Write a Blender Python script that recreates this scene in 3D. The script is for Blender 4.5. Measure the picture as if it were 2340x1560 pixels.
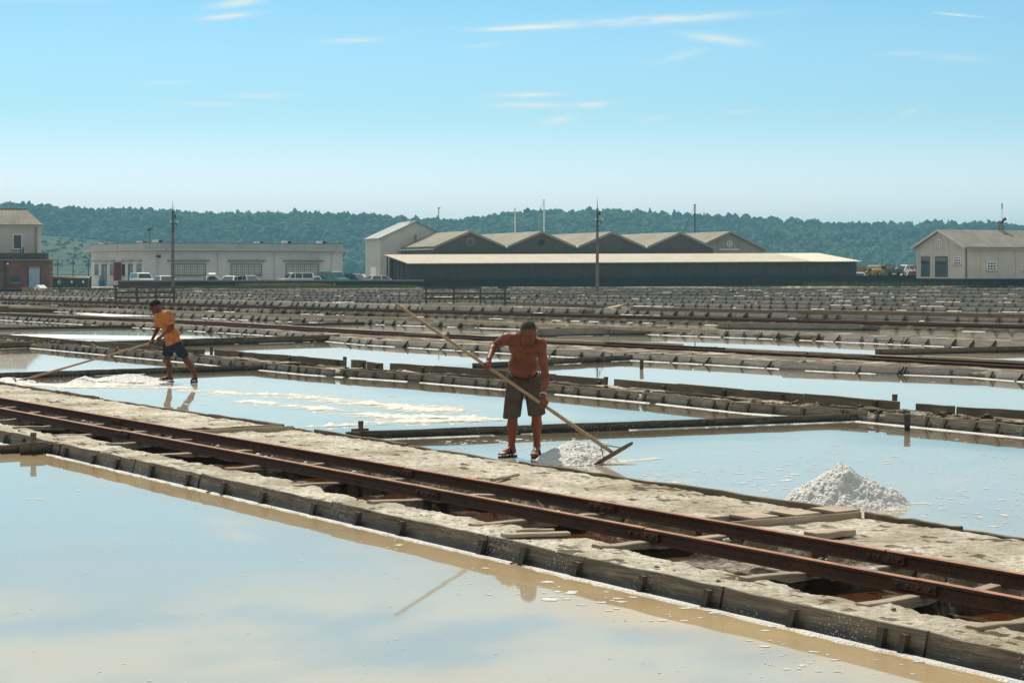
import bpy, math, random
import numpy as np
from mathutils import Vector, Matrix

for o in list(bpy.data.objects):
    bpy.data.objects.remove(o)
SC = bpy.context.scene
COL = SC.collection
rnd = random.Random(7)
R = math.radians

# ------------------------------------------------------------------ camera
FPX, CX, HZ, EYE = 4680.0, 1170.0, 615.0, 2.2      # focal length and horizon in photo pixels, eye height in metres
cam = bpy.data.cameras.new('camera')
cam.sensor_width = 36.0
cam.lens = FPX / 2340 * 36.0
cam.shift_y = -(780 - HZ) / 2340
cam.clip_start = 0.5
cam.clip_end = 9000
co = bpy.data.objects.new('camera', cam)
co.location = (0, 0, EYE)
co.rotation_euler = (R(90), 0, 0)
COL.objects.link(co)
SC.camera = co

# ------------------------------------------------------------------ sky, sun, exposure
SUN_AZ, SUN_EL = -17.0, 50.0                       # degrees from the viewing direction, to the left
def build_world():
    w = bpy.data.worlds.new('World')
    SC.world = w
    w.use_nodes = True
    nt = w.node_tree
    N, L = nt.nodes, nt.links
    bg = N['Background']
    sky = N.new('ShaderNodeTexSky')
    sky.sky_type = 'NISHITA'
    sky.sun_disc = False
    sky.sun_elevation = R(SUN_EL)
    sky.sun_rotation = R(SUN_AZ)
    sky.air_density = 1.0
    sky.dust_density = 0.6
    sky.ozone_density = 2.0
    tc = N.new('ShaderNodeTexCoord')
    sep = N.new('ShaderNodeSeparateXYZ')
    L.new(tc.outputs['Generated'], sep.inputs[0])
    def mth(op, a, b=None, clamp=False):
        m = N.new('ShaderNodeMath'); m.operation = op; m.use_clamp = clamp
        for i, v in enumerate((a, b)):
            if v is None: continue
            if isinstance(v, (int, float)): m.inputs[i].default_value = v
            else: L.new(v, m.inputs[i])
        return m.outputs[0]
    el = mth('ARCSINE', sep.outputs['Z'])
    az = mth('ARCTAN2', sep.outputs['X'], sep.outputs['Y'])
    # the deep summer blue of the photograph: an overall colour filter on the physical sky
    rp = N.new('ShaderNodeValToRGB')
    e = rp.color_ramp
    e.interpolation = 'EASE'
    e.elements[0].position = 0.0; e.elements[0].color = SKY_T[0] + (1,)
    e.elements[1].position = 1.0; e.elements[1].color = SKY_T[-1] + (1,)
    for p, c in zip((0.10, 0.30, 0.62), SKY_T[1:-1]):
        q = e.elements.new(p); q.color = c + (1,)
    L.new(mth('DIVIDE', el, R(16), True), rp.inputs[0])
    mul = N.new('ShaderNodeMix'); mul.data_type = 'RGBA'; mul.blend_type = 'MULTIPLY'
    mul.inputs['Factor'].default_value = 1.0
    L.new(sky.outputs[0], mul.inputs['A']); L.new(rp.outputs[0], mul.inputs['B'])
    # the clear sky is brighter round the sun's side and deeper opposite it
    side = mth('ADD', mth('MULTIPLY', mth('COSINE', mth('SUBTRACT', az, R(SUN_AZ))), 0.21), 0.79)
    dim = N.new('ShaderNodeMix'); dim.data_type = 'RGBA'; dim.blend_type = 'MULTIPLY'; dim.inputs['Factor'].default_value = 1.0
    sdc = N.new('ShaderNodeCombineXYZ')
    for i in range(3): L.new(side, sdc.inputs[i])
    L.new(mul.outputs['Result'], dim.inputs['A']); L.new(sdc.outputs[0], dim.inputs['B'])
    mul = dim
    # thin cirrus: noise stretched along the horizon
    cmb = N.new('ShaderNodeCombineXYZ')
    L.new(mth('MULTIPLY', az, 22.0), cmb.inputs[0])
    L.new(mth('ADD', mth('MULTIPLY', el, 150.0), mth('MULTIPLY', az, -9.0)), cmb.inputs[1])
    nz = N.new('ShaderNodeTexNoise'); nz.inputs['Scale'].default_value = 1.0
    nz.inputs['Detail'].default_value = 8; nz.inputs['Roughness'].default_value = 0.66
    L.new(cmb.outputs[0], nz.inputs['Vector'])
    def ramp(v, a, b):
        m = N.new('ShaderNodeMapRange'); m.clamp = True
        m.interpolation_type = 'SMOOTHSTEP'
        L.new(v, m.inputs['Value'])
        m.inputs['From Min'].default_value = a; m.inputs['From Max'].default_value = b
        return m.outputs[0]
    # a bank of thin high cloud that starts above the picture's upper edge (the near pan mirrors it)
    cm2 = N.new('ShaderNodeCombineXYZ')
    L.new(mth('MULTIPLY', az, 7.0), cm2.inputs[0]); L.new(mth('ADD', mth('MULTIPLY', el, 48.0), mth('MULTIPLY', az, 4.0)), cm2.inputs[1])
    nz2 = N.new('ShaderNodeTexNoise'); nz2.inputs['Scale'].default_value = 1.0
    nz2.inputs['Detail'].default_value = 8; nz2.inputs['Roughness'].default_value = 0.62
    L.new(cm2.outputs[0], nz2.inputs['Vector'])
    bank = mth('MULTIPLY', ramp(el, R(7.6), R(9.8)), ramp(nz2.outputs[0], 0.35, 0.57))
    bank = mth('MULTIPLY', bank, 0.9)
    # single wisps seen in the photograph, each at its own azimuth and elevation
    tot = bank
    fine = ramp(nz.outputs[0], 0.30, 0.56)
    for (x, y, hw, hh, tilt, s) in WISPS:
        a0 = math.atan((x - CX) / FPX); e0 = math.atan((HZ - y) / FPX)
        da = mth('SUBTRACT', az, a0); de = mth('SUBTRACT', el, e0)
        dd = mth('SUBTRACT', de, mth('MULTIPLY', da, tilt))
        gx = mth('POWER', mth('DIVIDE', da, hw / FPX), 2.0); gy = mth('POWER', mth('DIVIDE', dd, hh / FPX), 2.0)
        g = mth('EXPONENT', mth('MULTIPLY', mth('ADD', gx, gy), -1.0))
        tot = mth('MAXIMUM', tot, mth('MULTIPLY', mth('MULTIPLY', g, fine), min(1.0, s * 1.25)))
    cl = N.new('ShaderNodeMix'); cl.data_type = 'RGBA'
    L.new(tot, cl.inputs['Factor'])
    L.new(mul.outputs['Result'], cl.inputs['A'])
    cl.inputs['B'].default_value = CLOUD + (1,)
    L.new(cl.outputs['Result'], bg.inputs['Color'])
    bg.inputs['Strength'].default_value = 0.1
SKY_T = [(1.42, 1.42, 1.92), (1.36, 1.39, 1.72), (0.74, 1.06, 1.22), (0.50, 0.96, 1.10), (0.23, 0.45, 0.58)]
CLOUD = (9.4, 9.6, 9.0)
WISPS = [  # photo x, y of the middle, half width, half height, tilt, density
    (1440, 50, 230, 9, 0.05, 0.95), (1200, 63, 140, 6, 0.04, 0.85), (1640, 93, 70, 10, -0.12, 0.6), (1545, 132, 60, 9, 0.25, 0.35),
    (545, 12, 55, 9, 0.15, 0.6), (525, 42, 60, 7, 0.12, 0.7), (1205, 217, 60, 5, 0.02, 0.75), (1215, 242, 80, 7, 0.0, 0.8),
    (1350, 240, 40, 6, 0.05, 0.7), (1275, 274, 36, 9, 0.2, 0.6), (605, 223, 60, 6, 0.02, 0.45), (480, 243, 90, 5, -0.02, 0.35),
    (810, 94, 70, 6, 0.05, 0.4), (2190, 48, 42, 2.2, -0.12, 0.95), (2190, 143, 60, 8, -0.05, 0.25), (2080, 132, 60, 5, 0, 0.25),
    (1120, 103, 60, 6, 0.1, 0.35), (1497, 271, 30, 5, 0.1, 0.4), (2080, 262, 22, 6, 0.3, 0.3), (1690, 258, 50, 4, 0.08, 0.3),
    (380, 196, 50, 4, 0.05, 0.25), (180, 10, 160, 9, 0.05, 0.22)]
HAZE_C, HAZE_D = (0.33, 0.76, 1.0), 0.00031
build_world()
sl = bpy.data.lights.new('sun', 'SUN')
sl.energy = 5.0
sl.angle = R(0.53)
sl.color = (1.0, 0.92, 0.78)
so = bpy.data.objects.new('sun', sl)
sd = Vector((math.sin(R(SUN_AZ)) * math.cos(R(SUN_EL)), math.cos(R(SUN_AZ)) * math.cos(R(SUN_EL)), math.sin(R(SUN_EL))))
so.rotation_euler = (-sd).to_track_quat('-Z', 'Y').to_euler()
so.location = (-30, 60, 80)
COL.objects.link(so)
vs = SC.view_settings
vs.view_transform = 'Standard'
vs.look = 'None'
vs.exposure = 0.0
vs.gamma = 1.0
vs.use_curve_mapping = False
SC.render.engine = 'CYCLES'
SC.cycles.use_denoising = True
SC.cycles.max_bounces = 6
SC.cycles.volume_bounces = 0
SC.cycles.caustics_reflective = False
SC.cycles.caustics_refractive = False

# ------------------------------------------------------------------ helpers
def G(px, py, z=0.0):
    """the point on the level z that the photo shows at this pixel"""
    Y = FPX * (EYE - z) / (py - HZ)
    return Vector(((px - CX) * Y / FPX, Y, z))
def W(px, py, Y):
    """the point at distance Y that the photo shows at this pixel"""
    return Vector(((px - CX) * Y / FPX, Y, EYE - (py - HZ) * Y / FPX))
def srgb(r, g, b):
    f = lambda c: (c / 255 / 12.92) if c <= 10 else ((c / 255 + 0.055) / 1.055) ** 2.4
    return (f(r), f(g), f(b))

def lat(ix, iy, iz, seed):
    h = np.sin(ix * 127.1 + iy * 311.7 + iz * 74.7 + seed * 53.3) * 43758.5453
    return h - np.floor(h)
def vnoise(x, y, seed=0):
    x = np.asarray(x, float); y = np.asarray(y, float)
    ix, iy = np.floor(x), np.floor(y)
    fx, fy = x - ix, y - iy
    fx = fx * fx * (3 - 2 * fx); fy = fy * fy * (3 - 2 * fy)
    a, b = lat(ix, iy, 0, seed), lat(ix + 1, iy, 0, seed)
    c, d = lat(ix, iy + 1, 0, seed), lat(ix + 1, iy + 1, 0, seed)
    return (a + (b - a) * fx) * (1 - fy) + (c + (d - c) * fx) * fy
def fbm(x, y, seed=0, oct=4, gain=0.5):
    t, a, n = 0.0, 1.0, 0.0
    for k in range(oct):
        t = t + a * vnoise(x * 2 ** k, y * 2 ** k, seed + k * 7); n += a; a *= gain
    return t / n          # 0..1
def sst(a, b, x):
    t = np.clip((x - a) / (b - a), 0, 1)
    return t * t * (3 - 2 * t)

def link(o, parent=None):
    COL.objects.link(o)
    if parent is not None: o.parent = parent
    return o
def mesh_obj(name, verts, faces, mat=None, parent=None, smooth=False):
    me = bpy.data.meshes.new(name)
    if isinstance(verts, np.ndarray): verts = verts.tolist()
    me.from_pydata(verts, [], faces)
    if mat: me.materials.append(mat)
    if smooth: me.polygons.foreach_set('use_smooth', [True] * len(me.polygons))
    me.update()
    return link(bpy.data.objects.new(name, me), parent)
def big_mesh(name, V, F, mat=None, parent=None, smooth=False):
    """V (n,3) floats, F (m,k) ints"""
    me = bpy.data.meshes.new(name)
    F = np.asarray(F, np.int32); m, k = F.shape
    me.vertices.add(len(V)); me.vertices.foreach_set('co', np.asarray(V, np.float32).ravel())
    me.loops.add(m * k); me.loops.foreach_set('vertex_index', F.ravel())
    me.polygons.add(m); me.polygons.foreach_set('loop_start', np.arange(0, m * k, k, dtype=np.int32))
    me.polygons.foreach_set('loop_total', np.full(m, k, np.int32))
    if smooth: me.polygons.foreach_set('use_smooth', np.ones(m, bool))
    if mat: me.materials.append(mat)
    me.update(calc_edges=True); me.validate()
    return link(bpy.data.objects.new(name, me), parent)
def grid_faces(n, m):
    i = np.arange(n * m).reshape(n, m)
    return np.stack([i[:-1, :-1], i[1:, :-1], i[1:, 1:], i[:-1, 1:]], -1).reshape(-1, 4)
def tag(o, label=None, cat=None, group=None, kind=None):
    if label: o['label'] = label
    if cat: o['category'] = cat
    if group: o['group'] = group
    if kind: o['kind'] = kind
    return o
def empty(name, loc=(0, 0, 0), rz=0.0, parent=None):
    o = bpy.data.objects.new(name, None)
    o.location = loc; o.rotation_euler = (0, 0, rz); o.empty_display_size = 0.2
    return link(o, parent)
def frame(o, origin, xa, za):
    """place o so that its local x runs along xa and its z as near za as it can"""
    x = Vector(xa).normalized(); y = Vector(za).cross(x).normalized(); z = x.cross(y)
    m = Matrix((x, y, z)).transposed().to_4x4(); m.translation = Vector(origin)
    o.matrix_local = m
    return o

class MB:
    def __init__(s): s.v, s.f = [], []
    def add(s, vs, fs):
        n = len(s.v); s.v += [tuple(v) for v in vs]; s.f += [tuple(i + n for i in f) for f in fs]
        return s
    def box(s, x0, x1, y0, y1, z0, z1):
        return s.add([(x0, y0, z0), (x1, y0, z0), (x1, y1, z0), (x0, y1, z0), (x0, y0, z1), (x1, y0, z1), (x1, y1, z1), (x0, y1, z1)],
                     [(3, 2, 1, 0), (4, 5, 6, 7), (0, 1, 5, 4), (1, 2, 6, 5), (2, 3, 7, 6), (3, 0, 4, 7)])
    def quad(s, a, b, c, d): return s.add([a, b, c, d], [(0, 1, 2, 3)])
    def bar(s, a, b, w, h=None, up=(0, 0, 1)):
        a, b = Vector(a), Vector(b); h = h or w
        d = (b - a).normalized(); u = Vector(up)
        if abs(d.dot(u)) > 0.98: u = Vector((0, 1, 0))
        x = d.cross(u).normalized(); z = x.cross(d)
        c = [x * -w / 2 + z * -h / 2, x * w / 2 + z * -h / 2, x * w / 2 + z * h / 2, x * -w / 2 + z * h / 2]
        return s.add([a + k for k in c] + [b + k for k in c], [(3, 2, 1, 0), (4, 5, 6, 7), (0, 1, 5, 4), (1, 2, 6, 5), (2, 3, 7, 6), (3, 0, 4, 7)])
    def tube(s, pts, r, n=8, cap=True):
        pts = [Vector(p) for p in pts]
        rs = r if isinstance(r, (list, tuple)) else [r] * len(pts)
        base = len(s.v); ux = None
        for i, p in enumerate(pts):
            d = (pts[min(i + 1, len(pts) - 1)] - pts[max(i - 1, 0)]).normalized()
            if ux is None:
                ux = d.cross(Vector((0, 0, 1)) if abs(d.z) < 0.9 else Vector((1, 0, 0))).normalized()
            ux = (ux - d * ux.dot(d)).normalized(); uy = d.cross(ux)
            for k in range(n):
                t = 2 * math.pi * k / n
                s.v.append(tuple(p + (ux * math.cos(t) + uy * math.sin(t)) * rs[i]))
        for i in range(len(pts) - 1):
            for k in range(n):
                a = base + i * n + k; b = base + i * n + (k + 1) % n
                s.f.append((a, b, b + n, a + n))
        if cap:
            s.f.append(tuple(base + k for k in reversed(range(n))))
            s.f.append(tuple(base + (len(pts) - 1) * n + k for k in range(n)))
        return s
    def prism(s, poly, y0, y1):
        """outline in x, z pulled along y"""
        n = len(poly)
        return s.add([(x, y0, z) for x, z in poly] + [(x, y1, z) for x, z in poly],
                     [tuple(range(n)), tuple(range(2 * n - 1, n - 1, -1))] + [(i + n, (i + 1) % n + n, (i + 1) % n, i) for i in range(n)])
    def build(s, name, mat, parent=None, smooth=False):
        return mesh_obj(name, s.v, s.f, mat, parent, smooth)

# ------------------------------------------------------------------ materials
class NT:
    def __init__(s, name):
        s.m = bpy.data.materials.new(name); s.m.use_nodes = True
        s.N, s.L = s.m.node_tree.nodes, s.m.node_tree.links
        s.p = s.N['Principled BSDF']
    def val(s, sock, v):
        if v is None: return
        if isinstance(v, bpy.types.NodeSocket): s.L.new(v, sock)
        elif isinstance(v, (tuple, list)) and len(v) == 3 and sock.type == 'RGBA': sock.default_value = tuple(v) + (1,)
        else: sock.default_value = v
    def pos(s, kind='world'):
        if kind == 'world': return s.N.new('ShaderNodeNewGeometry').outputs['Position']
        return s.N.new('ShaderNodeTexCoord').outputs['Object']
    def mapv(s, vec, scale=(1, 1, 1), rot=(0, 0, 0)):
        n = s.N.new('ShaderNodeMapping'); s.L.new(vec, n.inputs[0])
        n.inputs['Scale'].default_value = scale; n.inputs['Rotation'].default_value = rot
        return n.outputs[0]
    def noise(s, vec, scale=1.0, detail=4, rough=0.55, dist=0.0):
        n = s.N.new('ShaderNodeTexNoise'); s.L.new(vec, n.inputs['Vector'])
        n.inputs['Scale'].default_value = scale; n.inputs['Detail'].default_value = detail
        n.inputs['Roughness'].default_value = rough; n.inputs['Distortion'].default_value = dist
        return n.outputs[0]
    def voro(s, vec, scale, feature='F1', out='Distance'):
        n = s.N.new('ShaderNodeTexVoronoi'); n.feature = feature; s.L.new(vec, n.inputs['Vector'])
        n.inputs['Scale'].default_value = scale
        return n.outputs[out]
    def rng(s, v, a, b, c=0.0, d=1.0):
        n = s.N.new('ShaderNodeMapRange'); n.clamp = True; s.L.new(v, n.inputs[0])
        for i, q in enumerate((a, b, c, d)): n.inputs[i + 1].default_value = q
        return n.outputs[0]
    def mix(s, f, a, b, blend='MIX'):
        n = s.N.new('ShaderNodeMix'); n.data_type = 'RGBA'; n.blend_type = blend
        s.val(n.inputs['Factor'], f); s.val(n.inputs['A'], a); s.val(n.inputs['B'], b)
        return n.outputs['Result']
    def math(s, op, a, b=0.0):
        n = s.N.new('ShaderNodeMath'); n.operation = op; s.val(n.inputs[0], a); s.val(n.inputs[1], b)
        return n.outputs[0]
    def sep(s, vec):
        n = s.N.new('ShaderNodeSeparateXYZ'); s.L.new(vec, n.inputs[0]); return n.outputs
    def comb(s, x, y, z=0.0):
        n = s.N.new('ShaderNodeCombineXYZ')
        for i, q in enumerate((x, y, z)): s.val(n.inputs[i], q)
        return n.outputs[0]
    def rand(s): return s.N.new('ShaderNodeObjectInfo').outputs['Random']
    def bump(s, h, strength=0.3, dist=0.02):
        n = s.N.new('ShaderNodeBump'); s.L.new(h, n.inputs['Height'])
        n.inputs['Strength'].default_value = strength; n.inputs['Distance'].default_value = dist
        s.L.new(n.outputs[0], s.p.inputs['Normal'])
    def out(s, color, rough=0.8, spec=None, metal=None):
        s.val(s.p.inputs['Base Color'], color); s.val(s.p.inputs['Roughness'], rough)
        if spec is not None: s.p.inputs['Specular IOR Level'].default_value = spec
        if metal is not None: s.p.inputs['Metallic'].default_value = metal
        return s.m

def plain(name, c, rough=0.7, var=0.12, scale=3.0, spec=0.3, bump=0.0):
    t = NT(name); p = t.pos('obj')
    n = t.noise(p, scale, 4, 0.6)
    a = tuple(x * (1 - var * 1.5) for x in c); b = tuple(min(1, x * (1 + var)) for x in c)
    if bump: t.bump(t.noise(p, scale * 8, 4), bump, 0.01)
    return t.out(t.mix(t.rng(n, 0.3, 0.7), a, b), rough, spec)

def wood(name, dark, light, wet=None, fine=1.0, salt=0.0, bump=0.5):
    """weathered timber, the grain along the object's own x"""
    t = NT(name); p = t.pos('obj')
    off = t.N.new('ShaderNodeVectorMath'); off.operation = 'ADD'
    t.L.new(p, off.inputs[0]); t.L.new(t.comb(t.math('MULTIPLY', t.rand(), 37.0), t.math('MULTIPLY', t.rand(), 5.0), t.math('MULTIPLY', t.rand(), 9.0)), off.inputs[1])
    q = off.outputs[0]
    g1 = t.noise(t.mapv(q, (1.6 * fine, 26 * fine, 26 * fine)), 1.0, 5, 0.65, 0.9)
    g2 = t.noise(t.mapv(q, (5 * fine, 130 * fine, 130 * fine)), 1.0, 3, 0.6, 0.3)
    blot = t.noise(q, 2.2, 3)
    c = t.mix(t.rng(g1, 0.36, 0.62), dark, light)
    c = t.mix(t.rng(g2, 0.5, 0.66, 0, 0.6), c, tuple(x * 0.45 for x in dark))
    c = t.mix(t.rng(blot, 0.35, 0.75, 0, 0.5), c, tuple(x * 0.55 for x in dark))
    isl = t.N.new('ShaderNodeNewGeometry').outputs['Random Per Island']
    c = t.mix(t.math('MULTIPLY', isl, 0.2), c, tuple(x * 0.6 for x in dark))
    c = t.mix(t.math('MULTIPLY', t.rand(), 0.3), c, tuple(0.5 * (x + y) * 1.25 for x, y in zip(dark, light)))
    rough = 0.75
    if wet:
        z = t.sep(t.pos('world'))[2]
        edge = t.math('ADD', z, t.math('MULTIPLY', t.math('SUBTRACT', t.noise(t.pos('world'), 7, 4), 0.5), 0.06))
        wf = t.rng(edge, 0.03, 0.085, 1.0, 0.0)
        c = t.mix(wf, c, wet)
        rough = t.rng(wf, 0, 1, 0.72, 0.38)
    if salt:
        sp = t.noise(t.pos('world'), 60, 3, 0.7)
        ar = t.noise(t.pos('world'), 1.7, 2)
        k = t.math('MULTIPLY', t.rng(sp, 0.66 - salt * 0.05, 0.70), t.rng(ar, 0.46, 0.6))
        c = t.mix(k, c, (0.75, 0.74, 0.70))
    h = t.math('ADD', g1, t.math('MULTIPLY', g2, 0.4))
    t.bump(h, bump, 0.008)
    return t.out(c, rough, 0.3)

M = {}
M['board'] = wood('grey_board', (0.055, 0.043, 0.028), (0.215, 0.175, 0.115), wet=(0.018, 0.015, 0.011), salt=1.4, bump=0.9)
M['far_board'] = wood('far_grey_board', (0.13, 0.118, 0.10), (0.30, 0.275, 0.235), wet=(0.05, 0.045, 0.037), salt=0.3)
M['stake'] = wood('stake_wood', (0.045, 0.036, 0.025), (0.11, 0.088, 0.06), wet=(0.02, 0.017, 0.013))
M['pale_wood'] = wood('pale_wood', (0.30, 0.23, 0.155), (0.52, 0.42, 0.30), bump=0.35)
M['handle'] = wood('handle_wood', (0.30, 0.20, 0.115), (0.47, 0.335, 0.205), bump=0.15)
M['dark_wood'] = wood('dark_wood', (0.085, 0.062, 0.036), (0.22, 0.165, 0.10), wet=(0.03, 0.025, 0.018))
M['sleeper'] = wood('sleeper_wood', (0.20, 0.155, 0.105), (0.42, 0.35, 0.27), salt=0.8)

def m_rust():
    t = NT('rusty_steel'); p = t.pos('world')
    n = t.noise(p, 5, 5, 0.7); n2 = t.noise(p, 45, 4, 0.7)
    c = t.mix(t.rng(n, 0.3, 0.7), (0.022, 0.0075, 0.0034), (0.066, 0.0225, 0.0085))
    c = t.mix(t.rng(n2, 0.45, 0.75, 0, 0.8), c, (0.13, 0.046, 0.015))
    t.bump(n2, 0.35, 0.004)
    return t.out(c, 0.72, 0.35)
M['rust'] = m_rust()
M['sunlit_rail_head'] = plain('rust_with_painted_sunlight', (0.34, 0.135, 0.05), 0.5, 0.3, 6.0, 0.4)  # sunlight along the rail tops, put into a brighter rust colour
def m_soil(name, a, b, salt, scale=1.0):
    t = NT(name); p = t.pos('world')
    n1 = t.noise(p, 1.3 * scale, 5, 0.6); n2 = t.noise(p, 9 * scale, 5, 0.65); n3 = t.noise(p, 55 * scale, 4, 0.7)
    c = t.mix(t.rng(n2, 0.3, 0.7), a, b)
    n4 = t.noise(t.mapv(p, (1, 1, 1)), 26 * scale, 4, 0.7, 0.6)
    c = t.mix(t.rng(n3, 0.52, 0.66, 0, 0.8), c, tuple(x * 0.42 for x in a))
    c = t.mix(t.rng(n4, 0.55, 0.68, 0, 0.75), c, tuple(x * 0.36 for x in a))
    c = t.mix(t.rng(t.noise(p, 2.6 * scale, 4, 0.6), 0.5, 0.72, 0, 0.55), c, tuple(x * 0.62 for x in a))
    sm = t.math('MULTIPLY', t.rng(n1, 0.50 - salt * 0.2, 0.68 - salt * 0.1), t.rng(t.noise(p, 17 * scale, 4, 0.7), 0.34, 0.6))
    c = t.mix(t.math('MULTIPLY', sm, 0.9), c, (0.78, 0.74, 0.64))
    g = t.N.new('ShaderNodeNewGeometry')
    # steeper faces take a darker tone of the earth colour
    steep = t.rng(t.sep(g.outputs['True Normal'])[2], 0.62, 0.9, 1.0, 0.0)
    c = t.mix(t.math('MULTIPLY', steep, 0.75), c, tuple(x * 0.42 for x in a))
    h = t.math('ADD', n2, t.math('MULTIPLY', n3, 0.5))
    t.bump(h, 1.0, 0.035)
    return t.out(c, 0.95, 0.1)
M['soil'] = m_soil('pale_salty_earth', (0.235, 0.195, 0.135), (0.46, 0.40, 0.295), 0.75)
M['pit_mud'] = m_soil('rust_stained_mud', (0.030, 0.018, 0.010), (0.085, 0.045, 0.024), 0.0)
M['soil_far'] = m_soil('far_pale_earth', (0.15, 0.125, 0.085), (0.33, 0.28, 0.20), 0.12, 0.4)
M['mud'] = m_soil('brown_mud', (0.085, 0.063, 0.038), (0.20, 0.155, 0.105), 0.05)
M['gravel'] = m_soil('gravel_ground', (0.25, 0.235, 0.21), (0.42, 0.40, 0.36), 0.1, 0.5)

def m_water(name, bedA, bedB, wave=0.014, scale=2.2, salt_bed=0.0, bedC=None):
    t = NT(name); p = t.pos('world')
    n = t.noise(p, 0.45, 4, 0.6)
    c = t.mix(t.rng(n, 0.3, 0.7), bedA, bedB)
    if bedC:                                       # salt settled on the bed away from the banks
        at = t.N.new('ShaderNodeAttribute'); at.attribute_name = 'settled_salt'
        k = t.math('MULTIPLY', at.outputs['Fac'], t.rng(t.noise(p, 0.8, 4, 0.65), 0.25, 0.5, 0.7, 1.0))
        c = t.mix(k, c, bedC)
    if salt_bed:
        s = t.noise(t.mapv(p, (0.55, 1.0, 1.0), (0, 0, R(32))), 0.55, 5, 0.6)
        c = t.mix(t.rng(s, 0.50, 0.66, 0, salt_bed), c, (0.62, 0.60, 0.53))
    w = t.math('ADD', t.noise(t.mapv(p, (1, 1, 0.0)), scale, 2, 0.5), t.math('MULTIPLY', t.noise(t.mapv(p, (1, 1, 0.0)), scale * 7, 2, 0.5), 0.12))
    calm = t.rng(t.noise(t.mapv(p, (1, 1, 0.0)), 0.21, 2), 0.35, 0.65, 0.35, 1.0)
    t.bump(t.math('MULTIPLY', w, calm), wave, 0.02)
    t.p.inputs['IOR'].default_value = 1.36
    return t.out(c, 0.025, 0.5)
M['water'] = m_water('brine', (0.10, 0.08, 0.048), (0.17, 0.14, 0.09), bedC=(0.40, 0.36, 0.285))
M['water_near'] = m_water('pale_brine', (0.33, 0.245, 0.135), (0.46, 0.345, 0.195), wave=0.013, scale=4.5, bedC=(0.33, 0.33, 0.285))
M['pit_water'] = m_water('rusty_water', (0.045, 0.015, 0.006), (0.10, 0.036, 0.013), 0.03, 4)
def m_salt(name, c=(0.57, 0.57, 0.55)):
    t = NT(name); p = t.pos('world')
    n = t.noise(p, 70, 4, 0.7)
    t.bump(t.math('ADD', n, t.voro(p, 55)), 0.8, 0.012)
    t.p.inputs['Subsurface Weight'].default_value = 0.25
    t.p.inputs['Subsurface Radius'].default_value = (0.02, 0.02, 0.02)
    return t.out(t.mix(t.rng(n, 0.25, 0.6), tuple(x * 0.86 for x in c), c), 0.55, 0.4)
M['salt'] = m_salt('white_salt')
def m_scum():
    t = NT('wet_salt_film'); p = t.pos('world')
    n = t.noise(p, 25, 4, 0.7)
    at = t.N.new('ShaderNodeAttribute'); at.attribute_name = 'cover'
    grit = t.math('ADD', t.math('MULTIPLY', t.math('SUBTRACT', t.noise(t.mapv(p, (0.6, 1.0, 1.0)), 11, 5, 0.75), 0.5), 1.1), t.math('MULTIPLY', t.math('SUBTRACT', t.noise(p, 1.6, 3, 0.6), 0.5), 0.5))
    t.L.new(t.rng(t.math('ADD', at.outputs['Fac'], grit), 0.02, 0.55), t.p.inputs['Alpha'])
    t.bump(n, 0.5, 0.008)
    return t.out(t.mix(t.rng(n, 0.3, 0.65), (0.50, 0.47, 0.39), (0.68, 0.645, 0.56)), 0.45, 0.4)
M['salt_film'] = m_scum()
M['salt_film'].blend_method = 'HASHED'

# ================================================================== GROUND, YARD, WATER
PHI = R(18)
FD = Vector((math.cos(PHI), math.sin(PHI), 0))      # along the quay and the fronts of the sheds
BD = Vector((-math.sin(PHI), math.cos(PHI), 0))     # away from the camera, along their sides
def sheet(name, pts, mat):
    return tag(mesh_obj(name, pts, [tuple(range(len(pts)))], mat), kind='structure')
sheet('ground', [(-1600, -60, -0.35), (1600, -60, -0.35), (1600, 4200, -0.35), (-1600, 4200, -0.35)], M['mud'])
Ud = Vector((-0.5225, 0.8526, 0)).normalized(); Vd = Vector((Ud.y, -Ud.x, 0))
BANKS = [[(-260, 776), (90, 797), (700, 856), (1190, 893), (1700, 944), (2340, 1000), (2600, 1026)], [(-420, 708), (0, 731), (600, 766), (830, 788), (1280, 815), (1900, 850), (2480, 884)],
         [(-420, 690), (240, 717), (1170, 752), (1800, 776), (2600, 814)], [(790, 1006), (1962, 962)], [(-200, 872), (702, 842)], [(1080, 843), (1592, 815)], [(190, 797), (776, 779)], [(-160, 1044), (146, 1030)]]
def bank_dist(X, Y):
    d = np.full(X.shape, 99.0)
    for run in BANKS:
        q = [G(*p) for p in run]
        for a, b in zip(q, q[1:]):
            e = b - a; t = np.clip(((X - a.x) * e.x + (Y - a.y) * e.y) / (e.x ** 2 + e.y ** 2), 0, 1)
            d = np.minimum(d, np.hypot(X - a.x - t * e.x, Y - a.y - t * e.y))
    return d
def water_grid(P_, mat, dist):
    n, m = P_.shape[:2]
    o = big_mesh('water', P_.reshape(-1, 3), grid_faces(n, m), mat)
    X, Y = P_[..., 0], P_[..., 1]; d = dist(X, Y)
    k = sst(0.5, 2.6, d + (fbm(X * 0.7, Y * 0.7, 91, 4) - 0.5) * 1.6)
    at = o.data.attributes.new('settled_salt', 'FLOAT', 'POINT'); at.data.foreach_set('value', k.ravel().astype(np.float32))
    return tag(o, kind='structure')
tt = np.concatenate([np.arange(-40, 0, 4.0), np.arange(0, 75, 0.35), np.arange(75, 330, 5.0)]); ss = np.concatenate([np.arange(8.4, 45, 0.35), np.arange(45, 260, 5.0)])
TT_, SS_ = np.meshgrid(tt, ss, indexing='ij')
wp = np.stack([Vd.x * SS_ + Ud.x * TT_, Vd.y * SS_ + Ud.y * TT_, SS_ * 0], -1)
water_grid(wp, M['water'], bank_dist)
tt = np.arange(-12, 76, 0.4); ss = np.linspace(-9, 8.4, 48)
TT_, SS_ = np.meshgrid(tt, ss, indexing='ij')
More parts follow.
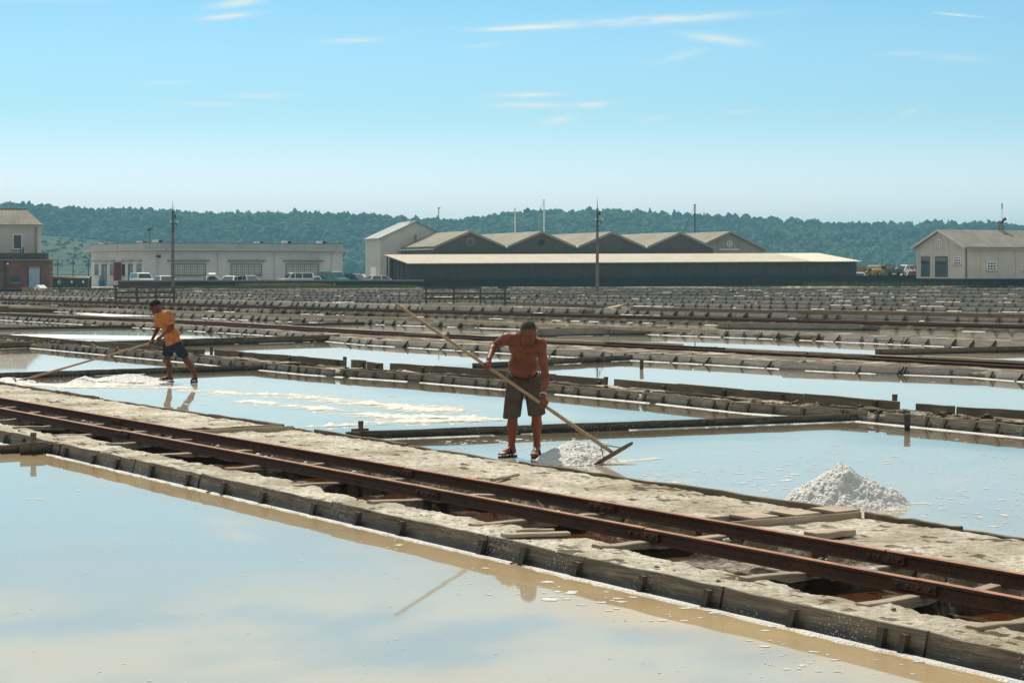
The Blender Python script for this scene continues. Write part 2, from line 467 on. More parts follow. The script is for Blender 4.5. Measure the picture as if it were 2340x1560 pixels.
water_grid(np.stack([Vd.x * SS_ + Ud.x * TT_, Vd.y * SS_ + Ud.y * TT_, SS_ * 0], -1), M['water_near'], lambda X, Y: np.minimum(8.05 - (Vd.x * X + Vd.y * Y), bank_dist(X, Y)) * 2.2)
QL = Vector((-43.8, 228, 0.0))                       # left end of the quay wall
def quay(x):                                          # point on the quay line at world x
    k = (x - QL.x) / FD.x
    return QL + FD * k
def yard_z(x): return 0.1 + 1.25 * float(sst(-22.0, 48.0, x))
def quay_top(x): return 0.98 + 0.44 * float(sst(-12.0, 46.0, x))
nx, ny = 60, 14
V = []
for i in range(nx):
    x = -130 + 330 * i / (nx - 1)
    for j in range(ny):
        q = quay(x) if x > QL.x else Vector((x, 228 - 0.0, 0))
        V.append((x + BD.x * 0, q.y + 0.25 + (900 - q.y) * (j / (ny - 1)) ** 2, yard_z(x) * (1 - 0.9 * (j / (ny - 1)))))
yard = big_mesh('yard_ground', np.array(V), grid_faces(nx, ny), M['gravel'])
tag(yard, kind='structure')
sheet('gravel_ground', [(-90, 200, 0.104), (-42.3, 200, 0.104), (-40.6, 228.6, 0.104), (-43.4, 231, 0.104), (-90, 231, 0.104)], M['gravel'])

# ================================================================== WOODED HILL
SKYL = [(-300, 452), (0, 457), (103, 463), (190, 470), (253, 468), (308, 473), (369, 473), (444, 480), (581, 482), (718, 481), (800, 483), (885, 488), (937, 493), (1040, 493),
        (1108, 487), (1149, 478), (1203, 473), (1313, 476), (1432, 473), (1535, 481), (1600, 485), (1762, 490), (1882, 500), (2018, 505), (2104, 509), (2135, 501), (2190, 505), (2258, 504), (2340, 510), (2700, 518)]
def skyline(px): return np.interp(px, [p[0] for p in SKYL], [p[1] for p in SKYL])
YF, YR, YB = 1130.0, 1430.0, 1560.0
def hill_z(X, Y):
    px = CX + X / Y * FPX
    top = EYE + (HZ - skyline(px)) * YR / FPX - 5.0
    k = np.clip((Y - YF) / (YR - YF), 0, 1.0)
    prof = 0.02 + 0.98 * (k ** 0.85)
    fold = (fbm(X / 70.0, Y / 90.0, 3, 4) - 0.5) * 20.0 * np.sin(np.pi * np.clip(k, 0, 1)) ** 0.8
    back = np.clip((Y - YR) / (YB - YR), 0, 1)
    return top * prof + fold - back ** 1.5 * 40.0
def m_forest_floor():
    t = NT('forest_floor'); p = t.pos('world')
    return t.out(t.mix(t.rng(t.noise(p, 0.05, 5), 0.35, 0.65), (0.010, 0.022, 0.010), (0.03, 0.05, 0.02)), 0.95, 0.05)
M['forest_floor'] = m_forest_floor()
gx = np.linspace(-520, 520, 150); gy = np.concatenate([np.linspace(YF - 30, YR, 40), np.linspace(YR + 10, YB, 10)])
XX, YY = np.meshgrid(gx, gy, indexing='ij')
hill = big_mesh('hill', np.stack([XX, YY, hill_z(XX, YY)], -1).reshape(-1, 3), grid_faces(*XX.shape), M['forest_floor'], smooth=True)
tag(hill, kind='structure')

def m_leaf(name, cols):
    t = NT(name)
    g = t.N.new('ShaderNodeNewGeometry')
    r = g.outputs['Random Per Island']
    p = t.pos('world')
    n = t.noise(p, 0.012, 4, 0.6)
    c = t.mix(r, cols[0], cols[1])
    c = t.mix(t.rng(n, 0.42, 0.62, 0, 0.8), c, cols[2])
    c = t.mix(t.rng(t.noise(p, 0.9, 4, 0.7), 0.5, 0.7, 0, 0.55), c, tuple(x * 0.5 for x in cols[0]))
    return t.out(c, 0.9, 0.1)
M['leaf'] = m_leaf('hill_leaves', [(0.006, 0.022, 0.013), (0.026, 0.064, 0.028), (0.052, 0.098, 0.040)])
def ico(sub):
    import bmesh
    bm = bmesh.new(); bmesh.ops.create_icosphere(bm, subdivisions=sub, radius=1.0)
    v = np.array([q.co[:] for q in bm.verts]); f = np.array([[q.index for q in F.verts] for F in bm.faces]); bm.free()
    return v, f
IV, IF = ico(2)
def scatter_crowns(name, pts, rad, mat, seed, tall=1.0, pine=0.12):
    rs = np.random.RandomState(seed)
    n = len(pts)
    a = rs.rand(n) * 6.283
    base = np.repeat(IV[None], n, 0)
    ph = rs.rand(n, 1) * 50
    lump = 1 + 0.30 * np.sin(base[..., 0] * 4.1 + ph) * np.sin(base[..., 1] * 3.7 + ph * 1.7) + 0.24 * np.sin(base[..., 2] * 6.3 + ph * 2.3 + base[..., 0] * 3) + 0.12 * (rs.rand(n, len(IV)) - 0.5)
    v = base * lump[..., None]
    isp = rs.rand(n) < pine
    hz = np.where(isp, 1.5, 0.85 + 0.4 * rs.rand(n)) * tall
    taper = np.where(isp[:, None], 1.0 - 0.55 * v[..., 2].clip(-1, 1.2), 1.0 - 0.12 * v[..., 2])
    w = np.where(isp, 0.62, 1.0)
    x = (v[..., 0] * np.cos(a)[:, None] - v[..., 1] * np.sin(a)[:, None]) * taper * (rad * w)[:, None]
    y = (v[..., 0] * np.sin(a)[:, None] + v[..., 1] * np.cos(a)[:, None]) * taper * (rad * w)[:, None]
    z = v[..., 2] * (rad * hz)[:, None]
    P = np.stack([x + pts[:, 0:1], y + pts[:, 1:2], z + pts[:, 2:3] + (rad * hz * 0.55)[:, None]], -1).reshape(-1, 3)
    F = (IF[None] + (np.arange(n) * len(IV))[:, None, None]).reshape(-1, 3)
    return big_mesh(name, P, F, mat)
rs = np.random.RandomState(5)
pts = []
y = YF
while y < YR + 22:
    sp = 3.5 * (0.9 + 0.5 * (y - YF) / (YR - YF))
    half = (CX + 130) / FPX * y
    xs = np.arange(-half, half, sp)
    for x in xs:
        pts.append((x + (rs.rand() - 0.5) * sp * 1.1, y + (rs.rand() - 0.5) * sp * 1.4))
    y += sp * 1.25
pts = np.array(pts)
# the bare slope low on the left
px = CX + pts[:, 0] / pts[:, 1] * FPX
hz_ = hill_z(pts[:, 0], pts[:, 1])
py = HZ - (hz_ - EYE) / pts[:, 1] * FPX
bare = (px < 330) & (py > 545 + (px - 90) * 0.09) & (rs.rand(len(px)) > 0.04)
pts = pts[~bare]; hz_ = hz_[~bare]
rad = 1.3 + 1.6 * rs.rand(len(pts)) ** 2 + 0.8 * (fbm(pts[:, 0] / 40, pts[:, 1] / 40, 9, 2) - 0.3)
wood_o = scatter_crowns('wood', np.column_stack([pts, hz_]), rad, M['leaf'], 11, pine=0.015)
tag(wood_o, 'far hillside wood of dark green trees fading into blue haze', 'wood', kind='stuff')
# open, stony grass slope below the wood on the left, with low scrub
def m_scrub():
    t = NT('scrub_slope'); p = t.pos('world')
    n = t.noise(p, 0.03, 5, 0.6); n2 = t.noise(p, 0.25, 4, 0.7)
    c = t.mix(t.rng(n, 0.35, 0.65), (0.045, 0.072, 0.042), (0.085, 0.10, 0.065))
    c = t.mix(t.rng(n2, 0.5, 0.7, 0, 0.8), c, (0.045, 0.06, 0.025))
    return t.out(c, 0.95, 0.05)
M['scrub'] = m_scrub()
gx = np.linspace(-310, -120, 60); gy = np.linspace(820, 1010, 26)
XX, YY = np.meshgrid(gx, gy, indexing='ij')
kk = np.clip((YY - 820) / 190, 0, 1)
tp = EYE + (HZ - np.interp(CX + XX / YY * FPX, [-200, 88, 215, 300, 430, 520], [533, 537, 548, 560, 590, 614])) * 1010 / FPX
ZZ = tp * kk ** 0.9 + (fbm(XX / 30, YY / 30, 4, 4) - 0.5) * 3.5 * np.sin(np.pi * kk)
so_ = big_mesh('grass_slope', np.stack([XX, YY, ZZ], -1).reshape(-1, 3), grid_faces(*XX.shape), M['scrub'], smooth=True)
tag(so_, kind='structure')
k = 900
sx = -300 + 170 * rs.rand(k); sy = 825 + 180 * rs.rand(k)
kk = np.clip((sy - 820) / 190, 0, 1)
tp = EYE + (HZ - np.interp(CX + sx / sy * FPX, [-200, 88, 215, 300, 430, 520], [533, 537, 548, 560, 590, 614])) * 1010 / FPX
sz = tp * kk ** 0.9 + (fbm(sx / 30, sy / 30, 4, 4) - 0.5) * 3.5 * np.sin(np.pi * kk)
M['scrub_leaf'] = m_leaf('scrub_leaves', [(0.02, 0.036, 0.016), (0.045, 0.06, 0.03), (0.09, 0.10, 0.06)])
sc = scatter_crowns('scrub', np.column_stack([sx, sy, sz - 0.3]), 0.5 + 1.0 * rs.rand(k) ** 2, M['scrub_leaf'], 21, 0.7, 0)
tag(sc, 'low scattered scrub on the bare slope below the wood', 'scrub', kind='stuff')

# ================================================================== DIKES BETWEEN THE SALT PANS
U = Vector((-0.5225, 0.8526, 0)).normalized()       # along the near dike and its track, away from the camera
Vv = Vector((U.y, -U.x, 0))                          # across it
def P(s, t, z=0.0): return Vector((Vv.x * s + U.x * t, Vv.y * s + U.y * t, z))
def ST(p): return (p.x * Vv.x + p.y * Vv.y, p.x * U.x + p.y * U.y)

def plank_mesh(L, H, T, n=5, jit=0.006, seed=0, taper=0.0):
    """a board: local x its length, z its height (0 = lower edge), y its thickness; uneven upper edge"""
    q = random.Random(seed)
    vs, fs = [], []
    for i in range(n + 1):
        x = -L / 2 + L * i / n + (q.uniform(-1, 1) * jit * 2 if i in (0, n) else 0)
        top = H + q.uniform(-1, 1) * jit - taper * i / n
        b = q.uniform(-1, 1) * jit * 0.6
        c = min(0.006, T * 0.3)
        vs += [(x, -T / 2 + b, 0), (x, T / 2 + b, 0), (x, T / 2 + b, top - c), (x, T / 2 - c + b, top), (x, -T / 2 + c + b, top), (x, -T / 2 + b, top - c)]
    for i in range(n):
        for k in range(6):
            a, c2 = i * 6 + k, i * 6 + (k + 1) % 6
            fs.append((a, a + 6, c2 + 6, c2))
    fs.append(tuple(range(6))); fs.append(tuple(n * 6 + k for k in reversed(range(6))))
    return vs, fs
def plank(name, L, H, T, mat, parent, origin, xa, za, n=5, jit=0.006, taper=0.0):
    vs, fs = plank_mesh(L, H, T, n, jit, rnd.random(), taper)
    return frame(mesh_obj(name, vs, fs, mat, parent), origin, xa, za)
def stake_data(name, w, d, H, wedge):
    """a stake: a slat, or a wedge cut to a point at its top"""
    m = MB()
    q = rnd
    if wedge:
        m.add([(-w, -d, 0), (w, -d * 0.8, 0), (w, d * 0.2, 0), (-w, d * 0.2, 0), (-w * 0.1, -d * 0.25, H), (w * 0.5, -d * 0.25, H), (w * 0.5, d * 0.2, H), (-w * 0.1, d * 0.2, H)],
              [(3, 2, 1, 0), (4, 5, 6, 7), (0, 1, 5, 4), (1, 2, 6, 5), (2, 3, 7, 6), (3, 0, 4, 7)])
    else:
        k = q.uniform(-0.012, 0.012)
        m.add([(-w, -d, 0), (w, -d, 0), (w, d * 0.3, 0), (-w, d * 0.3, 0), (-w * 1.05 + k, -d * 0.9, H), (w * 1.02 + k, -d * 0.8, H + q.uniform(-.008, .008)), (w + k, d * 0.3, H), (-w + k, d * 0.3, H)],
              [(3, 2, 1, 0), (4, 5, 6, 7), (0, 1, 5, 4), (1, 2, 6, 5), (2, 3, 7, 6), (3, 0, 4, 7)])
    me = bpy.data.meshes.new(name); me.from_pydata(m.v, [], m.f); me.materials.append(M['stake']); me.update()
    return me
SLAT = [stake_data('stake', 0.026, 0.03, 0.15, False) for _ in range(4)]
WEDGE = [stake_data('stake', 0.024, 0.09, 0.17, True) for _ in range(3)]

class Line:
    """a run over the ground, measured by its length"""
    def __init__(s, pts):
        s.p = [Vector(q) for q in pts]
        s.d = [0.0]
        for a, b in zip(s.p, s.p[1:]): s.d.append(s.d[-1] + (b - a).length)
        s.L = s.d[-1]
    def at(s, k):
        k = max(-20.0, min(s.L + 20, k)); i = 0
        while i < len(s.p) - 2 and k > s.d[i + 1]: i += 1
        f = (k - s.d[i]) / (s.d[i + 1] - s.d[i])
        return s.p[i].lerp(s.p[i + 1], f) if 0 <= f <= 1 else s.p[i] + (s.p[i + 1] - s.p[i]) * f
    def dir(s, k):
        return (s.at(k + 0.4) - s.at(k - 0.4)).normalized()
    def nrm(s, k):                                   # to the far side
        d = s.dir(k); return Vector((-d.y, d.x, 0))
    def near(s, p):
        best = min(((s.at(s.L * i / 600) - p).length, s.L * i / 600) for i in range(601)); return best[1]

def crust(line, k0, k1, parent, wid=0.05, off=-0.012, step=0.07, seed=1, thr=0.42, hgt=0.012):
    """the rim of dried salt along a board's waterline"""
    n = int((k1 - k0) / step); ks = np.linspace(k0, k1, n)
    nz = fbm(ks * 0.9, ks * 0 + seed, seed, 3); fine = fbm(ks * 9, ks * 0, seed + 3, 2)
    V, F = [], []
    run = False
    for i, k in enumerate(ks):
        w = wid * (0.35 + 1.1 * fine[i])
        if nz[i] < thr or w < wid * 0.45: run = False; continue
        c, nn = line.at(float(k)), line.nrm(float(k))
        b = len(V)
        V += [c + nn * (off - w) + Vector((0, 0, -0.004)), c + nn * (off - w * 0.75) + Vector((0, 0, hgt * 0.7)), c + nn * (off - w * 0.2) + Vector((0, 0, hgt * (0.8 + fine[i] * 0.5))), c + nn * (off + 0.02) + Vector((0, 0, 0.004))]
        if run:
            for j in range(3): F.append((b - 4 + j, b + j, b + j + 1, b - 3 + j))
        run = True
    if F:
        o = mesh_obj('salt_crust', V, F, M['salt'], parent, True)
        tag(o, kind='stuff')

def earth(line, prof, k0, k1, step, name, mat, amp, freq, seed):
    """the earth body: a cross-section (offset, height) drawn along the line and roughened"""
    n = int((k1 - k0) / step) + 1
    ks = np.linspace(k0, k1, n)
    c = np.array([line.at(float(k))[:] for k in ks]); nn = np.array([line.nrm(float(k))[:] for k in ks])
    o = np.array([p[0] for p in prof]); h = np.array([p[1] for p in prof]); a = np.array([p[2] for p in prof])
    X = c[:, None, 0] + nn[:, None, 0] * o; Y = c[:, None, 1] + nn[:, None, 1] * o
    Z = h[None] + (fbm(X * freq, Y * freq, seed, 4, 0.6) - 0.45) * amp * a[None]
    ob = big_mesh(name, np.stack([X, Y, Z], -1).reshape(-1, 3), grid_faces(n, len(prof))[:, ::-1], mat)
    tag(ob, kind='structure')
    return ob

def boards(line, k0, k1, parent, H, lean, Lp, gap, stakes, mat, base=-0.04, single=True, wedge=0.5, T=0.024, skip=()):
    """the leaning boards along a dike's waterside and the stakes that hold them"""
    up = lambda n: (Vector((0, 0, 1)) * 1.0 + n * lean / H).normalized()
    k, joined, jst = k0, MB(), MB()
    sc = (H - base) / math.cos(math.atan(lean / H))
    while k < k1:
        L = Lp * rnd.uniform(0.75, 1.3)
        m = k + L / 2
        if any(a < m < b for a, b in skip): k += 0.4; continue
        n, d = line.nrm(m), line.dir(m)
        z = up(n * rnd.uniform(0.95, 1.05))
        o = line.at(m) + Vector((0, 0, base)) - n * (0.01 - lean * base / H * -1) + n * rnd.uniform(-0.004, 0.004)
        dd = (d + Vector((0, 0, rnd.uniform(-0.004, 0.004))) + n * rnd.uniform(-0.006, 0.006)).normalized()
        HH = sc * rnd.uniform(0.97, 1.03)
        if single: plank('plank', L * 0.992, HH, T, mat, parent, o, dd, z, n=max(3, int(L * 4)), jit=0.007)
        else:
            vs, fs = plank_mesh(L * 0.985, HH, T, 2, 0.012, rnd.random())
            x = dd; yv = z.cross(x).normalized(); zz = x.cross(yv)
            joined.add([o + x * v[0] + yv * v[1] + zz * v[2] for v in vs], fs)
        k += L
    for q in stakes:
        if any(a < q < b for a, b in skip): continue
        n, d = line.nrm(q), line.dir(q)
        w = rnd.random() < wedge
        me = rnd.choice(WEDGE if w else SLAT)
        z = (up(n) + d * rnd.uniform(-0.16, 0.10)).normalized()
        o = line.at(q) + Vector((0, 0, base)) - n * 0.035
        s = sc / 0.16 * rnd.uniform(0.86, 1.0)
        if single:
            ob = link(bpy.data.objects.new('stake', me), parent)
            frame(ob, o, d, z); ob.scale = (rnd.uniform(0.8, 1.3), 1, s)
        else:
            x = d; yv = z.cross(x).normalized(); zz = x.cross(yv)
            jst.add([o + x * v.co[0] * 1.5 + yv * v.co[1] * 1.4 + zz * v.co[2] * s for v in me.vertices], [p.vertices[:] for p in me.polygons])
    if not single:
        tag(joined.build('plank_facing', mat, parent), kind='stuff')
        if jst.f: tag(jst.build('stake_row', M['stake'], parent), kind='stuff')

def run_stakes(k0, k1, gap):
    k, r = k0, []
    while k < k1:
        r.append(k)
        if rnd.random() < 0.14: r.append(k + 0.07)
        k += gap * rnd.uniform(0.65, 1.45)
    return r

# ------------------------------------------------------------------ the near dike that carries the track
T0, T1 = 4.0, 54.0
SL_PX = [(38, 957), (108, 973), (208, 991), (292, 1011), (427, 1036), (565, 1068), (750, 1103), (958, 1140), (1139, 1190), (1413, 1245), (1751, 1319), (2020, 1369), (2326, 1415)]
SL_T = sorted(ST(G(x, y, 0.14))[1] for x, y in SL_PX)
SL_T = [SL_T[0] - 1.1, SL_T[0] - 2.2, SL_T[0] - 3.4] + SL_T
while max(SL_T) < T1 - 1: SL_T.append(max(SL_T) + 1.15)
SL_T = sorted(SL_T)
tv = np.concatenate([np.arange(T0, 26, 0.04), np.arange(26, T1, 0.09)])
sv = np.concatenate([np.linspace(8.085, 11.13, 96)])
TT, S_ = np.meshgrid(tv, sv, indexing='ij')
h = 0.128 + 0.030 * (fbm(S_ * 1.1, TT * 0.9, 31, 3) - 0.5) + 0.055 * (fbm(S_ * 4, TT * 4, 33, 5, 0.66) - 0.45)
rear = sst(9.78, 9.98, S_ + 0.16 * (fbm(S_ * 2.6, TT * 3.1, 35, 4, 0.6) - 0.5))
h = h + rear * (0.05 + 0.03 * (fbm(S_ * 2, TT * 1.2, 37, 4) - 0.4))
# rough, crumbled shoulder beside the rear rail
h = h - (1 - rear) * sst(9.60, 9.70, S_) * 0.10
h = h + rear * (1 - rear) * 0.10 * (fbm(S_ * 14, TT * 12, 39, 3) - 0.5)
pit_w = np.zeros_like(h)
for a, b in zip(SL_T, SL_T[1:]):
    q = random.Random(int(a * 100))
    shallow = q.random() < 0.16
    e0, e1 = a + 0.07, b - 0.07
    sf = 8.60 + q.uniform(-0.10, 0.10) + 0.22 * (fbm(TT * 1.3, TT * 0 + a, 41, 4, 0.6) - 0.5) + 0.10 * np.abs((TT - (e0 + e1) / 2) / (e1 - e0)) ** 2
    inside = sst(sf - 0.03, sf + 0.035, S_) * (1 - sst(9.58, 9.64, S_)) * sst(e0 - 0.02, e0 + 0.02, TT) * (1 - sst(e1 - 0.02, e1 + 0.02, TT))
    between = sst(9.02, 9.12, S_) * fbm(S_ * 2.2, TT * 1.7, 43, 3)
    inside = inside * (1 - 0.5 * sst(0.50, 0.66, between))
    pit_w = np.maximum(pit_w, inside * (0.45 if shallow else 1.0))
h = h * (1 - pit_w) + pit_w * (-0.09 + 0.06 * (fbm(S_ * 3, TT * 3, 45, 3) - 0.5))
# dip towards the waterside boards, fall behind the rear board
h = h - (1 - sst(8.08, 8.16, S_)) * 0.008
PX = Vv.x * S_ + U.x * TT; PY = Vv.y * S_ + U.y * TT
F0 = grid_faces(*h.shape)
dike0 = big_mesh('dike', np.stack([PX, PY, h], -1).reshape(-1, 3), F0, M['soil'])
dike0.data.materials.append(M['pit_mud']); dike0.data.materials.append(M['mud'])
damp = np.exp(-((S_ - 9.80) / 0.13) ** 2) * 1.25 * (0.4 + fbm(S_ * 5, TT * 4, 51, 4, 0.65)) + 0.9 * (fbm(S_ * 9, TT * 6, 53, 4, 0.65) > 0.625)
dike0.data.polygons.foreach_set('material_index', (pit_w.reshape(-1)[F0].max(1) > 0.22).astype(np.int32) + 2 * ((pit_w.reshape(-1)[F0].max(1) <= 0.22) & (damp.reshape(-1)[F0].mean(1) > 0.5)).astype(np.int32))
tag(dike0, kind='structure')
sheet('pit_water', [P(8.3, T0, 0.004), P(9.66, T0, 0.004), P(9.66, T1, 0.004), P(8.3, T1, 0.004)][::1], M['pit_water'])
line0 = Line([P(8.05, T1), P(8.05, T0)])
ST_PX = [(144, 1025), (200, 1040), (254, 1052), (327, 1070), (410, 1089), (488, 1108), (577, 1128), (688, 1155), (781, 1178), (888, 1200), (1045, 1232), (1086, 1241), (1192, 1262), (1312, 1289), (1443, 1325), (1596, 1358), (1805, 1401), (2060, 1459)]
stk = [T1 - ST(G(x, y + 8, 0.07))[1] for x, y in ST_PX]
stk = [k for k in run_stakes(1.0, min(stk) - 0.6, 0.8)] + stk + [T1 - 9.0, T1 - 7.4, T1 - 6.2]
gate_k = T1 - ST(G(1066, 1258, 0.0))[1]
boards(line0, 1.0, T1 - T0 - 0.2, dike0, 0.145, 0.035, 1.5, 1, stk, M['board'], wedge=0.0, skip=((gate_k - 0.12, gate_k + 0.12),), T=0.03)
crust(line0, 1, T1 - T0, dike0, 0.05, -0.03, 0.05, 3, 0.22, 0.012)
# rear edging board, with the sluice gap
sl_t = ST(G(1930, 1172, 0.2))[1]; sl2_t = ST(G(632, 977, 0.2))[1]
k = T0
while k < T1:
    L = rnd.uniform(1.7, 2.6)
    for c in (sl_t, sl2_t):
        if k < c - 0.2 and k + L > c - 0.2: L = c - 0.2 - k
        if abs(k - (c - 0.2)) < 0.01: k += 0.40
    plank('plank', L, 0.30, 0.032, M['dark_wood'], dike0, P(11.15 + rnd.uniform(-.012, .012), k + L / 2, -0.085 + rnd.uniform(-.012, .012)), U + Vv * rnd.uniform(-.006, .006), (0, 0, 1), n=8, jit=0.008)
    k += L + 0.004
for t in np.arange(T0 + 1, T1, 1.4):
    me = rnd.choice(SLAT)
    ob = link(bpy.data.objects.new('stake', me), dike0); frame(ob, P(11.185, t + rnd.uniform(-.4, .4), -0.1), -U, (rnd.uniform(-.05, .05), 0, 1)); ob.scale = (1, 1, 2.02)

# ------------------------------------------------------------------ the track
track = empty('railway_track', P(9.32, 20, 0.14))
tag(track, 'rusty narrow gauge railway track crossing the foreground on its dike', 'railway track')
toff = Vector(track.location)
def rail_mesh(L):
    hw, h_ = 0.023, 0.105
    sec = [(-0.042, 0), (0.042, 0), (0.042, 0.008), (0.008, 0.018), (0.007, 0.070), (hw, 0.080), (hw, 0.099), (0.017, h_), (-0.017, h_), (-hw, 0.099), (-hw, 0.080), (-0.007, 0.070), (-0.008, 0.018), (-0.042, 0.008)]
    n = len(sec); vs = []
    for x in (-L / 2, L / 2): vs += [(x, a, b) for a, b in sec]
    return vs, [tuple(range(n)), tuple(range(2 * n - 1, n - 1, -1))] + [(i, i + n, (i + 1) % n + n, (i + 1) % n) for i in range(n)]
def fishplate(par, o, side):
    m = MB().box(-0.2, 0.2, -0.008, 0.008, 0.018, 0.074)
    f_ = m.build('fishplate', M['rust'], par); frame(f_, o + Vv * (-0.019 if side < 0 else 0.019), U, (0, 0, 1))
    for x in (-0.15, -0.05, 0.05, 0.15):
        b = MB().tube([(x, 0, 0.046), (x, 0.026 * 1, 0.046)], 0.014, 6).build('bolt', M['rust'], f_)
J_F = [ST(G(x, y, 0.2))[1] for x, y in ((330, 990), (1030, 1122), (1505, 1217), (2120, 1335))]
J_R = [ST(G(x, y, 0.2))[1] for x, y in ((300, 960), (955, 1075), (1340, 1160), (1990, 1275))]
for s, J in ((8.95, J_F), (9.68, J_R)):
    J = sorted(J)
    cuts = [T0] + J + [J[-1] + 6.0, J[-1] + 12, J[-1] + 18, T1]
    cuts = [c for c in cuts if c <= T1]
    for i, (a, b) in enumerate(zip(cuts, cuts[1:])):
        vs, fs = rail_mesh(b - a - 0.006)
        ro_ = mesh_obj('rail', vs, fs, M['rust'], track); ro_.data.materials.append(M['sunlit_rail_head'])
        for k_ in (8, 9, 10): ro_.data.polygons[k_].material_index = 1
        r_ = frame(ro_, P(s + rnd.uniform(-.006, .006), (a + b) / 2, 0.143 + rnd.uniform(-.003, .003)) - toff, U, (0, 0, 1))
    for c in J: fishplate(track, P(s, c, 0.146) - toff, -1)
for i, t in enumerate(SL_T):
    L = rnd.uniform(1.30, 1.5)
    vs, fs = plank_mesh(L, 0.24, rnd.uniform(0.075, 0.12), 8, 0.010, i)
    frame(mesh_obj('sleeper', vs, fs, M['sleeper'], track), P(8.50 + L / 2 + rnd.uniform(-.12, .08), t, -0.093 + rnd.uniform(-.006, .004)) - toff, Vv + U * rnd.uniform(-.06, .06), (0, 0, 1))

# a wooden sluice laid across the dike behind the rear rail, and a second one farther along
def sluice(c_t, label, ncross):
    o0 = P(10.0, c_t, 0.0)
    r_ = empty('sluice_box', o0); tag(r_, label, 'sluice', 'wooden sluices let into the near dike')
    for dt in (-0.17, 0.17):
        plank('side_board', 1.32, 0.20, 0.022, M['pale_wood'], r_, P(10.47, c_t + dt, 0.03) - o0, Vv, (0, 0, 1), 5, 0.004)
    for i in range(ncross):
        s = 10.16 + i * 0.42
        vs, fs = plank_mesh(0.32, 0.26, 0.02, 2, 0.003, i)
        frame(mesh_obj('cover_board', vs, fs, M['pale_wood'], r_), P(s - 0.12, c_t, 0.232) - o0, U, Vv + Vector((0, 0, 0.02)))
    MB().box(-0.16, 0.16, -0.6, 0.62, 0, 0.012).build('floor_board', M['dark_wood'], r_).matrix_local = Matrix.Translation(P(10.5, c_t, 0.04) - o0) @ Matrix((U, Vv, Vector((0, 0, 1)))).transposed().to_4x4()
    return r_
sluice(sl_t, 'pale open wooden sluice across the dike beside the big salt pile', 3)
sluice(sl2_t, 'dark wooden sluice half buried behind the rails at the left', 1)
# trough the boxes lie in: lower the earth there
me = dike0.data
co_ = np.empty(len(me.vertices) * 3, np.float32); me.vertices.foreach_get('co', co_); co_ = co_.reshape(-1, 3)
s_a = co_[:, 0] * Vv.x + co_[:, 1] * Vv.y; t_a = co_[:, 0] * U.x + co_[:, 1] * U.y
for c in (sl_t, sl2_t):
    mk = (np.abs(t_a - c) < 0.16) & (s_a > 9.8)
    co_[mk, 2] = np.minimum(co_[mk, 2], 0.03)
me.vertices.foreach_set('co', co_.ravel()); me.update()

# ------------------------------------------------------------------ farther dikes
def wl(px_pts): return Line([G(x, y, 0) for x, y in px_pts])
def dike(px_pts, width, top, H, lean, step, Lp, gap, single=True, wedge=0.5, mat='far_board', soil='mud', amp=0.05, freq=2.0, skip_px=(), seed=1, crest=None, ext=(2, 2)):
    ln = wl(px_pts)
    sk = tuple((ln.near(G(a, ya)), ln.near(G(b, yb))) for a, ya, b, yb in skip_px)
    prof = [(-0.02, -0.2, 0), (lean * 0.6 + 0.01, top * 0.55, 0), (lean + 0.02, top - 0.012, 0.3)]
    nacross = max(5, int(width / max(step, 0.12)))
    for i in range(1, nacross): prof.append((lean + (width - lean) * i / nacross, top + 0.01, 1))
    prof += [(width, top - 0.03, 0.6), (width + 0.12, -0.2, 0)]
    d = earth(ln, prof, -ext[0], ln.L + ext[1], step, 'dike', M[soil], amp, freq, seed)
    boards(ln, -ext[0], ln.L + ext[1], d, H, lean, Lp, gap, run_stakes(-ext[0], ln.L + ext[1], gap), M[mat], single=single, wedge=wedge, skip=sk)
    crust(ln, -ext[0], ln.L + ext[1], d, 0.07 if single else 0.12, -0.03, 0.1 if single else 0.3, seed, 0.34 if single else 0.60, 0.014)
    return d, ln
def back_boards(d, px_top_runs, z, H, mat, post=True, pl=2.2):
    """upright boards along a dike's far side, run by run, with short posts"""
    for (xa, ya, xb, yb) in px_top_runs:
        a, b = G(xa, ya, z), G(xb, yb, z)
        L = (b - a).length; n = max(1, round(L / pl)); u = (b - a) / L
        cuts = [0] + sorted(L * (i + rnd.uniform(-.25, .25)) / n for i in range(1, n)) + [L]
        for c0, c1 in zip(cuts, cuts[1:]):
            m = a + u * (c0 + c1) / 2
            plank('plank', c1 - c0 - 0.006, H, 0.026, M[mat], d, Vector((m.x, m.y, z - H + rnd.uniform(-.012, .006))), u + Vector((rnd.uniform(-.006, .006), rnd.uniform(-.006, .006), rnd.uniform(-.005, .005))), (rnd.uniform(-.06, .06), 0.06, 1), n=max(3, int(c1 - c0) * 3), jit=0.006)
            if post:
                ob = link(bpy.data.objects.new('stake', rnd.choice(SLAT)), d)
                nn = Vector((u.y, -u.x, 0))
                frame(ob, Vector((m.x, m.y, z - H)) + u * (c1 - c0) * rnd.uniform(0.1, 0.45) + nn * 0.03, u, (0, 0, 1)); ob.scale = (1.2, 1, H / 0.16 * rnd.uniform(0.75, 1.02))

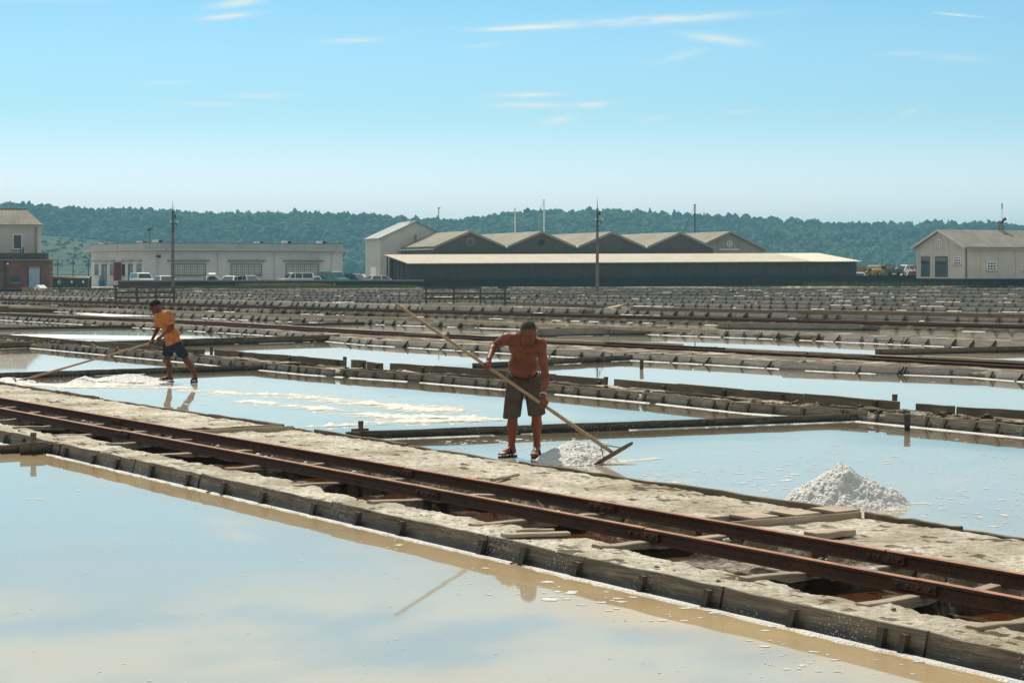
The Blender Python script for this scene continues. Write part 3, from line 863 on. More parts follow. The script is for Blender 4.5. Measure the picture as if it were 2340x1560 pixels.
# first dike beyond the workers' pans
d1, l1 = dike([(-260, 776), (-60, 785), (90, 797), (400, 826), (700, 856), (950, 873), (1190, 893), (1500, 922), (1700, 944), (1955, 962), (2340, 1000), (2600, 1026)],
              1.25, 0.10, 0.16, 0.075, 0.09, 2.3, 0.55, wedge=0.05, mat='board', soil='mud', amp=0.085, freq=3.2, seed=5, skip_px=((50, 794, 86, 798), (2010, 968, 2072, 974)))
back_boards(d1, [(0, 763, 466, 798), (489, 797, 789, 821), (802, 822, 837, 824), (839, 825, 875, 828), (891, 829, 1157, 846), (1157, 846, 1383, 864), (1403, 865, 1697, 888), (1697, 888, 2056, 916), (2092, 920, 2180, 927), (2184, 927, 2480, 944)], 0.24, 0.24, 'dark_wood')
# the dike with the second track
d2, l2 = dike([(-420, 708), (-120, 723), (0, 731), (300, 748), (600, 766), (830, 788), (1280, 815), (1600, 832), (1900, 850), (2215, 862), (2480, 884)],
              3.4, 0.12, 0.165, 0.11, 0.16, 2.6, 0.85, wedge=0.6, amp=0.06, seed=7, skip_px=((774, 780, 806, 784), (2222, 862, 2256, 866)))
# the next ones; single boards and stakes as far as they can still be told apart
d3, l3 = dike([(-420, 690), (-160, 700), (240, 717), (600, 733), (1170, 752), (1550, 767), (1800, 776), (2340, 800), (2600, 814)],
              2.3, 0.17, 0.21, 0.16, 0.25, 3.0, 0.9, wedge=0.8, amp=0.05, seed=9)
back_boards(d3, [(-60, 696, 285, 706), (300, 706, 600, 716), (604, 717, 990, 728), (1004, 729, 1180, 737), (1184, 738, 1290, 741), (1300, 741, 1580, 751), (1592, 752, 1640, 752)], 0.33, 0.11, 'pale_wood', post=False, pl=3.5)
d4, l4 = dike([(-420, 683), (0, 693), (600, 715), (1170, 729), (1740, 746), (2340, 760), (2560, 766)], 3.4, 0.16, 0.21, 0.14, 0.35, 3.2, 0.75, single=False, wedge=0.5, amp=0.06, seed=11)
d5, l5 = dike([(-420, 676), (0, 684), (270, 690), (600, 698), (945, 709), (1315, 716), (1815, 728), (2340, 737), (2560, 742)], 3.4, 0.20, 0.25, 0.16, 0.4, 3.2, 1.0, single=False, wedge=0.9, amp=0.10, seed=13)
back_boards(d5, [(1180, 690, 1420, 699), (1440, 701, 1740, 707), (1740, 707, 2400, 718)], 0.38, 0.17, 'dark_wood', post=False, pl=4)
FAR_DIKES = []
for i, (pp, amp) in enumerate([
        ([(-300, 671), (0, 677), (600, 688), (1180, 694), (1740, 704), (2340, 713), (2560, 717)], 0.10),
        ([(-300, 668), (0, 672), (600, 681), (1180, 688), (1740, 695), (2340, 702), (2560, 705)], 0.16),
        ([(-300, 665), (0, 668), (600, 674), (1180, 680), (1740, 685), (2340, 691), (2560, 693)], 0.30),
        ([(560, 668), (1180, 673), (1740, 676), (2340, 681), (2560, 683)], 0.34),
        ([(240, 664), (600, 664.5), (1180, 666.5), (1740, 669), (2340, 672), (2560, 673)], 0.36),
        ([(960, 661), (1180, 661.5), (1740, 662.5), (2340, 664.5), (2560, 665)], 0.4)]):
    fd, fl = dike(pp, 2.6, 0.14, 0.21, 0.13, 0.7, 2.6, 0.7 if i < 3 else 0.9, single=False, wedge=0.8, amp=amp, freq=0.8, seed=20 + i, ext=(0, 0)); FAR_DIKES.append((fd, fl, 60 + i))

# ------------------------------------------------------------------ the farther tracks
def far_track(runs, name_label, z=0.33, gauge=0.75, joints=7.0):
    a0 = G(*runs[0], z)
    r_ = empty('railway_track', (a0.x, a0.y, 0.2)); tag(r_, name_label, 'railway track')
    for side in (0, 1):
        ln = Line([G(x, y, z) for x, y in runs])
        k = 0.0
        while k < ln.L - 0.5:
            e = min(k + joints, ln.L)
            m, d, n = ln.at((k + e) / 2), ln.dir((k + e) / 2), ln.nrm((k + e) / 2)
            p = ln.at(k); q = ln.at(e); d = (q - p).normalized()
            vs, fs = rail_mesh((q - p).length - 0.01)
            o = (p + q) / 2 + n * gauge * side; o.z = z - 0.105 + 0.02 * side
            frame(mesh_obj('rail', vs, fs, M['rust'], r_), o - Vector(r_.location), d, (0, 0, 1))
            k = e
    k = 0.6
    while k < ln.L:
        n = ln.nrm(k); o = ln.at(k) + n * gauge * 0.5; o.z = z - 0.105 - 0.10
        vs, fs = plank_mesh(1.2, 0.10, 0.16, 2, 0.01, k)
        frame(mesh_obj('sleeper', vs, fs, M['sleeper'], r_), o - Vector(r_.location), n, (0, 0, 1)); k += 1.1
    return r_
t2 = far_track([(-300, 701), (0, 719), (380, 733), (780, 757), (1170, 776), (1600, 797), (2340, 836), (2560, 848)], 'second rusty railway track, just behind the workers at chest height', 0.20)
# long edging planks that lie along the second track
def edging(runs, z, label_par, mat='pale_wood', H=0.06):
    for (xa, ya, xb, yb) in runs:
        a, b = G(xa, ya, z), G(xb, yb, z); u = (b - a).normalized()
        m = (a + b) / 2
        plank('plank', (b - a).length, H, 0.12, M[mat], label_par, Vector((m.x, m.y, z - H)), u, (0, 0, 1), n=6, jit=0.01)
edging([(20, 714, 160, 720), (170, 719, 470, 733), (476, 732, 640, 742), (644, 742, 738, 748), (744, 748, 1020, 763), (1030, 762, 1140, 768), (1180, 772, 1380, 780), (1392, 779, 1560, 785), (1660, 795, 1840, 803), (1850, 803, 2100, 814), (2110, 812, 2400, 827)], 0.235, d2)
t4 = far_track([(-300, 672), (0, 683), (600, 700), (1170, 716), (1740, 729), (2340, 745), (2560, 750)], 'third rusty railway track, a thin line across the far pans', 0.32)

# ------------------------------------------------------------------ low plank walls across the pans
def cross_wall(a_px, b_px, H, label, mat='board', pl=2.3, posts=True, wid=0.03, crust_on=True):
    a, b = G(*a_px), G(*b_px)
    r_ = empty('plank_wall', a); tag(r_, label, 'plank wall', 'low plank walls between the pans')
    u = (b - a); L = u.length; u = u / L
    n = max(1, round(L / pl)); cuts = [0] + [L * (i + rnd.uniform(-.2, .2)) / n for i in range(1, n)] + [L]
    nn = Vector((u.y, -u.x, 0))
    for c0, c1 in zip(cuts, cuts[1:]):
        plank('plank', c1 - c0 - 0.004, H + 0.1, wid, M[mat], r_, u * (c0 + c1) / 2 + Vector((0, 0, -0.1 + rnd.uniform(-.004, .004))), u, (nn.x * -.03, nn.y * -.03, 1), n=8, jit=0.005)
        if posts:
            k = c0 + (c1 - c0) * 0.06
            MB().box(-0.05, 0.05, -0.012, 0.012, 0, H + 0.085).build('batten', M[mat], r_).matrix_local = Matrix.Translation(u * k + nn * (wid / 2 + 0.014) + Vector((0, 0, -0.1))) @ Matrix((u, Vector((-u.y, u.x, 0)), Vector((0, 0, 1)))).transposed().to_4x4()
    if crust_on:
        ln = Line([Vector((0, 0, 0)), u * L])
        crust(ln, 0.1, L - 0.1, r_, 0.06, -0.05, 0.08, int(L * 10) % 17, 0.52)
    return r_
cross_wall((790, 1006), (1962, 962), 0.115, 'low dark plank wall running behind the bare-chested man')
cross_wall((-200, 872), (702, 842), 0.12, 'low grey plank wall right behind the man in the orange shirt')
cross_wall((1080, 843), (1592, 815), 0.13, 'thin dark plank wall right of the bare-chested man at waist height')
cross_wall((190, 797), (776, 779), 0.2, 'grey plank wall behind the orange shirt, ending at a gap', pl=3)
cross_wall((-220, 804), (84, 794), 0.17, 'short grey plank wall at the left edge above the rake', pl=3)
cross_wall((-160, 1044), (146, 1030), 0.11, 'short plank wall with a gate at the left edge of the nearest pan')
cross_wall((1228, 770), (1524, 763), 0.26, 'grey plank wall level with the bare-chested man\'s head', 'far_board', 3)
cross_wall((-200, 757), (320, 748), 0.1, 'thin dark plank wall left of the orange shirt by the second track', 'dark_wood', 4, crust_on=False)
cross_wall((560, 748), (925, 738), 0.1, 'thin dark plank wall left of the long rake\'s upper end', 'dark_wood', 4, crust_on=False)
cross_wall((-200, 715), (236, 711), 0.3, 'dark bank of planks at the far left behind the pans', 'dark_wood', 4, crust_on=False)
cross_wall((2000, 812), (2600, 798), 0.16, 'thin dark plank wall at the right edge under the bright boards', 'dark_wood', 4, crust_on=False)
cross_wall((1640, 752), (2006, 756), 0.24, 'grey plank wall in the far pans right of centre', 'far_board', 4, crust_on=False)

# gates: a small board with a paddle-shaped handle, stuck into a wall
def gate(px, py, label, Y=None, hh=0.27, bw=0.15):
    p = G(px, py); r_ = empty('sluice_gate', p, R(30)); tag(r_, label, 'sluice gate', 'small wooden sluice gates')
    MB().box(-bw, bw, -0.045, -0.02, -0.06, 0.14).build('board', M['board'], r_)
    MB().prism([(-0.022, 0.0), (0.022, 0.0), (0.030, hh * 0.78), (0.036, hh * 0.88), (0.030, hh), (-0.030, hh), (-0.036, hh * 0.88), (-0.030, hh * 0.78)], -0.07, -0.045).build('handle', M['board'], r_)
    return r_
gate(73, 1037, 'grey gate with a paddle handle at the left of the nearest pan', hh=0.26)
gate(820, 1003, 'small dark gate with a handle at the end of the middle plank wall', hh=0.24, bw=0.12)
for (x, y, lab) in ((1384, 882, 'short post at the gap in the boards right of the bare-chested man'), (2073, 975, 'dark post with a broad head at the sluice in the far dike'), (2044, 925, 'small post at the end of the back boards at the right'), (1466, 838, 'thin dark post by the second track right of centre'), (788, 832, 'thin post at the end of the back boards left of centre'), (483, 806, 'thin post in the gap right of the orange shirt'), (1024, 771, 'tiny dark post beside the second track under the long handle')):
    p = G(x, y, 0.05); q = MB().add([(-0.03, -0.02, -0.15), (0.03, -0.02, -0.15), (0.03, 0.02, -0.15), (-0.03, 0.02, -0.15), (-0.042, -0.022, 0.2), (0.042, -0.022, 0.2), (0.036, 0.022, 0.2), (-0.036, 0.022, 0.2)],
        [(3, 2, 1, 0), (4, 5, 6, 7), (0, 1, 5, 4), (1, 2, 6, 5), (2, 3, 7, 6), (3, 0, 4, 7)]).build('wooden_post', M['stake'])
    q.location = p; q.rotation_euler = (0, R(rnd.uniform(-3, 3)), R(30)); q.scale = (1, 1, 0.85)
    tag(q, lab, 'post', 'short posts standing in the dikes')

# ================================================================== BUILDINGS BEYOND THE PANS
def m_plaster(name, c, streak=0.25, scale=0.6):
    t = NT(name); p = t.pos('world')
    n = t.noise(p, scale, 5, 0.6); st = t.noise(t.mapv(p, (1.6, 1.6, 0.12)), 1.0, 4, 0.65)
    cc = t.mix(t.rng(n, 0.3, 0.7, 0, 1), tuple(x * 0.88 for x in c), tuple(min(1, x * 1.06) for x in c))
    cc = t.mix(t.rng(st, 0.5, 0.78, 0, streak), cc, tuple(x * 0.55 for x in c))
    t.bump(t.noise(p, 6, 3), 0.15, 0.02)
    return t.out(cc, 0.9, 0.15)
M['white_wall'] = m_plaster('white_plaster', (0.58, 0.575, 0.55), 0.25)
M['parapet'] = m_plaster('parapet_plaster', (0.40, 0.40, 0.385), 0.4)
M['concrete'] = m_plaster('concrete', (0.22, 0.21, 0.185), 0.5)
M['pink_wall'] = m_plaster('pink_grey_plaster', (0.47, 0.43, 0.38), 0.25)
M['brown_wall'] = m_plaster('brown_grey_plaster', (0.13, 0.11, 0.085), 0.4)
M['cream_wall'] = m_plaster('cream_sheet', (0.50, 0.49, 0.44), 0.2)
M['trim'] = m_plaster('stone_trim', (0.30, 0.275, 0.235), 0.3)
def m_tiles(name, a, b, rot, pitch=0.25, rows=0.4):
    t = NT(name); p = t.pos('world')
    q = t.mapv(p, (1, 1, 1), (0, 0, -rot)); s = t.sep(q)
    wav = t.math('SINE', t.math('MULTIPLY', s[0], 6.2832 / pitch))
    row = t.math('FRACT', t.math('DIVIDE', s[1], rows))
    n = t.noise(p, 0.35, 5, 0.65); n2 = t.noise(p, 3.0, 4, 0.7)
    c = t.mix(t.rng(n, 0.3, 0.7), a, b)
    c = t.mix(t.rng(n2, 0.48, 0.72, 0, 0.6), c, tuple(x * 0.5 for x in a))
    c = t.mix(t.rng(row, 0.86, 1.0, 0, 0.45), c, tuple(x * 0.4 for x in a))
    t.bump(t.math('ADD', wav, t.math('MULTIPLY', row, -1.2)), 0.6, 0.05)
    return t.out(c, 0.85, 0.2)
M['tile_grey'] = m_tiles('weathered_tiles', (0.21, 0.19, 0.145), (0.35, 0.32, 0.25), PHI)
M['tile_house'] = m_tiles('house_tiles', (0.16, 0.145, 0.12), (0.27, 0.25, 0.215), R(25), 0.28, 0.55)
M['tile_left'] = m_tiles('left_house_tiles', (0.17, 0.15, 0.12), (0.30, 0.27, 0.22), R(10), 0.30, 0.4)
M['roof_pale'] = m_tiles('pale_roof_sheets', (0.51, 0.445, 0.36), (0.64, 0.57, 0.465), PHI, 0.18, 1.2)
M['roof_new'] = m_tiles('new_roof_sheets', (0.70, 0.64, 0.52), (0.80, 0.74, 0.61), PHI, 0.18, 1.2)
M['metal_roof'] = m_tiles('metal_roof', (0.33, 0.34, 0.34), (0.45, 0.46, 0.46), PHI, 0.5, 2.5)
def m_brick(name, a, b, mortar, scale=1.0):
    t = NT(name)
    n = t.N.new('ShaderNodeTexBrick')
    p = t.pos('obj'); s = t.sep(p)
    t.L.new(t.comb(t.math('ADD', s[0], s[1]), s[2]), n.inputs['Vector'])
    n.inputs['Scale'].default_value = 1.0
    n.inputs['Brick Width'].default_value = 0.27 * scale; n.inputs['Row Height'].default_value = 0.08 * scale; n.inputs['Mortar Size'].default_value = 0.008 * scale
    n.inputs['Color1'].default_value = a + (1,); n.inputs['Color2'].default_value = b + (1,); n.inputs['Mortar'].default_value = mortar + (1,)
    g = t.noise(t.pos('world'), 0.8, 5, 0.65)
    c = t.mix(t.rng(g, 0.4, 0.75, 0, 0.55), n.outputs[0], tuple(x * 0.35 for x in a))
    t.bump(n.outputs['Fac'], -0.4, 0.02)
    return t.out(c, 0.9, 0.15)
M['brick'] = m_brick('red_brick', (0.21, 0.085, 0.055), (0.15, 0.062, 0.042), (0.20, 0.16, 0.13))
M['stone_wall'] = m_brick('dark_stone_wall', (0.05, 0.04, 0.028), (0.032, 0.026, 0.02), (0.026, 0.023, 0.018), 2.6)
M['dark_brick'] = m_brick('dark_red_brick', (0.10, 0.042, 0.032), (0.075, 0.035, 0.028), (0.07, 0.055, 0.045), 1.2)
M['cladding'] = wood('weathered_cladding', (0.042, 0.034, 0.026), (0.095, 0.078, 0.06), fine=0.5)
M['glass'] = NT('window_glass').out((0.03, 0.035, 0.035), 0.06, 0.6)
M['glass_pale'] = NT('blind_glass').out((0.50, 0.51, 0.44), 0.3, 0.5)
M['iron'] = plain('dark_iron', (0.035, 0.04, 0.04), 0.5)
M['frame_dark'] = plain('dark_green_frame', (0.04, 0.055, 0.05), 0.5)
M['white_paint'] = plain('white_paint', (0.74, 0.74, 0.71), 0.5, 0.05)
M['door_grey'] = plain('grey_door', (0.055, 0.065, 0.075), 0.5, 0.2)
M['door_blue'] = plain('pale_blue_door', (0.28, 0.36, 0.44), 0.55, 0.08)
M['black'] = plain('black_louvre', (0.02, 0.02, 0.02), 0.6)
M['grey_pole'] = plain('pole_concrete', (0.13, 0.115, 0.095), 0.8, 0.25)
M['insulator'] = plain('glass_insulator', (0.35, 0.45, 0.42), 0.15, spec=0.6)

def in_frame(px, org, rz):
    """distance along local x of a wall through org (turned rz) at which the photo column px is met"""
    k = (px - CX) / FPX; c, s = math.cos(rz), math.sin(rz)
    return (k * org.y - org.x) / (c - k * s)
def in_side(px, org, rz):
    k = (px - CX) / FPX; c, s = math.cos(rz), math.sin(rz)
    return (k * org.y - org.x) / (-s - k * c)
def zz(py, Y): return EYE - (py - HZ) * Y / FPX

def window(par, x0, x1, z0, z1, nx, nz, fmat, gmat, y=0.0, bar=0.05, frame_w=0.07, side=False, heavy=None, sill=True):
    """a glazed window let into a wall: frame with bars, its glass, its sill. side=True: in the wall along local y"""
    f = MB()
    f.box(x0, x1, y - 0.03, y + 0.05, z0, z0 + frame_w); f.box(x0, x1, y - 0.03, y + 0.05, z1 - frame_w, z1)
    f.box(x0, x0 + frame_w, y - 0.03, y + 0.05, z0 + frame_w, z1 - frame_w); f.box(x1 - frame_w, x1, y - 0.03, y + 0.05, z0 + frame_w, z1 - frame_w)
    for i in range(1, nx):
        x = x0 + (x1 - x0) * i / nx; b = bar * (1.7 if heavy and i % heavy == 0 else 1)
        f.box(x - b / 2, x + b / 2, y - 0.02, y + 0.04, z0 + frame_w, z1 - frame_w)
    for i in range(1, nz):
        z = z0 + (z1 - z0) * i / nz
        f.box(x0 + frame_w, x1 - frame_w, y - 0.015, y + 0.03, z - bar / 2, z + bar / 2)
    g = MB().box(x0 + 0.02, x1 - 0.02, y + 0.0, y + 0.012, z0 + 0.02, z1 - 0.02)
    if side:
        for m in (f, g): m.v = [(b, a, c) for a, b, c in m.v]; m.f = [tuple(reversed(q)) for q in m.f]
    w = f.build('window', fmat, par); g.build('pane', gmat, w)
    if sill:
        q = MB().box(x0 - 0.1, x1 + 0.1, y - 0.14, y + 0.02, z0 - 0.09, z0 - 0.003)
        if side: q.v = [(b, a, c) for a, b, c in q.v]; q.f = [tuple(reversed(k)) for k in q.f]
        q.build('sill', M['trim'], w)
    return w
def swap(m):
    m.v = [(b, a, c) for a, b, c in m.v]; m.f = [tuple(reversed(q)) for q in m.f]; return m
def gable_roof(par, x0, x1, y0, y1, ze, zr, mat, over=0.35, th=0.14, name='roof'):
    """two slopes with their ridge along local y"""
    xm = (x0 + x1) / 2; sl_ = (zr - ze) / (xm - x0)
    for sgn in (-1, 1):
        xe = (x0 - over) if sgn < 0 else (x1 + over); zE = ze - over * sl_
        ym0, ym1 = y0 - over, y1 + over
        a = [(xe, zE), (xm, zr), (xm, zr + th), (xe, zE + th)]
        if sgn > 0: a = a[::-1]
        MB().prism(a, ym0, ym1).build(name, mat, par)
    return sl_

# ---- long white flat-roofed building on the left
RA = R(28)
oA = Vector(((330 - CX) / FPX * 241, 241, 0.05))
A = empty('flat_roofed_building', oA, RA)
tag(A, 'long low white building with a flat roof, grid windows and cars parked in front', 'building')
LA = in_frame(783, oA, RA); DA = in_side(208, oA, RA)
MB().box(0, LA, 0, DA, -0.2, 4.25).build('wall', M['white_wall'], A)
MB().add([(-0.05, -0.05, 4.25), (LA + 0.05, -0.05, 4.25), (LA + 0.05, DA + 0.05, 4.25), (-0.05, DA + 0.05, 4.25), (-0.85, -0.85, 4.40), (LA + 0.85, -0.85, 4.40), (LA + 0.85, DA + 0.85, 4.40), (-0.85, DA + 0.85, 4.40), (-0.85, -0.85, 4.52), (LA + 0.85, -0.85, 4.52), (LA + 0.85, DA + 0.85, 4.52), (-0.85, DA + 0.85, 4.52)],
         [(3, 2, 1, 0), (0, 1, 5, 4), (1, 2, 6, 5), (2, 3, 7, 6), (3, 0, 4, 7), (4, 5, 9, 8), (5, 6, 10, 9), (6, 7, 11, 10), (7, 4, 8, 11), (8, 9, 10, 11)]).build('overhanging_slab', M['cream_wall'], A)
MB().box(0.02, LA - 0.02, 0.02, DA - 0.02, 4.52, 5.22).build('parapet', M['parapet'], A)
MB().box(-0.04, LA + 0.04, -0.04, DA + 0.04, 5.22, 5.30).build('coping', M['concrete'], A)
for (a, b, ca, cb) in ((391, 470, 383, 477), (527, 598, 520, 605), (653, 729, 647, 737)):
    x0, x1 = in_frame(a, oA, RA), in_frame(b, oA, RA)
    window(A, x0, x1, 1.42, 2.78, 16, 4, M['frame_dark'], M['glass_pale'], y=-0.03, bar=0.035, heavy=3)
    MB().box(in_frame(ca, oA, RA), in_frame(cb, oA, RA), -0.45, -0.001, 3.10, 3.24).build('canopy', M['concrete'], A)
for p in (360, 498, 627, 758):
    x = in_frame(p, oA, RA)
    d_ = MB().tube([(x, -0.12, 0.1), (x, -0.12, 3.9), (x - 0.05, -0.35, 4.3)], 0.06, 8).build('downpipe', M['white_wall'], A)
    MB().box(x - 0.09, x + 0.09, -0.22, -0.02, -0.1, 0.8).build('downpipe_foot', M['iron'], d_)
for (a, b, z0, z1, kind) in ((217, 225, 1.5, 2.75, 'w'), (252, 261, 1.5, 2.75, 'w'), (279, 286, 1.4, 2.75, 'w'), (313, 323, 1.5, 2.75, 'w'), (232, 244, 0.15, 2.78, 'd'), (293, 303, 0.15, 2.78, 'd')):
    y0, y1 = in_side(b, oA, RA), in_side(a, oA, RA)
    if kind == 'w': window(A, y0, y1, z0, z1, 2, 2, M['frame_dark'], M['glass'], y=-0.03, bar=0.06, side=True)
    else:
        dr = swap(MB().box(y0, y1, -0.04, 0.01, z0, z1)).build('door', M['door_grey'], A)
        swap(MB().box(y0 + 0.2, (y0 + y1) / 2 - 0.1, -0.055, -0.041, z0 + 0.2, z1 - 0.2)).build('door_panel', M['glass'], dr)
    swap(MB().box(y0 - 0.5, y1 + 0.5, -0.4, -0.001, 3.1, 3.22)).build('canopy', M['trim'], A)
y0 = in_side(277, oA, RA)
MB().box(-0.95, -0.02, y0 - 0.05, y0 + 0.02, 0.75, 3.0).build('red_shutter', plain('red_leaf', (0.24, 0.05, 0.045), 0.6), A)['label'] = 'dark red shutter leaf standing open'
for (p, w_, h_, yb) in ((221, 0.8, 0.18, 3), (308, 0.9, 0.2, 2), (372, 0.85, 0.36, 2), (604, 0.85, 0.22, 2), (668, 0.9, 0.32, 2), (748, 0.9, 0.32, 2)):
    x = in_frame(p, oA, RA) if p > 330 else 1.0
    yy = 1.5 if p > 330 else in_side(p, oA, RA)
    v_ = MB().box(x - w_ * 0.6, x + w_ * 0.6, yy, yy + 0.8, 5.3, 5.3 + h_).build('roof_vent', M['white_paint'], A)
    MB().box(x - 0.0, x + w_ * 0.55, yy - 0.02, yy - 0.002, 5.33, 5.3 + h_ * 0.92).build('louvre', M['black'], v_)
x = in_frame(344, oA, RA)
ms = MB().tube([(x, 0.4, 5.3), (x, 0.4, 6.9)], 0.03, 6).build('roof_mast', M['iron'], A)
MB().tube([(x - 0.12, 0.4, 6.75), (x + 0.02, 0.28, 6.88), (x + 0.2, 0.15, 7.05)], [0.22, 0.16, 0.03], 8).build('flood_lamp', M['iron'], ms)
MB().tube([(0.0, in_side(268, oA, RA), 4.5), (0.0, in_side(268, oA, RA), 6.2)], 0.025, 6).build('roof_mast', M['concrete'], A)
for (xx, yy, dx) in ((-0.35, DA - 0.1, -0.3), (LA + 0.3, -0.1, 0.35)):
    w_ = MB().bar((xx - dx * 0.9, yy, 3.8), (xx, yy, 3.85), 0.05).build('wall_lamp_arm', M['iron'], A)
    MB().tube([(xx, yy, 3.86), (xx + dx * 0.3, yy, 3.72)], [0.08, 0.15], 8).build('lamp_head', M['white_paint'], w_)
for i, dx in enumerate((0.0, 0.28)):
    MB().box(1.45 + dx, 1.62 + dx, -0.35, -0.05, 3.55 - i * 0.05, 3.8).build('outside_lamp', M['iron'], A)
MB().box(-0.65, -0.02, in_side(228, oA, RA) - 0.5, in_side(228, oA, RA) + 0.4, 0.0, 1.55)
vend = MB().box(-0.35, 0.35, -0.35, 0.35, 0, 0.72).build('canister', plain('blue_paint', (0.03, 0.16, 0.34), 0.4))
vp = W(227, 651, 250); vend.location = (vp.x, 251.2, 0.1); vend.rotation_euler = (0, 0, RA); tag(vend, 'blue canister standing by the dark door of the white building', 'canister')
vt = MB().tube([(0, 0, 0.72), (0, 0, 1.35)], [0.3, 0.24], 8).build('canister_top', M['concrete'], vend)

# ---- house at the left edge: upper storey in pale plaster, behind a brick annex
RG = R(10)
oG = Vector(((87 - CX) / FPX * 228, 228, 0.1))
Gh = empty('plastered_house', oG, RG)
tag(Gh, 'tall pale pink house with a hipped tile roof at the left edge', 'house')
zE, zR_ = zz(513, 228) - 0.1, zz(478, 231) - 0.1
MB().box(-12, 0, 0, 7, -0.2, zE - 0.25).build('wall', M['pink_wall'], Gh)
MB().box(-12.1, 0.1, -0.1, 7.1, zE - 0.25, zE).build('cornice', M['cream_wall'], Gh)
MB().add([(-12, -0.35, zE), (0.35, -0.35, zE), (0.35, 7.35, zE), (-12, 7.35, zE), (-12, 3.5, zR_), (-1.55, 3.5, zR_)], [(0, 1, 5, 4), (1, 2, 5), (2, 3, 4, 5), (3, 0, 4), (3, 2, 1, 0)]).build('roof', M['tile_left'], Gh)
rt = MB()
for i in range(24): rt.tube([(-11.5 + i * 0.42, 3.5, zR_ + 0.02), (-11.5 + i * 0.42 + 0.38, 3.5, zR_ + 0.05)], [0.09, 0.13], 6)
tag(rt.build('ridge_tiles', M['tile_left'], Gh), kind='stuff')
x0, x1 = in_frame(29, oG, RG), in_frame(51, oG, RG)
w_ = window(Gh, x0, x1, zz(570, 228) - 0.1, zz(535, 228) - 0.1, 1, 1, M['white_paint'], M['glass'], y=-0.03, frame_w=0.1)
MB().tube([(-0.25, -0.1, 3), (-0.25, -0.1, zE - 0.3)], 0.07, 8).build('downpipe', M['concrete'], Gh)
oH = Vector(((113 - CX) / FPX * 218.5, 218.5, 0.1))
Hh = empty('brick_annex', oH, RG)
tag(Hh, 'low red brick annex with a flat roof slab and a pale blue door', 'building')
zs = zz(594, 218.5) - 0.1
MB().box(-9, 0, 0, 7.5, -0.2, zs - 0.05).build('wall', M['brick'], Hh)
MB().box(-9, 0.45, -0.45, 7.6, zs - 0.05, zs + 0.06).build('roof_slab', M['concrete'], Hh)
MB().box(-9, -0.42, 0.1, 7, zs + 0.06, zz(578, 218.5) - 0.1).build('parapet', plain('dark_parapet', (0.075, 0.06, 0.05), 0.9, 0.25), Hh)
x0, x1 = in_frame(66, oH, RG), in_frame(91, oH, RG)
dr = MB().box(x0, x1, -0.04, 0.02, -0.1, zz(613, 218.5) - 0.1).build('door', M['door_blue'], Hh)
for x in (x0 - 0.05, x1 + 0.05): MB().box(x - 0.05, x + 0.05, -0.06, -0.001, -0.1, zz(611, 218.5) - 0.1).build('door_post', M['iron'], Hh)
MB().box(x0, x1, -0.06, -0.001, zz(612.5, 218.5) - 0.1, zz(609, 218.5) - 0.1).build('lintel', M['concrete'], Hh)
MB().tube([(x0 + 0.15, -0.08, 1.05), (x0 + 0.15, -0.045, 1.05)], 0.04, 6).build('handle', M['iron'], dr)
x0, x1 = in_frame(25, oH, RG), in_frame(45, oH, RG)
window(Hh, x0, x1, zz(645, 218.5) - 0.1, zz(632, 218.5) - 0.1, 3, 1, M['frame_dark'], M['glass'], y=-0.03)
MB().tube([(in_frame(12, oH, RG), -0.12, 0), (in_frame(12, oH, RG), -0.12, zs - 0.1)], 0.11, 8).build('downpipe', M['iron'], Hh)
MB().box(in_frame(15, oH, RG), in_frame(20, oH, RG), -0.12, -0.01, zs - 0.5, zs - 0.32).build('wall_lamp', M['white_paint'], Hh)
for x in (-2.9, -3.15): MB().tube([(x + 0.4 - 0.3, 1.0, zs + 0.6), (x + 0.4 - 0.3, 1.0, zs + 1.35)], 0.05 if x < -3 else 0.1, 6).build('roof_pipe', M['iron'], Hh)

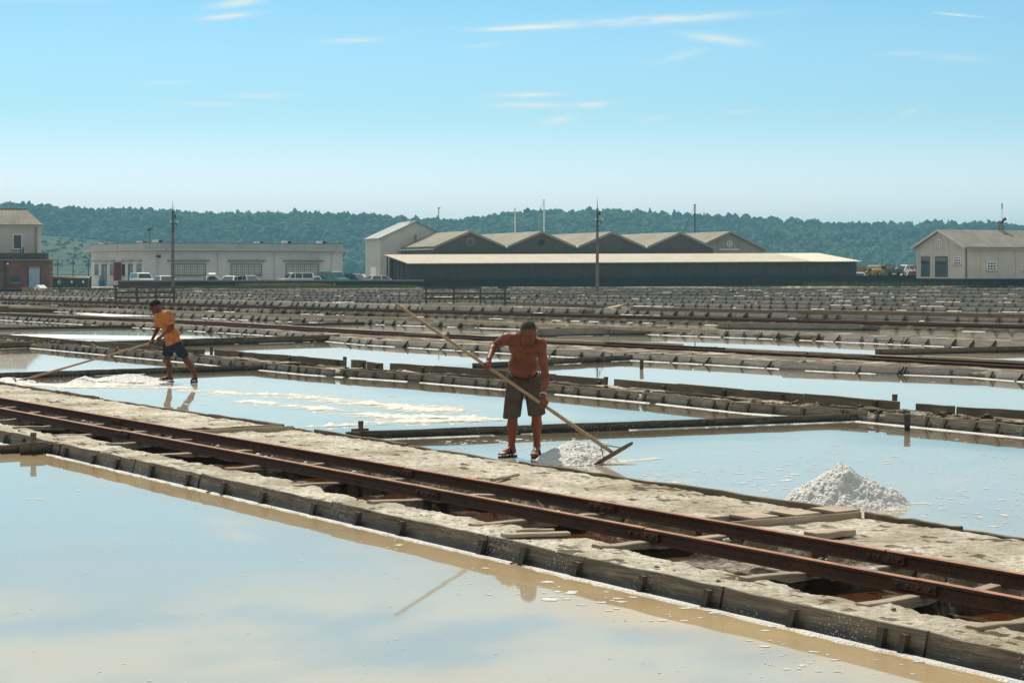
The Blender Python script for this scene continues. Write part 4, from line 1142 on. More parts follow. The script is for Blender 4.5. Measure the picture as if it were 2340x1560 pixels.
# ---- warehouse of four gabled bays
oB = Vector(((991 - CX) / FPX * 254, 254, 0.3))
Bw = empty('gabled_warehouse', oB, PHI)
tag(Bw, 'old brown warehouse of four gabled bays standing behind the long timber shed', 'warehouse')
LB = 9.42; ZV, ZA = 4.62, 6.55
DBk = in_side(868, oB, PHI)
MB().box(-0.0, LB * 4, 0.25, DBk, -0.3, ZV - 0.1).build('wall', M['brown_wall'], Bw)
for i in range(4):
    x0 = i * LB
    gw = MB().prism([(x0, -0.3), (x0 + LB, -0.3), (x0 + LB, ZV - 0.15), (x0 + LB / 2, ZA - 0.05), (x0, ZV - 0.15)], 0, 0.245).build('gable_wall', M['brown_wall'], Bw)
    gable_roof(Bw, x0, x0 + LB, 0.0, DBk, ZV, ZA, M['tile_grey'], over=0.0)
    for sg in (-1, 1):                                  # pale verge along the gable
        xe = x0 + (0.02 if sg < 0 else LB - 0.02); xm = x0 + LB / 2
        MB().bar((xe, -0.14, ZV + 0.0), (xm, -0.14, ZA + 0.04), 0.28, 0.2, up=(0, 1, 0)).build('verge', M['trim'], Bw)
    for xx in (x0 + 0.05, x0 + LB * 0.34, x0 + LB * 0.66):
        MB().box(xx, xx + 0.22, -0.07, -0.002, -0.3, ZV - 0.1 + (1.0 if xx > x0 + 1 else 0.0)).build('pilaster', M['brown_wall'], gw)
    MB().box(x0 + 0.3, x0 + LB - 0.3, -0.10, -0.075, ZV - 0.62, ZV - 0.45).build('string_course', M['brown_wall'], gw)
    if i < 2:
        ro = MB().tube([(x0 + LB / 2, -0.12, ZV + 0.68), (x0 + LB / 2, -0.02, ZV + 0.68)], 0.5, 20).build('round_window', M['trim'] if i == 0 else M['brown_wall'], gw)
        MB().tube([(x0 + LB / 2, -0.135, ZV + 0.68), (x0 + LB / 2, -0.121, ZV + 0.68)], 0.40, 20).build('pane', M['brown_wall'] if i == 0 else M['black'], ro)
    else:
        MB().box(x0 + LB * 0.37, x0 + LB * 0.64, -0.04, -0.003, ZV - 0.3, ZV + 0.9).build('blind_panel', M['brown_wall'], gw)
for i in range(1, 4): MB().tube([(i * LB, -0.36, ZV + 0.02), (i * LB, -0.12, ZV + 0.12)], [0.1, 0.14], 8).build('gutter_spout', M['white_paint'], Bw)
MB().box(-0.5, -0.02, -0.2, DBk + 0.2, ZV - 0.32, ZV - 0.12).build('eaves', M['cream_wall'], Bw)
MB().tube([(LB * 0.18, DBk * 0.55, ZV + 0.5), (LB * 0.18, DBk * 0.55, ZV + 2.1 - 0.3)], [0.16, 0.16], 8).build('flue', M['concrete'], Bw)

# ---- smaller gabled store at the right of the row
oB2 = Vector(((1586 - CX) / FPX * 276, 276, 0.8)); LB2 = 10.3
B2 = empty('gabled_store', oB2, PHI)
tag(B2, 'paler gabled store with a round cross window at the right of the warehouse row', 'building')
zv, za = zz(569, 277) - 0.8, zz(531, 278) - 0.8
MB().prism([(0, -0.3), (LB2, -0.3), (LB2, zv), (LB2 / 2, za - 0.1), (0, zv)], 0, 18).build('wall', M['trim'], B2)
gable_roof(B2, 0, LB2, 0, 18, zv, za, M['tile_grey'], over=0.45)
for sg in (-1, 1):
    MB().bar(((-0.4 if sg < 0 else LB2 + 0.4), -0.5, zv - 0.12), (LB2 / 2, -0.5, za + 0.05), 0.26, 0.1, up=(0, 1, 0)).build('verge', M['trim'], B2)
def rosette(par, x, z, r, y=-0.02):
    a = MB()
    n = 20
    for k in range(n):
        t0, t1 = 2 * math.pi * k / n, 2 * math.pi * (k + 1) / n
        a.bar((x + r * math.cos(t0), y - 0.05, z + r * math.sin(t0)), (x + r * math.cos(t1), y - 0.05, z + r * math.sin(t1)), 0.1, 0.1, up=(0, 1, 0))
    a.bar((x - r, y - 0.05, z), (x + r, y - 0.05, z), 0.11); a.bar((x, y - 0.05, z - r), (x, y - 0.05, z + r), 0.11)
    w_ = a.build('round_window', M['white_paint'], par)
    MB().tube([(x, y - 0.02, z), (x, y, z)], r, 20).build('pane', M['glass'], w_)
rosette(B2, LB2 / 2, zv + 0.72, 0.36)
for xx in (LB2 * 0.34, LB2 * 0.64): MB().box(xx, xx + 0.16, -0.08, -0.004, zv - 1.5, zv + 1.1).build('pilaster', M['trim'], B2)
MB().box(LB2 * 0.36, LB2 * 0.64, -0.12, -0.004, zv - 0.12, zv + 0.02).build('ledge', M['white_paint'], B2)

# ---- tall sheet-clad shed at the left end of the row
oC = Vector(((869 - CX) / FPX * 268, 268, 0.2)); LC = 9.6
Ch = empty('tall_shed', oC, PHI)
tag(Ch, 'tall pale grey shed with a metal roof at the left end of the warehouse', 'shed')
zv, za = zz(544, 268) - 0.2, zz(507, 269.5) - 0.2
DC = in_side(835, oC, PHI)
MB().prism([(0, -0.3), (LC, -0.3), (LC, zv), (LC / 2, za - 0.05), (0, zv)], 0, DC).build('wall', M['cream_wall'], Ch)
gable_roof(Ch, 0, LC, 0, DC, zv, za, M['metal_roof'], over=0.25, th=0.1)
MB().box(-0.05, -0.002, DC * 0.25, DC * 0.62, 0, 2.3).build('door', M['white_paint'], Ch)
MB().box(LC * 0.42, LC * 0.5, 0.6, 1.6, za + 0.06, za + 0.16).build('skylight', M['white_paint'], Ch)
pier = MB().box(0, 1.0, 0, 9, -0.3, 4.1).build('wall', M['brown_wall'], Bw)
pier.location = (-1.0 - 0.55, DBk - 9.2, 0)

# ---- long timber shed on the quay
oD = Vector(((937 - CX) / FPX * 239.6, 239.6, 0.0))
Dh = empty('timber_shed', oD, PHI)
tag(Dh, 'very long low timber shed with a pale lean-to roof on the quay', 'shed')
LD = in_frame(1956, oD, PHI); DD = 10.0
def d_eave(x): return 2.84 + 0.33 * x / LD
cl = MB()
x = 0.0
while x < LD:
    w_ = rnd.uniform(0.17, 0.30); wx = oD.x + x * FD.x
    cl.box(x, x + w_ - 0.015, rnd.uniform(-0.035, 0.02), 0.06, quay_top(wx) - 0.1 + rnd.uniform(-.03, .03), d_eave(x) - 0.04)
    x += w_
tag(cl.build('cladding', M['cladding'], Dh), kind='stuff')
c2 = MB(); y = 0.1
while y < DD - 2.6:
    w_ = rnd.uniform(0.2, 0.3)
    c2.box(rnd.uniform(0, .03), 0.07, y, y + w_ - 0.015, 0.7, 2.85 + y * 0.1); y += w_
tag(c2.build('side_cladding', M['cladding'], Dh), kind='stuff')
MB().box(LD - 0.06, LD, 0.07, DD, 0.9, 3.2).build('end_wall', M['cladding'], Dh)
MB().box(0.1, LD - 0.1, DD - 0.1, DD, 0.2, 3.7).build('back_wall', M['cladding'], Dh)
xs = in_frame(1850, oD, PHI)
for (a, b, a2, b2, mat, lab) in ((-0.4, xs, -0.6, xs - 0.0, 'roof_pale', None), (xs + 0.02, LD + 0.55, xs + 0.02, LD - 0.2, 'roof_new', 'brighter, newer stretch of roofing at the right end')):
    za0, zb0 = d_eave(max(a, 0)), d_eave(min(b, LD)); r1 = 1.05
    n = 1
    r_ = MB().add([(a, -0.45, za0 - 0.04), (b, -0.45, zb0 - 0.04), (b2, DD, zb0 + r1), (a2, DD, za0 + r1), (a, -0.45, za0 + 0.05), (b, -0.45, zb0 + 0.05), (b2, DD, zb0 + r1 + 0.09), (a2, DD, za0 + r1 + 0.09)],
                  [(3, 2, 1, 0), (4, 5, 6, 7), (0, 1, 5, 4), (1, 2, 6, 5), (2, 3, 7, 6), (3, 0, 4, 7)]).build('roof', M[mat], Dh)
    if lab: r_['label'] = lab
for i in range(6):
    MB().box(-0.3, -0.16, i * 1.9 + 0.1, i * 1.9 + 0.28, 0.4, 2.8 + i * 0.2).build('post', M['cladding'], Dh)
rf = MB()
x = 0.3
while x < LD: rf.box(x, x + 0.1, -0.4, -0.05, d_eave(x) - 0.16, d_eave(x) - 0.045); x += 1.2
tag(rf.build('rafter_ends', M['dark_wood'], Dh), kind='stuff')

# ---- quay wall
Qw = empty('quay_wall', QL); tag(Qw, 'dark stone quay wall running along the whole far side of the pans', 'wall')
nq = 60; bd, cp = MB(), MB()
for i in range(nq):
    xa, xb = QL.x + 155 * i / nq, QL.x + 155 * (i + 1) / nq
    a, b = quay(xa) - QL, quay(xb) - QL; ta, tb = quay_top(xa), quay_top(xb)
    f_ = BD * 0.5
    bd.add([a + Vector((0, 0, -.3)), b + Vector((0, 0, -.3)), b + f_ + Vector((0, 0, -.3)), a + f_ + Vector((0, 0, -.3)), a + Vector((0, 0, ta - .18)), b + Vector((0, 0, tb - .18)), b + f_ + Vector((0, 0, tb - .18)), a + f_ + Vector((0, 0, ta - .18))],
           [(4, 5, 6, 7), (0, 1, 5, 4), (2, 3, 7, 6)])
    if 0 <= i:
        e = BD * 0.06
        MB().add([a - e + Vector((0, 0, ta - .18)), b - FD * 0.03 - e + Vector((0, 0, tb - .18)), b - FD * 0.03 + f_ + e + Vector((0, 0, tb - .18)), a + f_ + e + Vector((0, 0, ta - .18)), a - e + Vector((0, 0, ta)), b - FD * 0.03 - e + Vector((0, 0, tb)), b - FD * 0.03 + f_ + e + Vector((0, 0, tb)), a + f_ + e + Vector((0, 0, ta))],
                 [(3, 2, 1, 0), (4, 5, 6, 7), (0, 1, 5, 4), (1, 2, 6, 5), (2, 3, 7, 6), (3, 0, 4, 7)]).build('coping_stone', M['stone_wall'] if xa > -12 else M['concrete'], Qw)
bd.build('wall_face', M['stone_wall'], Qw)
bw = MB().box(0, 5.6, 0, 0.3, -0.2, 0.68).build('brick_wall', M['dark_brick']); bp = W(270, 653, 222)
bw.location = (bp.x, 222, 0.1); bw.rotation_euler = (0, 0, R(14)); tag(bw, 'short dark red brick wall in front of the parked white van', 'wall')
MB().box(-0.03, 5.63, -0.03, 0.33, 0.682, 0.75).build('coping', M['dark_brick'], bw)

# ---- plastered house at the right edge
RF = R(25)
oF = Vector(((2205 - CX) / FPX * 247, 247, 1.45))
Fh = empty('gabled_house', oF, RF)
tag(Fh, 'pale house with dark double doors and a tiled roof at the right edge', 'house')
WF = in_side(2094, oF, RF); LF = 22.0
zv, za = zz(564, 248) - 1.45, zz(528, 251) - 1.45
wl_ = MB(); wl_.add([(0, 0, -0.4), (0, WF, -0.4), (0, WF, zv), (0, WF / 2, za), (0, 0, zv), (LF, 0, -0.4), (LF, WF, -0.4), (LF, WF, zv), (LF, WF / 2, za), (LF, 0, zv)],
        [(0, 4, 3, 2, 1), (5, 6, 7, 8, 9), (0, 5, 9, 4), (1, 2, 7, 6), (4, 9, 8, 3), (3, 8, 7, 2)])
wl_.build('wall', M['pink_wall'], Fh)
sl_ = (za - zv) / (WF / 2)
for sg in (-1, 1):
    ye, ym, ov = (-0.5 if sg < 0 else WF + 0.5), WF / 2, 0.5
    z0_ = zv - ov * sl_ + 0.03
    m = MB().add([(-0.45, ye, z0_), (LF, ye, z0_), (LF, ym, za + 0.03), (-0.45, ym, za + 0.03), (-0.45, ye, z0_ + 0.16), (LF, ye, z0_ + 0.16), (LF, ym, za + 0.19), (-0.45, ym, za + 0.19)],
                 [(3, 2, 1, 0), (4, 5, 6, 7), (0, 1, 5, 4), (1, 2, 6, 5), (2, 3, 7, 6), (3, 0, 4, 7)])
    if sg > 0: m.f = [tuple(reversed(q)) for q in m.f]
    m.build('roof', M['tile_house'], Fh)
    MB().bar((-0.48, ye, z0_ + 0.06), (-0.48, ym, za + 0.09), 0.26, 0.08, up=(1, 0, 0)).build('verge', M['cream_wall'], Fh)
MB().box(-0.3, LF, -0.62, -0.45, zv - ov * sl_ - 0.08, zv - ov * sl_ + 0.06).build('gutter', M['trim'], Fh)
for (a, b, top, lab) in ((2105, 2125, 2.32, 'single dark door at the left of the gable'), (2137, 2166, 2.32, 'wide dark double door of the gable')):
    y0, y1 = in_side(b, oF, RF), in_side(a, oF, RF)
    dr = swap(MB().box(y0, y1, -0.05, 0.02, -0.2, top)).build('door', M['door_grey'], Fh); dr['label'] = lab
    for k in range(1, 3 if b - a < 25 else 4):
        yk = y0 + (y1 - y0) * k / (3 if b - a < 25 else 4)
        swap(MB().box(yk - 0.03, yk + 0.03, -0.065, -0.051, -0.1, top - 0.1)).build('door_batten', M['black'], dr)
    swap(MB().box(y0 + 0.1, y1 - 0.1, -0.06, -0.052, top - 0.9, top - 0.15)).build('door_glass', M['glass'], dr)
window(Fh, in_side(2196, oF, RF), in_side(2180, oF, RF), 1.3, 2.3, 3, 3, M['white_paint'], M['glass'], y=-0.04, bar=0.09, frame_w=0.09, side=True)
swap(MB().box(0.0, WF, -0.07, -0.004, zv - 0.25, zv - 0.08)).build('string_course', M['pink_wall'], Fh)
for p in (2098, 2129, 2169, 2203):
    y0 = in_side(p, oF, RF); swap(MB().box(max(0, y0 - 0.14), y0 + 0.14, -0.06, -0.003, -0.3, zv - 0.251)).build('pilaster', M['pink_wall'], Fh)
for p in (2132, 2167):
    y0 = in_side(p, oF, RF); swap(MB().box(y0 - 0.07, y0 + 0.07, -0.06, -0.003, zv - 0.079, zv + 0.95)).build('pilaster', M['pink_wall'], Fh)
a = MB(); r_, yc, zc = 0.36, WF / 2, zv + 0.5
for k in range(18):
    t0, t1 = 2 * math.pi * k / 18, 2 * math.pi * (k + 1) / 18
    a.bar((-0.08, yc + r_ * math.cos(t0), zc + r_ * 1.25 * math.sin(t0)), (-0.08, yc + r_ * math.cos(t1), zc + r_ * 1.25 * math.sin(t1)), 0.1, 0.1, up=(1, 0, 0))
a.bar((-0.08, yc - r_, zc), (-0.08, yc + r_, zc), 0.09); a.bar((-0.08, yc, zc - r_ * 1.25), (-0.08, yc, zc + r_ * 1.25), 0.09)
rw = a.build('round_window', M['white_paint'], Fh)
MB().tube([(-0.06, yc, zc), (-0.02, yc, zc)], r_, 18).build('pane', M['glass'], rw)
for p in (2265, 2346):
    x0 = in_frame(p - 10, oF, RF); x1 = in_frame(p + 11, oF, RF)
    window(Fh, x0, x1, 0.6, 1.62, 3, 3, M['white_paint'], M['glass'], y=-0.04, bar=0.09, frame_w=0.09)
for p in (2208, 2242, 2283, 2322, 2362):
    x0 = in_frame(p, oF, RF); MB().box(x0 - 0.1, x0 + 0.1, -0.05, -0.003, -0.3, zv - 0.2).build('pilaster', M['pink_wall'], Fh)
MB().tube([(0.12, -0.15, -0.3), (0.12, -0.15, zv - 0.3)], 0.06, 8).build('downpipe', M['iron'], Fh)
xc = in_frame(2306, oF, RF)
MB().box(xc + 2.3, xc + 2.55, WF / 2 - 0.1, WF / 2 + 0.15, za, za + 1.35).build('chimney', M['concrete'], Fh)
ch = MB().tube([(xc + 2.9, WF / 2, za), (xc + 2.9, WF / 2, za + 1.0)], [0.2, 0.14], 8).build('chimney', M['concrete'], Fh)
MB().tube([(xc + 2.55, WF / 2, za + 1.15), (xc + 2.85, WF / 2, za + 1.2), (xc + 3.1, WF / 2, za + 1.55), (xc + 3.3, WF / 2, za + 1.6)], [0.2, 0.16, 0.17, 0.24], 8).build('chimney_cowl', M['iron'], ch)
an = MB().tube([(0, 0, 0), (0, 0, 8.6)], [0.05, 0.03], 6).build('antenna_mast', M['concrete']); ap = W(2290, 600, 300)
an.location = (ap.x, 300, 2.9); tag(an, 'thin lattice antenna mast rising behind the house at the right edge', 'mast')
MB().tube([(0, 0, 8.1), (0, 0, 8.9)], 0.1, 6).build('antenna', M['concrete'], an)

# ---- poles and boat masts
def power_pole(px, base_y, top_y, label, arm=0.6):
    p = G(px, base_y, 0.1); H_ = zz(top_y, p.y) - 0.1
    r_ = empty('power_pole', p); tag(r_, label, 'pole', 'concrete power poles on the pans')
    MB().tube([(0, 0, -0.3), (0, 0, H_ * 0.68)], [0.17, 0.12], 10).build('pole', M['grey_pole'], r_)
    MB().tube([(0, 0, H_ * 0.66), (0, 0, H_ * 0.87)], [0.09, 0.075], 8).build('steel_tube', M['iron'], r_)
    MB().tube([(0, 0, H_ * 0.87), (0, 0, H_)], [0.05, 0.008], 6).build('spike', M['iron'], r_)
    for z in (0.66, 0.87): MB().tube([(0, 0, H_ * z - 0.04), (0, 0, H_ * z + 0.04)], 0.15, 8).build('collar', M['iron'], r_)
    for sgn in (-1, 1):
        k = arm if sgn > 0 else arm * 0.35
        br = MB().bar((0, 0, H_ * 0.745), (sgn * k * 0.75, -0.1, H_ * 0.745), 0.06).build('bracket', M['iron'], r_)
        if sgn > 0: MB().bar((0.06, -0.02, H_ * 0.68), (k * 0.7, -0.1, H_ * 0.735), 0.05).build('brace', M['iron'], br)
        MB().tube([(sgn * k * 0.72, -0.1, H_ * 0.75), (sgn * k * 0.72, -0.1, H_ * 0.765), (sgn * k * 0.72, -0.1, H_ * 0.785)], [0.07, 0.12, 0.06], 8).build('insulator', M['insulator'], br)
    MB().bar((0, 0, H_ * 0.815), (0.22, -0.05, H_ * 0.815), 0.06).build('bracket', M['iron'], r_)
    MB().tube([(0.2, -0.05, H_ * 0.805), (0.2, -0.05, H_ * 0.85)], [0.1, 0.06], 8).build('insulator', M['iron'], r_)
power_pole(395, 669, 458, 'tall slender power pole in front of the white flat-roofed building')
power_pole(1365, 668, 450, 'tall slender power pole in front of the long timber shed')
for (px, ty, Y, r, mat, lab) in ((1004, 474, 320, 0.09, 'concrete', 'thin boat mast standing just right of the tall pale shed'), (1177, 475, 330, 0.12, 'white_paint', 'white boat mast above the valley between the first two gables'),
                              (1243, 456, 330, 0.13, 'white_paint', 'tallest pale boat mast, above the second gable'), (1588, 467, 330, 0.13, 'iron', 'black boat mast with a stay left of the round cross window'),
                              (1793, 535, 330, 0.10, 'concrete', 'short leaning pole above the right end of the shed roof')):
    b = Vector(((px - CX) / FPX * Y, Y, 0.0)); H_ = zz(ty, Y)
    m_ = MB().tube([(0.0, 0, 0), (-0.1 if px in (1004, 1793) else 0, 0, H_)], [r, r * 0.75], 8).build('boat_mast', M[mat])
    m_.location = b; tag(m_, lab, 'mast', 'boat masts behind the sheds')
    MB().bar((-0.25, 0, H_ - 0.1), (0.2, 0, H_ - 0.12), 0.12).build('mast_head', M[mat], m_)
    if px in (1588, 1243): MB().tube([(-0.05, 0, H_ - 0.3), (-3.2, 0, H_ * 0.4)], 0.025, 5).build('stay', M['iron'], m_)

# ================================================================== SALT
def pile(px, py, rx, ry, h, seed, label, name='salt_pile', peak=(0, 0), n=210, grain=0.024, group=None, cat='salt pile', power=1.15):
    c = G(px, py)
    g = np.linspace(-1.25, 1.25, n)
    a, b = np.meshgrid(g, g, indexing='ij')
    X, Y = a * rx, b * ry
    ang = np.arctan2(b, a)
    rr = np.hypot(a - peak[0] * np.clip(1 - np.hypot(a, b), 0, 1), b - peak[1] * np.clip(1 - np.hypot(a, b), 0, 1))
    rr = rr * (1 + 0.28 * (fbm(np.cos(ang) * 1.3 + 5, np.sin(ang) * 1.3 + 5, seed, 3) - 0.5))
    base = h * (1 - np.clip(rr, 0, 1.4) ** (1.32 if power > 1 else 1.0))
    base = np.where(rr > 1, -0.4 * h * (rr - 1), base)
    m = np.clip((1.12 - rr) * 3, 0, 1)
    k1 = fbm(X * 5 + 9, Y * 5, seed + 1, 4, 0.6) - 0.5
    k2 = fbm(X * 22, Y * 22, seed + 2, 3, 0.6) - 0.5
    k3 = np.abs(fbm(X * 48, Y * 48, seed + 3, 2) - 0.5) * 2
    Z = base + m * (k1 * h * 0.42 + k2 * grain * 1.3 + (0.5 - k3) * grain * 0.6) - 0.012
    k4 = fbm(X * 9 + 3, Y * 9, seed + 8, 2) - 0.5
    Z = Z + m * k4 * h * 0.14
    jx = (fbm(X * 40, Y * 40, seed + 5, 2) - 0.5) * grain * m; jy = (fbm(X * 40 + 7, Y * 40, seed + 6, 2) - 0.5) * grain * m
    F = grid_faces(n, n)
    keep = (Z.reshape(-1)[F] > -0.03).any(1)
    o = big_mesh(name, np.stack([X + jx, Y + jy, Z], -1).reshape(-1, 3), F[keep], M['salt'], smooth=True)
    o.location = c
    return tag(o, label, cat, group)
pile(1935, 1150, 0.61, 0.60, 0.37, 3, 'big white salt pile at the edge of the pan near the sluice', peak=(-0.16, 0.0), n=230)
pile(1322, 1052, 0.50, 0.62, 0.23, 8, 'low white salt heap in front of the rake blade beside the man\'s feet', peak=(-0.12, 0.1), n=190)
pile(290, 871, 0.95, 0.95, 0.15, 12, 'long low salt windrow behind the long rake of the man in the orange shirt', n=170, power=0.9)
pile(195, 873, 0.34, 0.7, 0.11, 15, 'small salt heap left of the windrow in the far worker\'s pan', n=90)
pile(18, 874, 0.55, 0.9, 0.10, 17, 'salt heap gathered by the far worker\'s rake at the left edge', n=110)

def film(name, blobs, seed, thr=0.45, cell=0.035, mat='salt_film', mound=0.02, label=None):
    """thin crusts of salt lying just at the water's surface: ground runs with ragged outlines"""
    P0 = [(G(*a), G(*b), w) for a, b, w in blobs]
    x0 = min(min(a.x, b.x) - w for a, b, w in P0); x1 = max(max(a.x, b.x) + w for a, b, w in P0)
    y0 = min(min(a.y, b.y) - w for a, b, w in P0); y1 = max(max(a.y, b.y) + w for a, b, w in P0)
    nx, ny = int((x1 - x0) / cell) + 2, int((y1 - y0) / (cell * 2)) + 2
    X, Y = np.meshgrid(np.linspace(x0, x1, nx), np.linspace(y0, y1, ny), indexing='ij')
    m = np.zeros_like(X)
    for a, b, w in P0:
        d = b - a; t = np.clip(((X - a.x) * d.x + (Y - a.y) * d.y) / max(1e-6, d.x ** 2 + d.y ** 2), 0, 1)
        dist = np.hypot(X - a.x - t * d.x, Y - a.y - t * d.y)
        m = np.maximum(m, 1 - dist / w)
    nz = fbm(X * 1.6, Y * 0.9, seed, 5, 0.6); n2 = fbm(X * 9, Y * 6, seed + 2, 3, 0.6)
    v = np.clip(m, 0, 1) ** 0.6 * 1.0 + (nz - 0.5) * 0.9 + (n2 - 0.5) * 0.8
    Z = 0.003 + np.clip(v - thr, 0, 1) * 0.004 + mound * np.clip(v - 0.80, 0, 1) * n2 * 2
    F = grid_faces(nx, ny); keep = ((v > thr - 0.55) & (m > 0)).reshape(-1)[F].all(1)
    o = big_mesh(name, np.stack([X, Y, Z], -1).reshape(-1, 3), F[keep], M[mat])
    at = o.data.attributes.new('cover', 'FLOAT', 'POINT'); at.data.foreach_set('value', ((v - thr) * np.minimum(1, m * 6) - 0.5 * (m < 0.1)).ravel().astype(np.float32))
    return tag(o, label, kind='stuff')
film('salt_film', [((440, 893), (700, 905), 0.7), ((700, 908), (1010, 938), 1.0), ((560, 917), (800, 940), 0.5), ((800, 945), (960, 958), 0.7), ((840, 966), (1150, 958), 0.5), ((960, 952), (1080, 955), 0.5), ((700, 975), (900, 968), 0.25)], 3, 0.50, mound=0.05)
film('salt_film', [((120, 884), (420, 886), 0.5), ((20, 876), (160, 882), 0.8), ((230, 880), (380, 880), 0.6)], 7, 0.52, mound=0.03)
film('salt_film', [((1290, 1062), (1420, 1060), 0.35), ((1420, 1055), (1500, 1048), 0.2)], 9, 0.5)
film('salt_film', [((1870, 1164), (2040, 1160), 0.28), ((2000, 1158), (2110, 1150), 0.15)], 11, 0.5)
film('salt_film', [((1120, 772), (1160, 774), 1.6), ((620, 770), (760, 772), 0.8)], 13, 0.5)
film('salt_film', [((60, 767), (330, 772), 1.6), ((300, 720), (340, 718), 2.5), ((240, 717), (330, 719), 1.5)], 17, 0.4, cell=0.08, mat='salt')

def flakes(label, rects, seed, smin=0.02, smax=0.10):
    """flat specks and rafts of salt afloat"""
    q = random.Random(seed); V, F = [], []
    for (xa, ya, xb, yb, n, sc) in rects:
        for _ in range(int(n * 0.75)):
            c = G(q.uniform(xa, xb), q.uniform(ya, yb))
            r = sc * 0.45 * (smin + (smax - smin) * q.random() ** 3)
            k = q.randint(6, 9); b = len(V); st = q.uniform(0.8, 2.2)
            for i in range(k):
                t = 2 * math.pi * i / k; rr = r * q.uniform(0.5, 1.1)
                V.append((c.x + rr * math.cos(t) * st, c.y + rr * math.sin(t) * 1.4, 0.0025))
            V.append((c.x, c.y, 0.0035))
            for i in range(k): F.append((b + i, b + (i + 1) % k, b + k))
    return tag(mesh_obj('salt_flakes', V, F, M['salt']), label, kind='stuff')
flakes('white salt flakes afloat on the pan behind the bare-chested man', [(1400, 1060, 1900, 1110, 130, 1.0), (1440, 1080, 1840, 1140, 120, 1.1), (1900, 1030, 2340, 1200, 160, 0.8), (1500, 1000, 2300, 1060, 70, 0.8), (1240, 1000, 1420, 1022, 90, 0.8), (1000, 1002, 1220, 1030, 120, 0.9), (2050, 1120, 2340, 1215, 110, 0.9)], 5)
flakes('white salt flakes afloat on the nearest pan along its boards', [(1230, 1325, 1300, 1372, 12, 1.6), (1300, 1350, 1420, 1395, 16, 1.4), (1380, 1340, 1700, 1420, 60, 0.7), (1700, 1420, 2200, 1540, 120, 0.6), (1040, 1265, 1400, 1360, 90, 0.45), (300, 1090, 1000, 1240, 120, 0.35), (880, 1245, 915, 1258, 6, 1.0), (0, 1090, 2000, 1560, 480, 0.22), (170, 1120, 230, 1135, 6, 1.2), (40, 1140, 100, 1148, 5, 1.0)], 6)
flakes('white salt flakes afloat on the far worker\'s pan', [(40, 880, 470, 925, 330, 1.0), (300, 870, 720, 890, 160, 0.9), (480, 880, 1180, 935, 70, 1.0), (880, 985, 1140, 999, 40, 0.8), (60, 868, 480, 874, 120, 1.2)], 8)  # these white specks also stand in for sun glitter on the water
flakes('white salt flakes afloat on the farther pans', [(0, 800, 90, 830, 60, 1.0), (230, 805, 600, 842, 90, 1.0), (600, 785, 780, 815, 80, 1.2), (820, 800, 1100, 812, 60, 1.3), (1600, 845, 2340, 880, 80, 1.1), (1240, 775, 2300, 812, 60, 1.3), (0, 758, 700, 770, 90, 1.4)], 9)

# ================================================================== MUD AND ROOTS ON THE DIKES
def clods(name, ln, k0, k1, off, n, r0, r1, z, mat, par, seed):
    q = np.random.RandomState(seed); pts = []
    for _ in range(n):
        k = q.uniform(k0, k1); p = ln.at(k) + ln.nrm(k) * q.uniform(*off); pts.append((p.x, p.y, z))
    o = scatter_crowns(name, np.array(pts), r0 + (r1 - r0) * q.rand(n) ** 2.5, mat, seed, 0.55, 0)
    o.parent = par
    return tag(o, kind='stuff')
clods('mud_clods', l1, 2, l1.L, (0.12, 1.1), 420, 0.012, 0.06, 0.10, M['mud'], d1, 4)
clods('mud_clods', l1, 5, 16, (0.3, 1.1), 130, 0.02, 0.09, 0.10, M['mud'], d1, 5)
clods('mud_clods', l1, l1.L - 8, l1.L - 3, (0.2, 0.9), 90, 0.02, 0.10, 0.10, M['mud'], d1, 6)
clods('earth_clods', Line([P(8.3, T1), P(8.3, T0)]), 2, T1 - T0, (-0.05, 0.3), 90, 0.005, 0.02, 0.13, M['soil'], dike0, 7)
clods('earth_clods', Line([P(9.9, T1), P(9.9, T0)]), 2, T1 - T0, (-0.12, 0.2), 420, 0.008, 0.05, 0.13, M['soil'], dike0, 8)
clods('salt_lumps', Line([P(9.35, T1), P(9.35, T0)]), 12, T1 - T0, (-0.2, 0.25), 170, 0.008, 0.035, 0.125, M['salt'], dike0, 9)
for d_, l_, sd in ((d2, l2, 30), (d3, l3, 31), (d4, l4, 32), (d5, l5, 33)):
    clods('mud_clods', l_, 0, l_.L, (0.2, 1.8), 150, 0.02, 0.09, 0.10, M['mud'], d_, sd)
for d_, l_, sd in FAR_DIKES:
    clods('mud_clods', l_, 0, l_.L, (0.1, 2.4), 110, 0.04, 0.20, 0.13, M['mud'], d_, sd)
    clods('pale_clods', l_, 0, l_.L, (0.1, 2.4), 60, 0.04, 0.16, 0.14, M['pale_wood'], d_, sd + 40)
rt = MB()
for (a, b, off) in ((0.10, 0.34, 0.55), (0.30, 0.52, 0.48), (0.50, 0.80, 0.62), (0.62, 0.97, 0.5), (0.05, 0.2, 0.8)):
    pp = []
    for i in range(40):
        k = l1.L * (a + (b - a) * i / 39); p = l1.at(k) + l1.nrm(k) * (off + 0.14 * math.sin(i * 0.35 + a * 40) + rnd.uniform(-.02, .02)); pp.append((p.x, p.y, 0.125 + 0.02 * math.sin(i * 0.7)))
    rt.tube(pp, 0.022, 5)
tag(rt.build('mud_ridges', M['mud'], d1, True), kind='stuff')

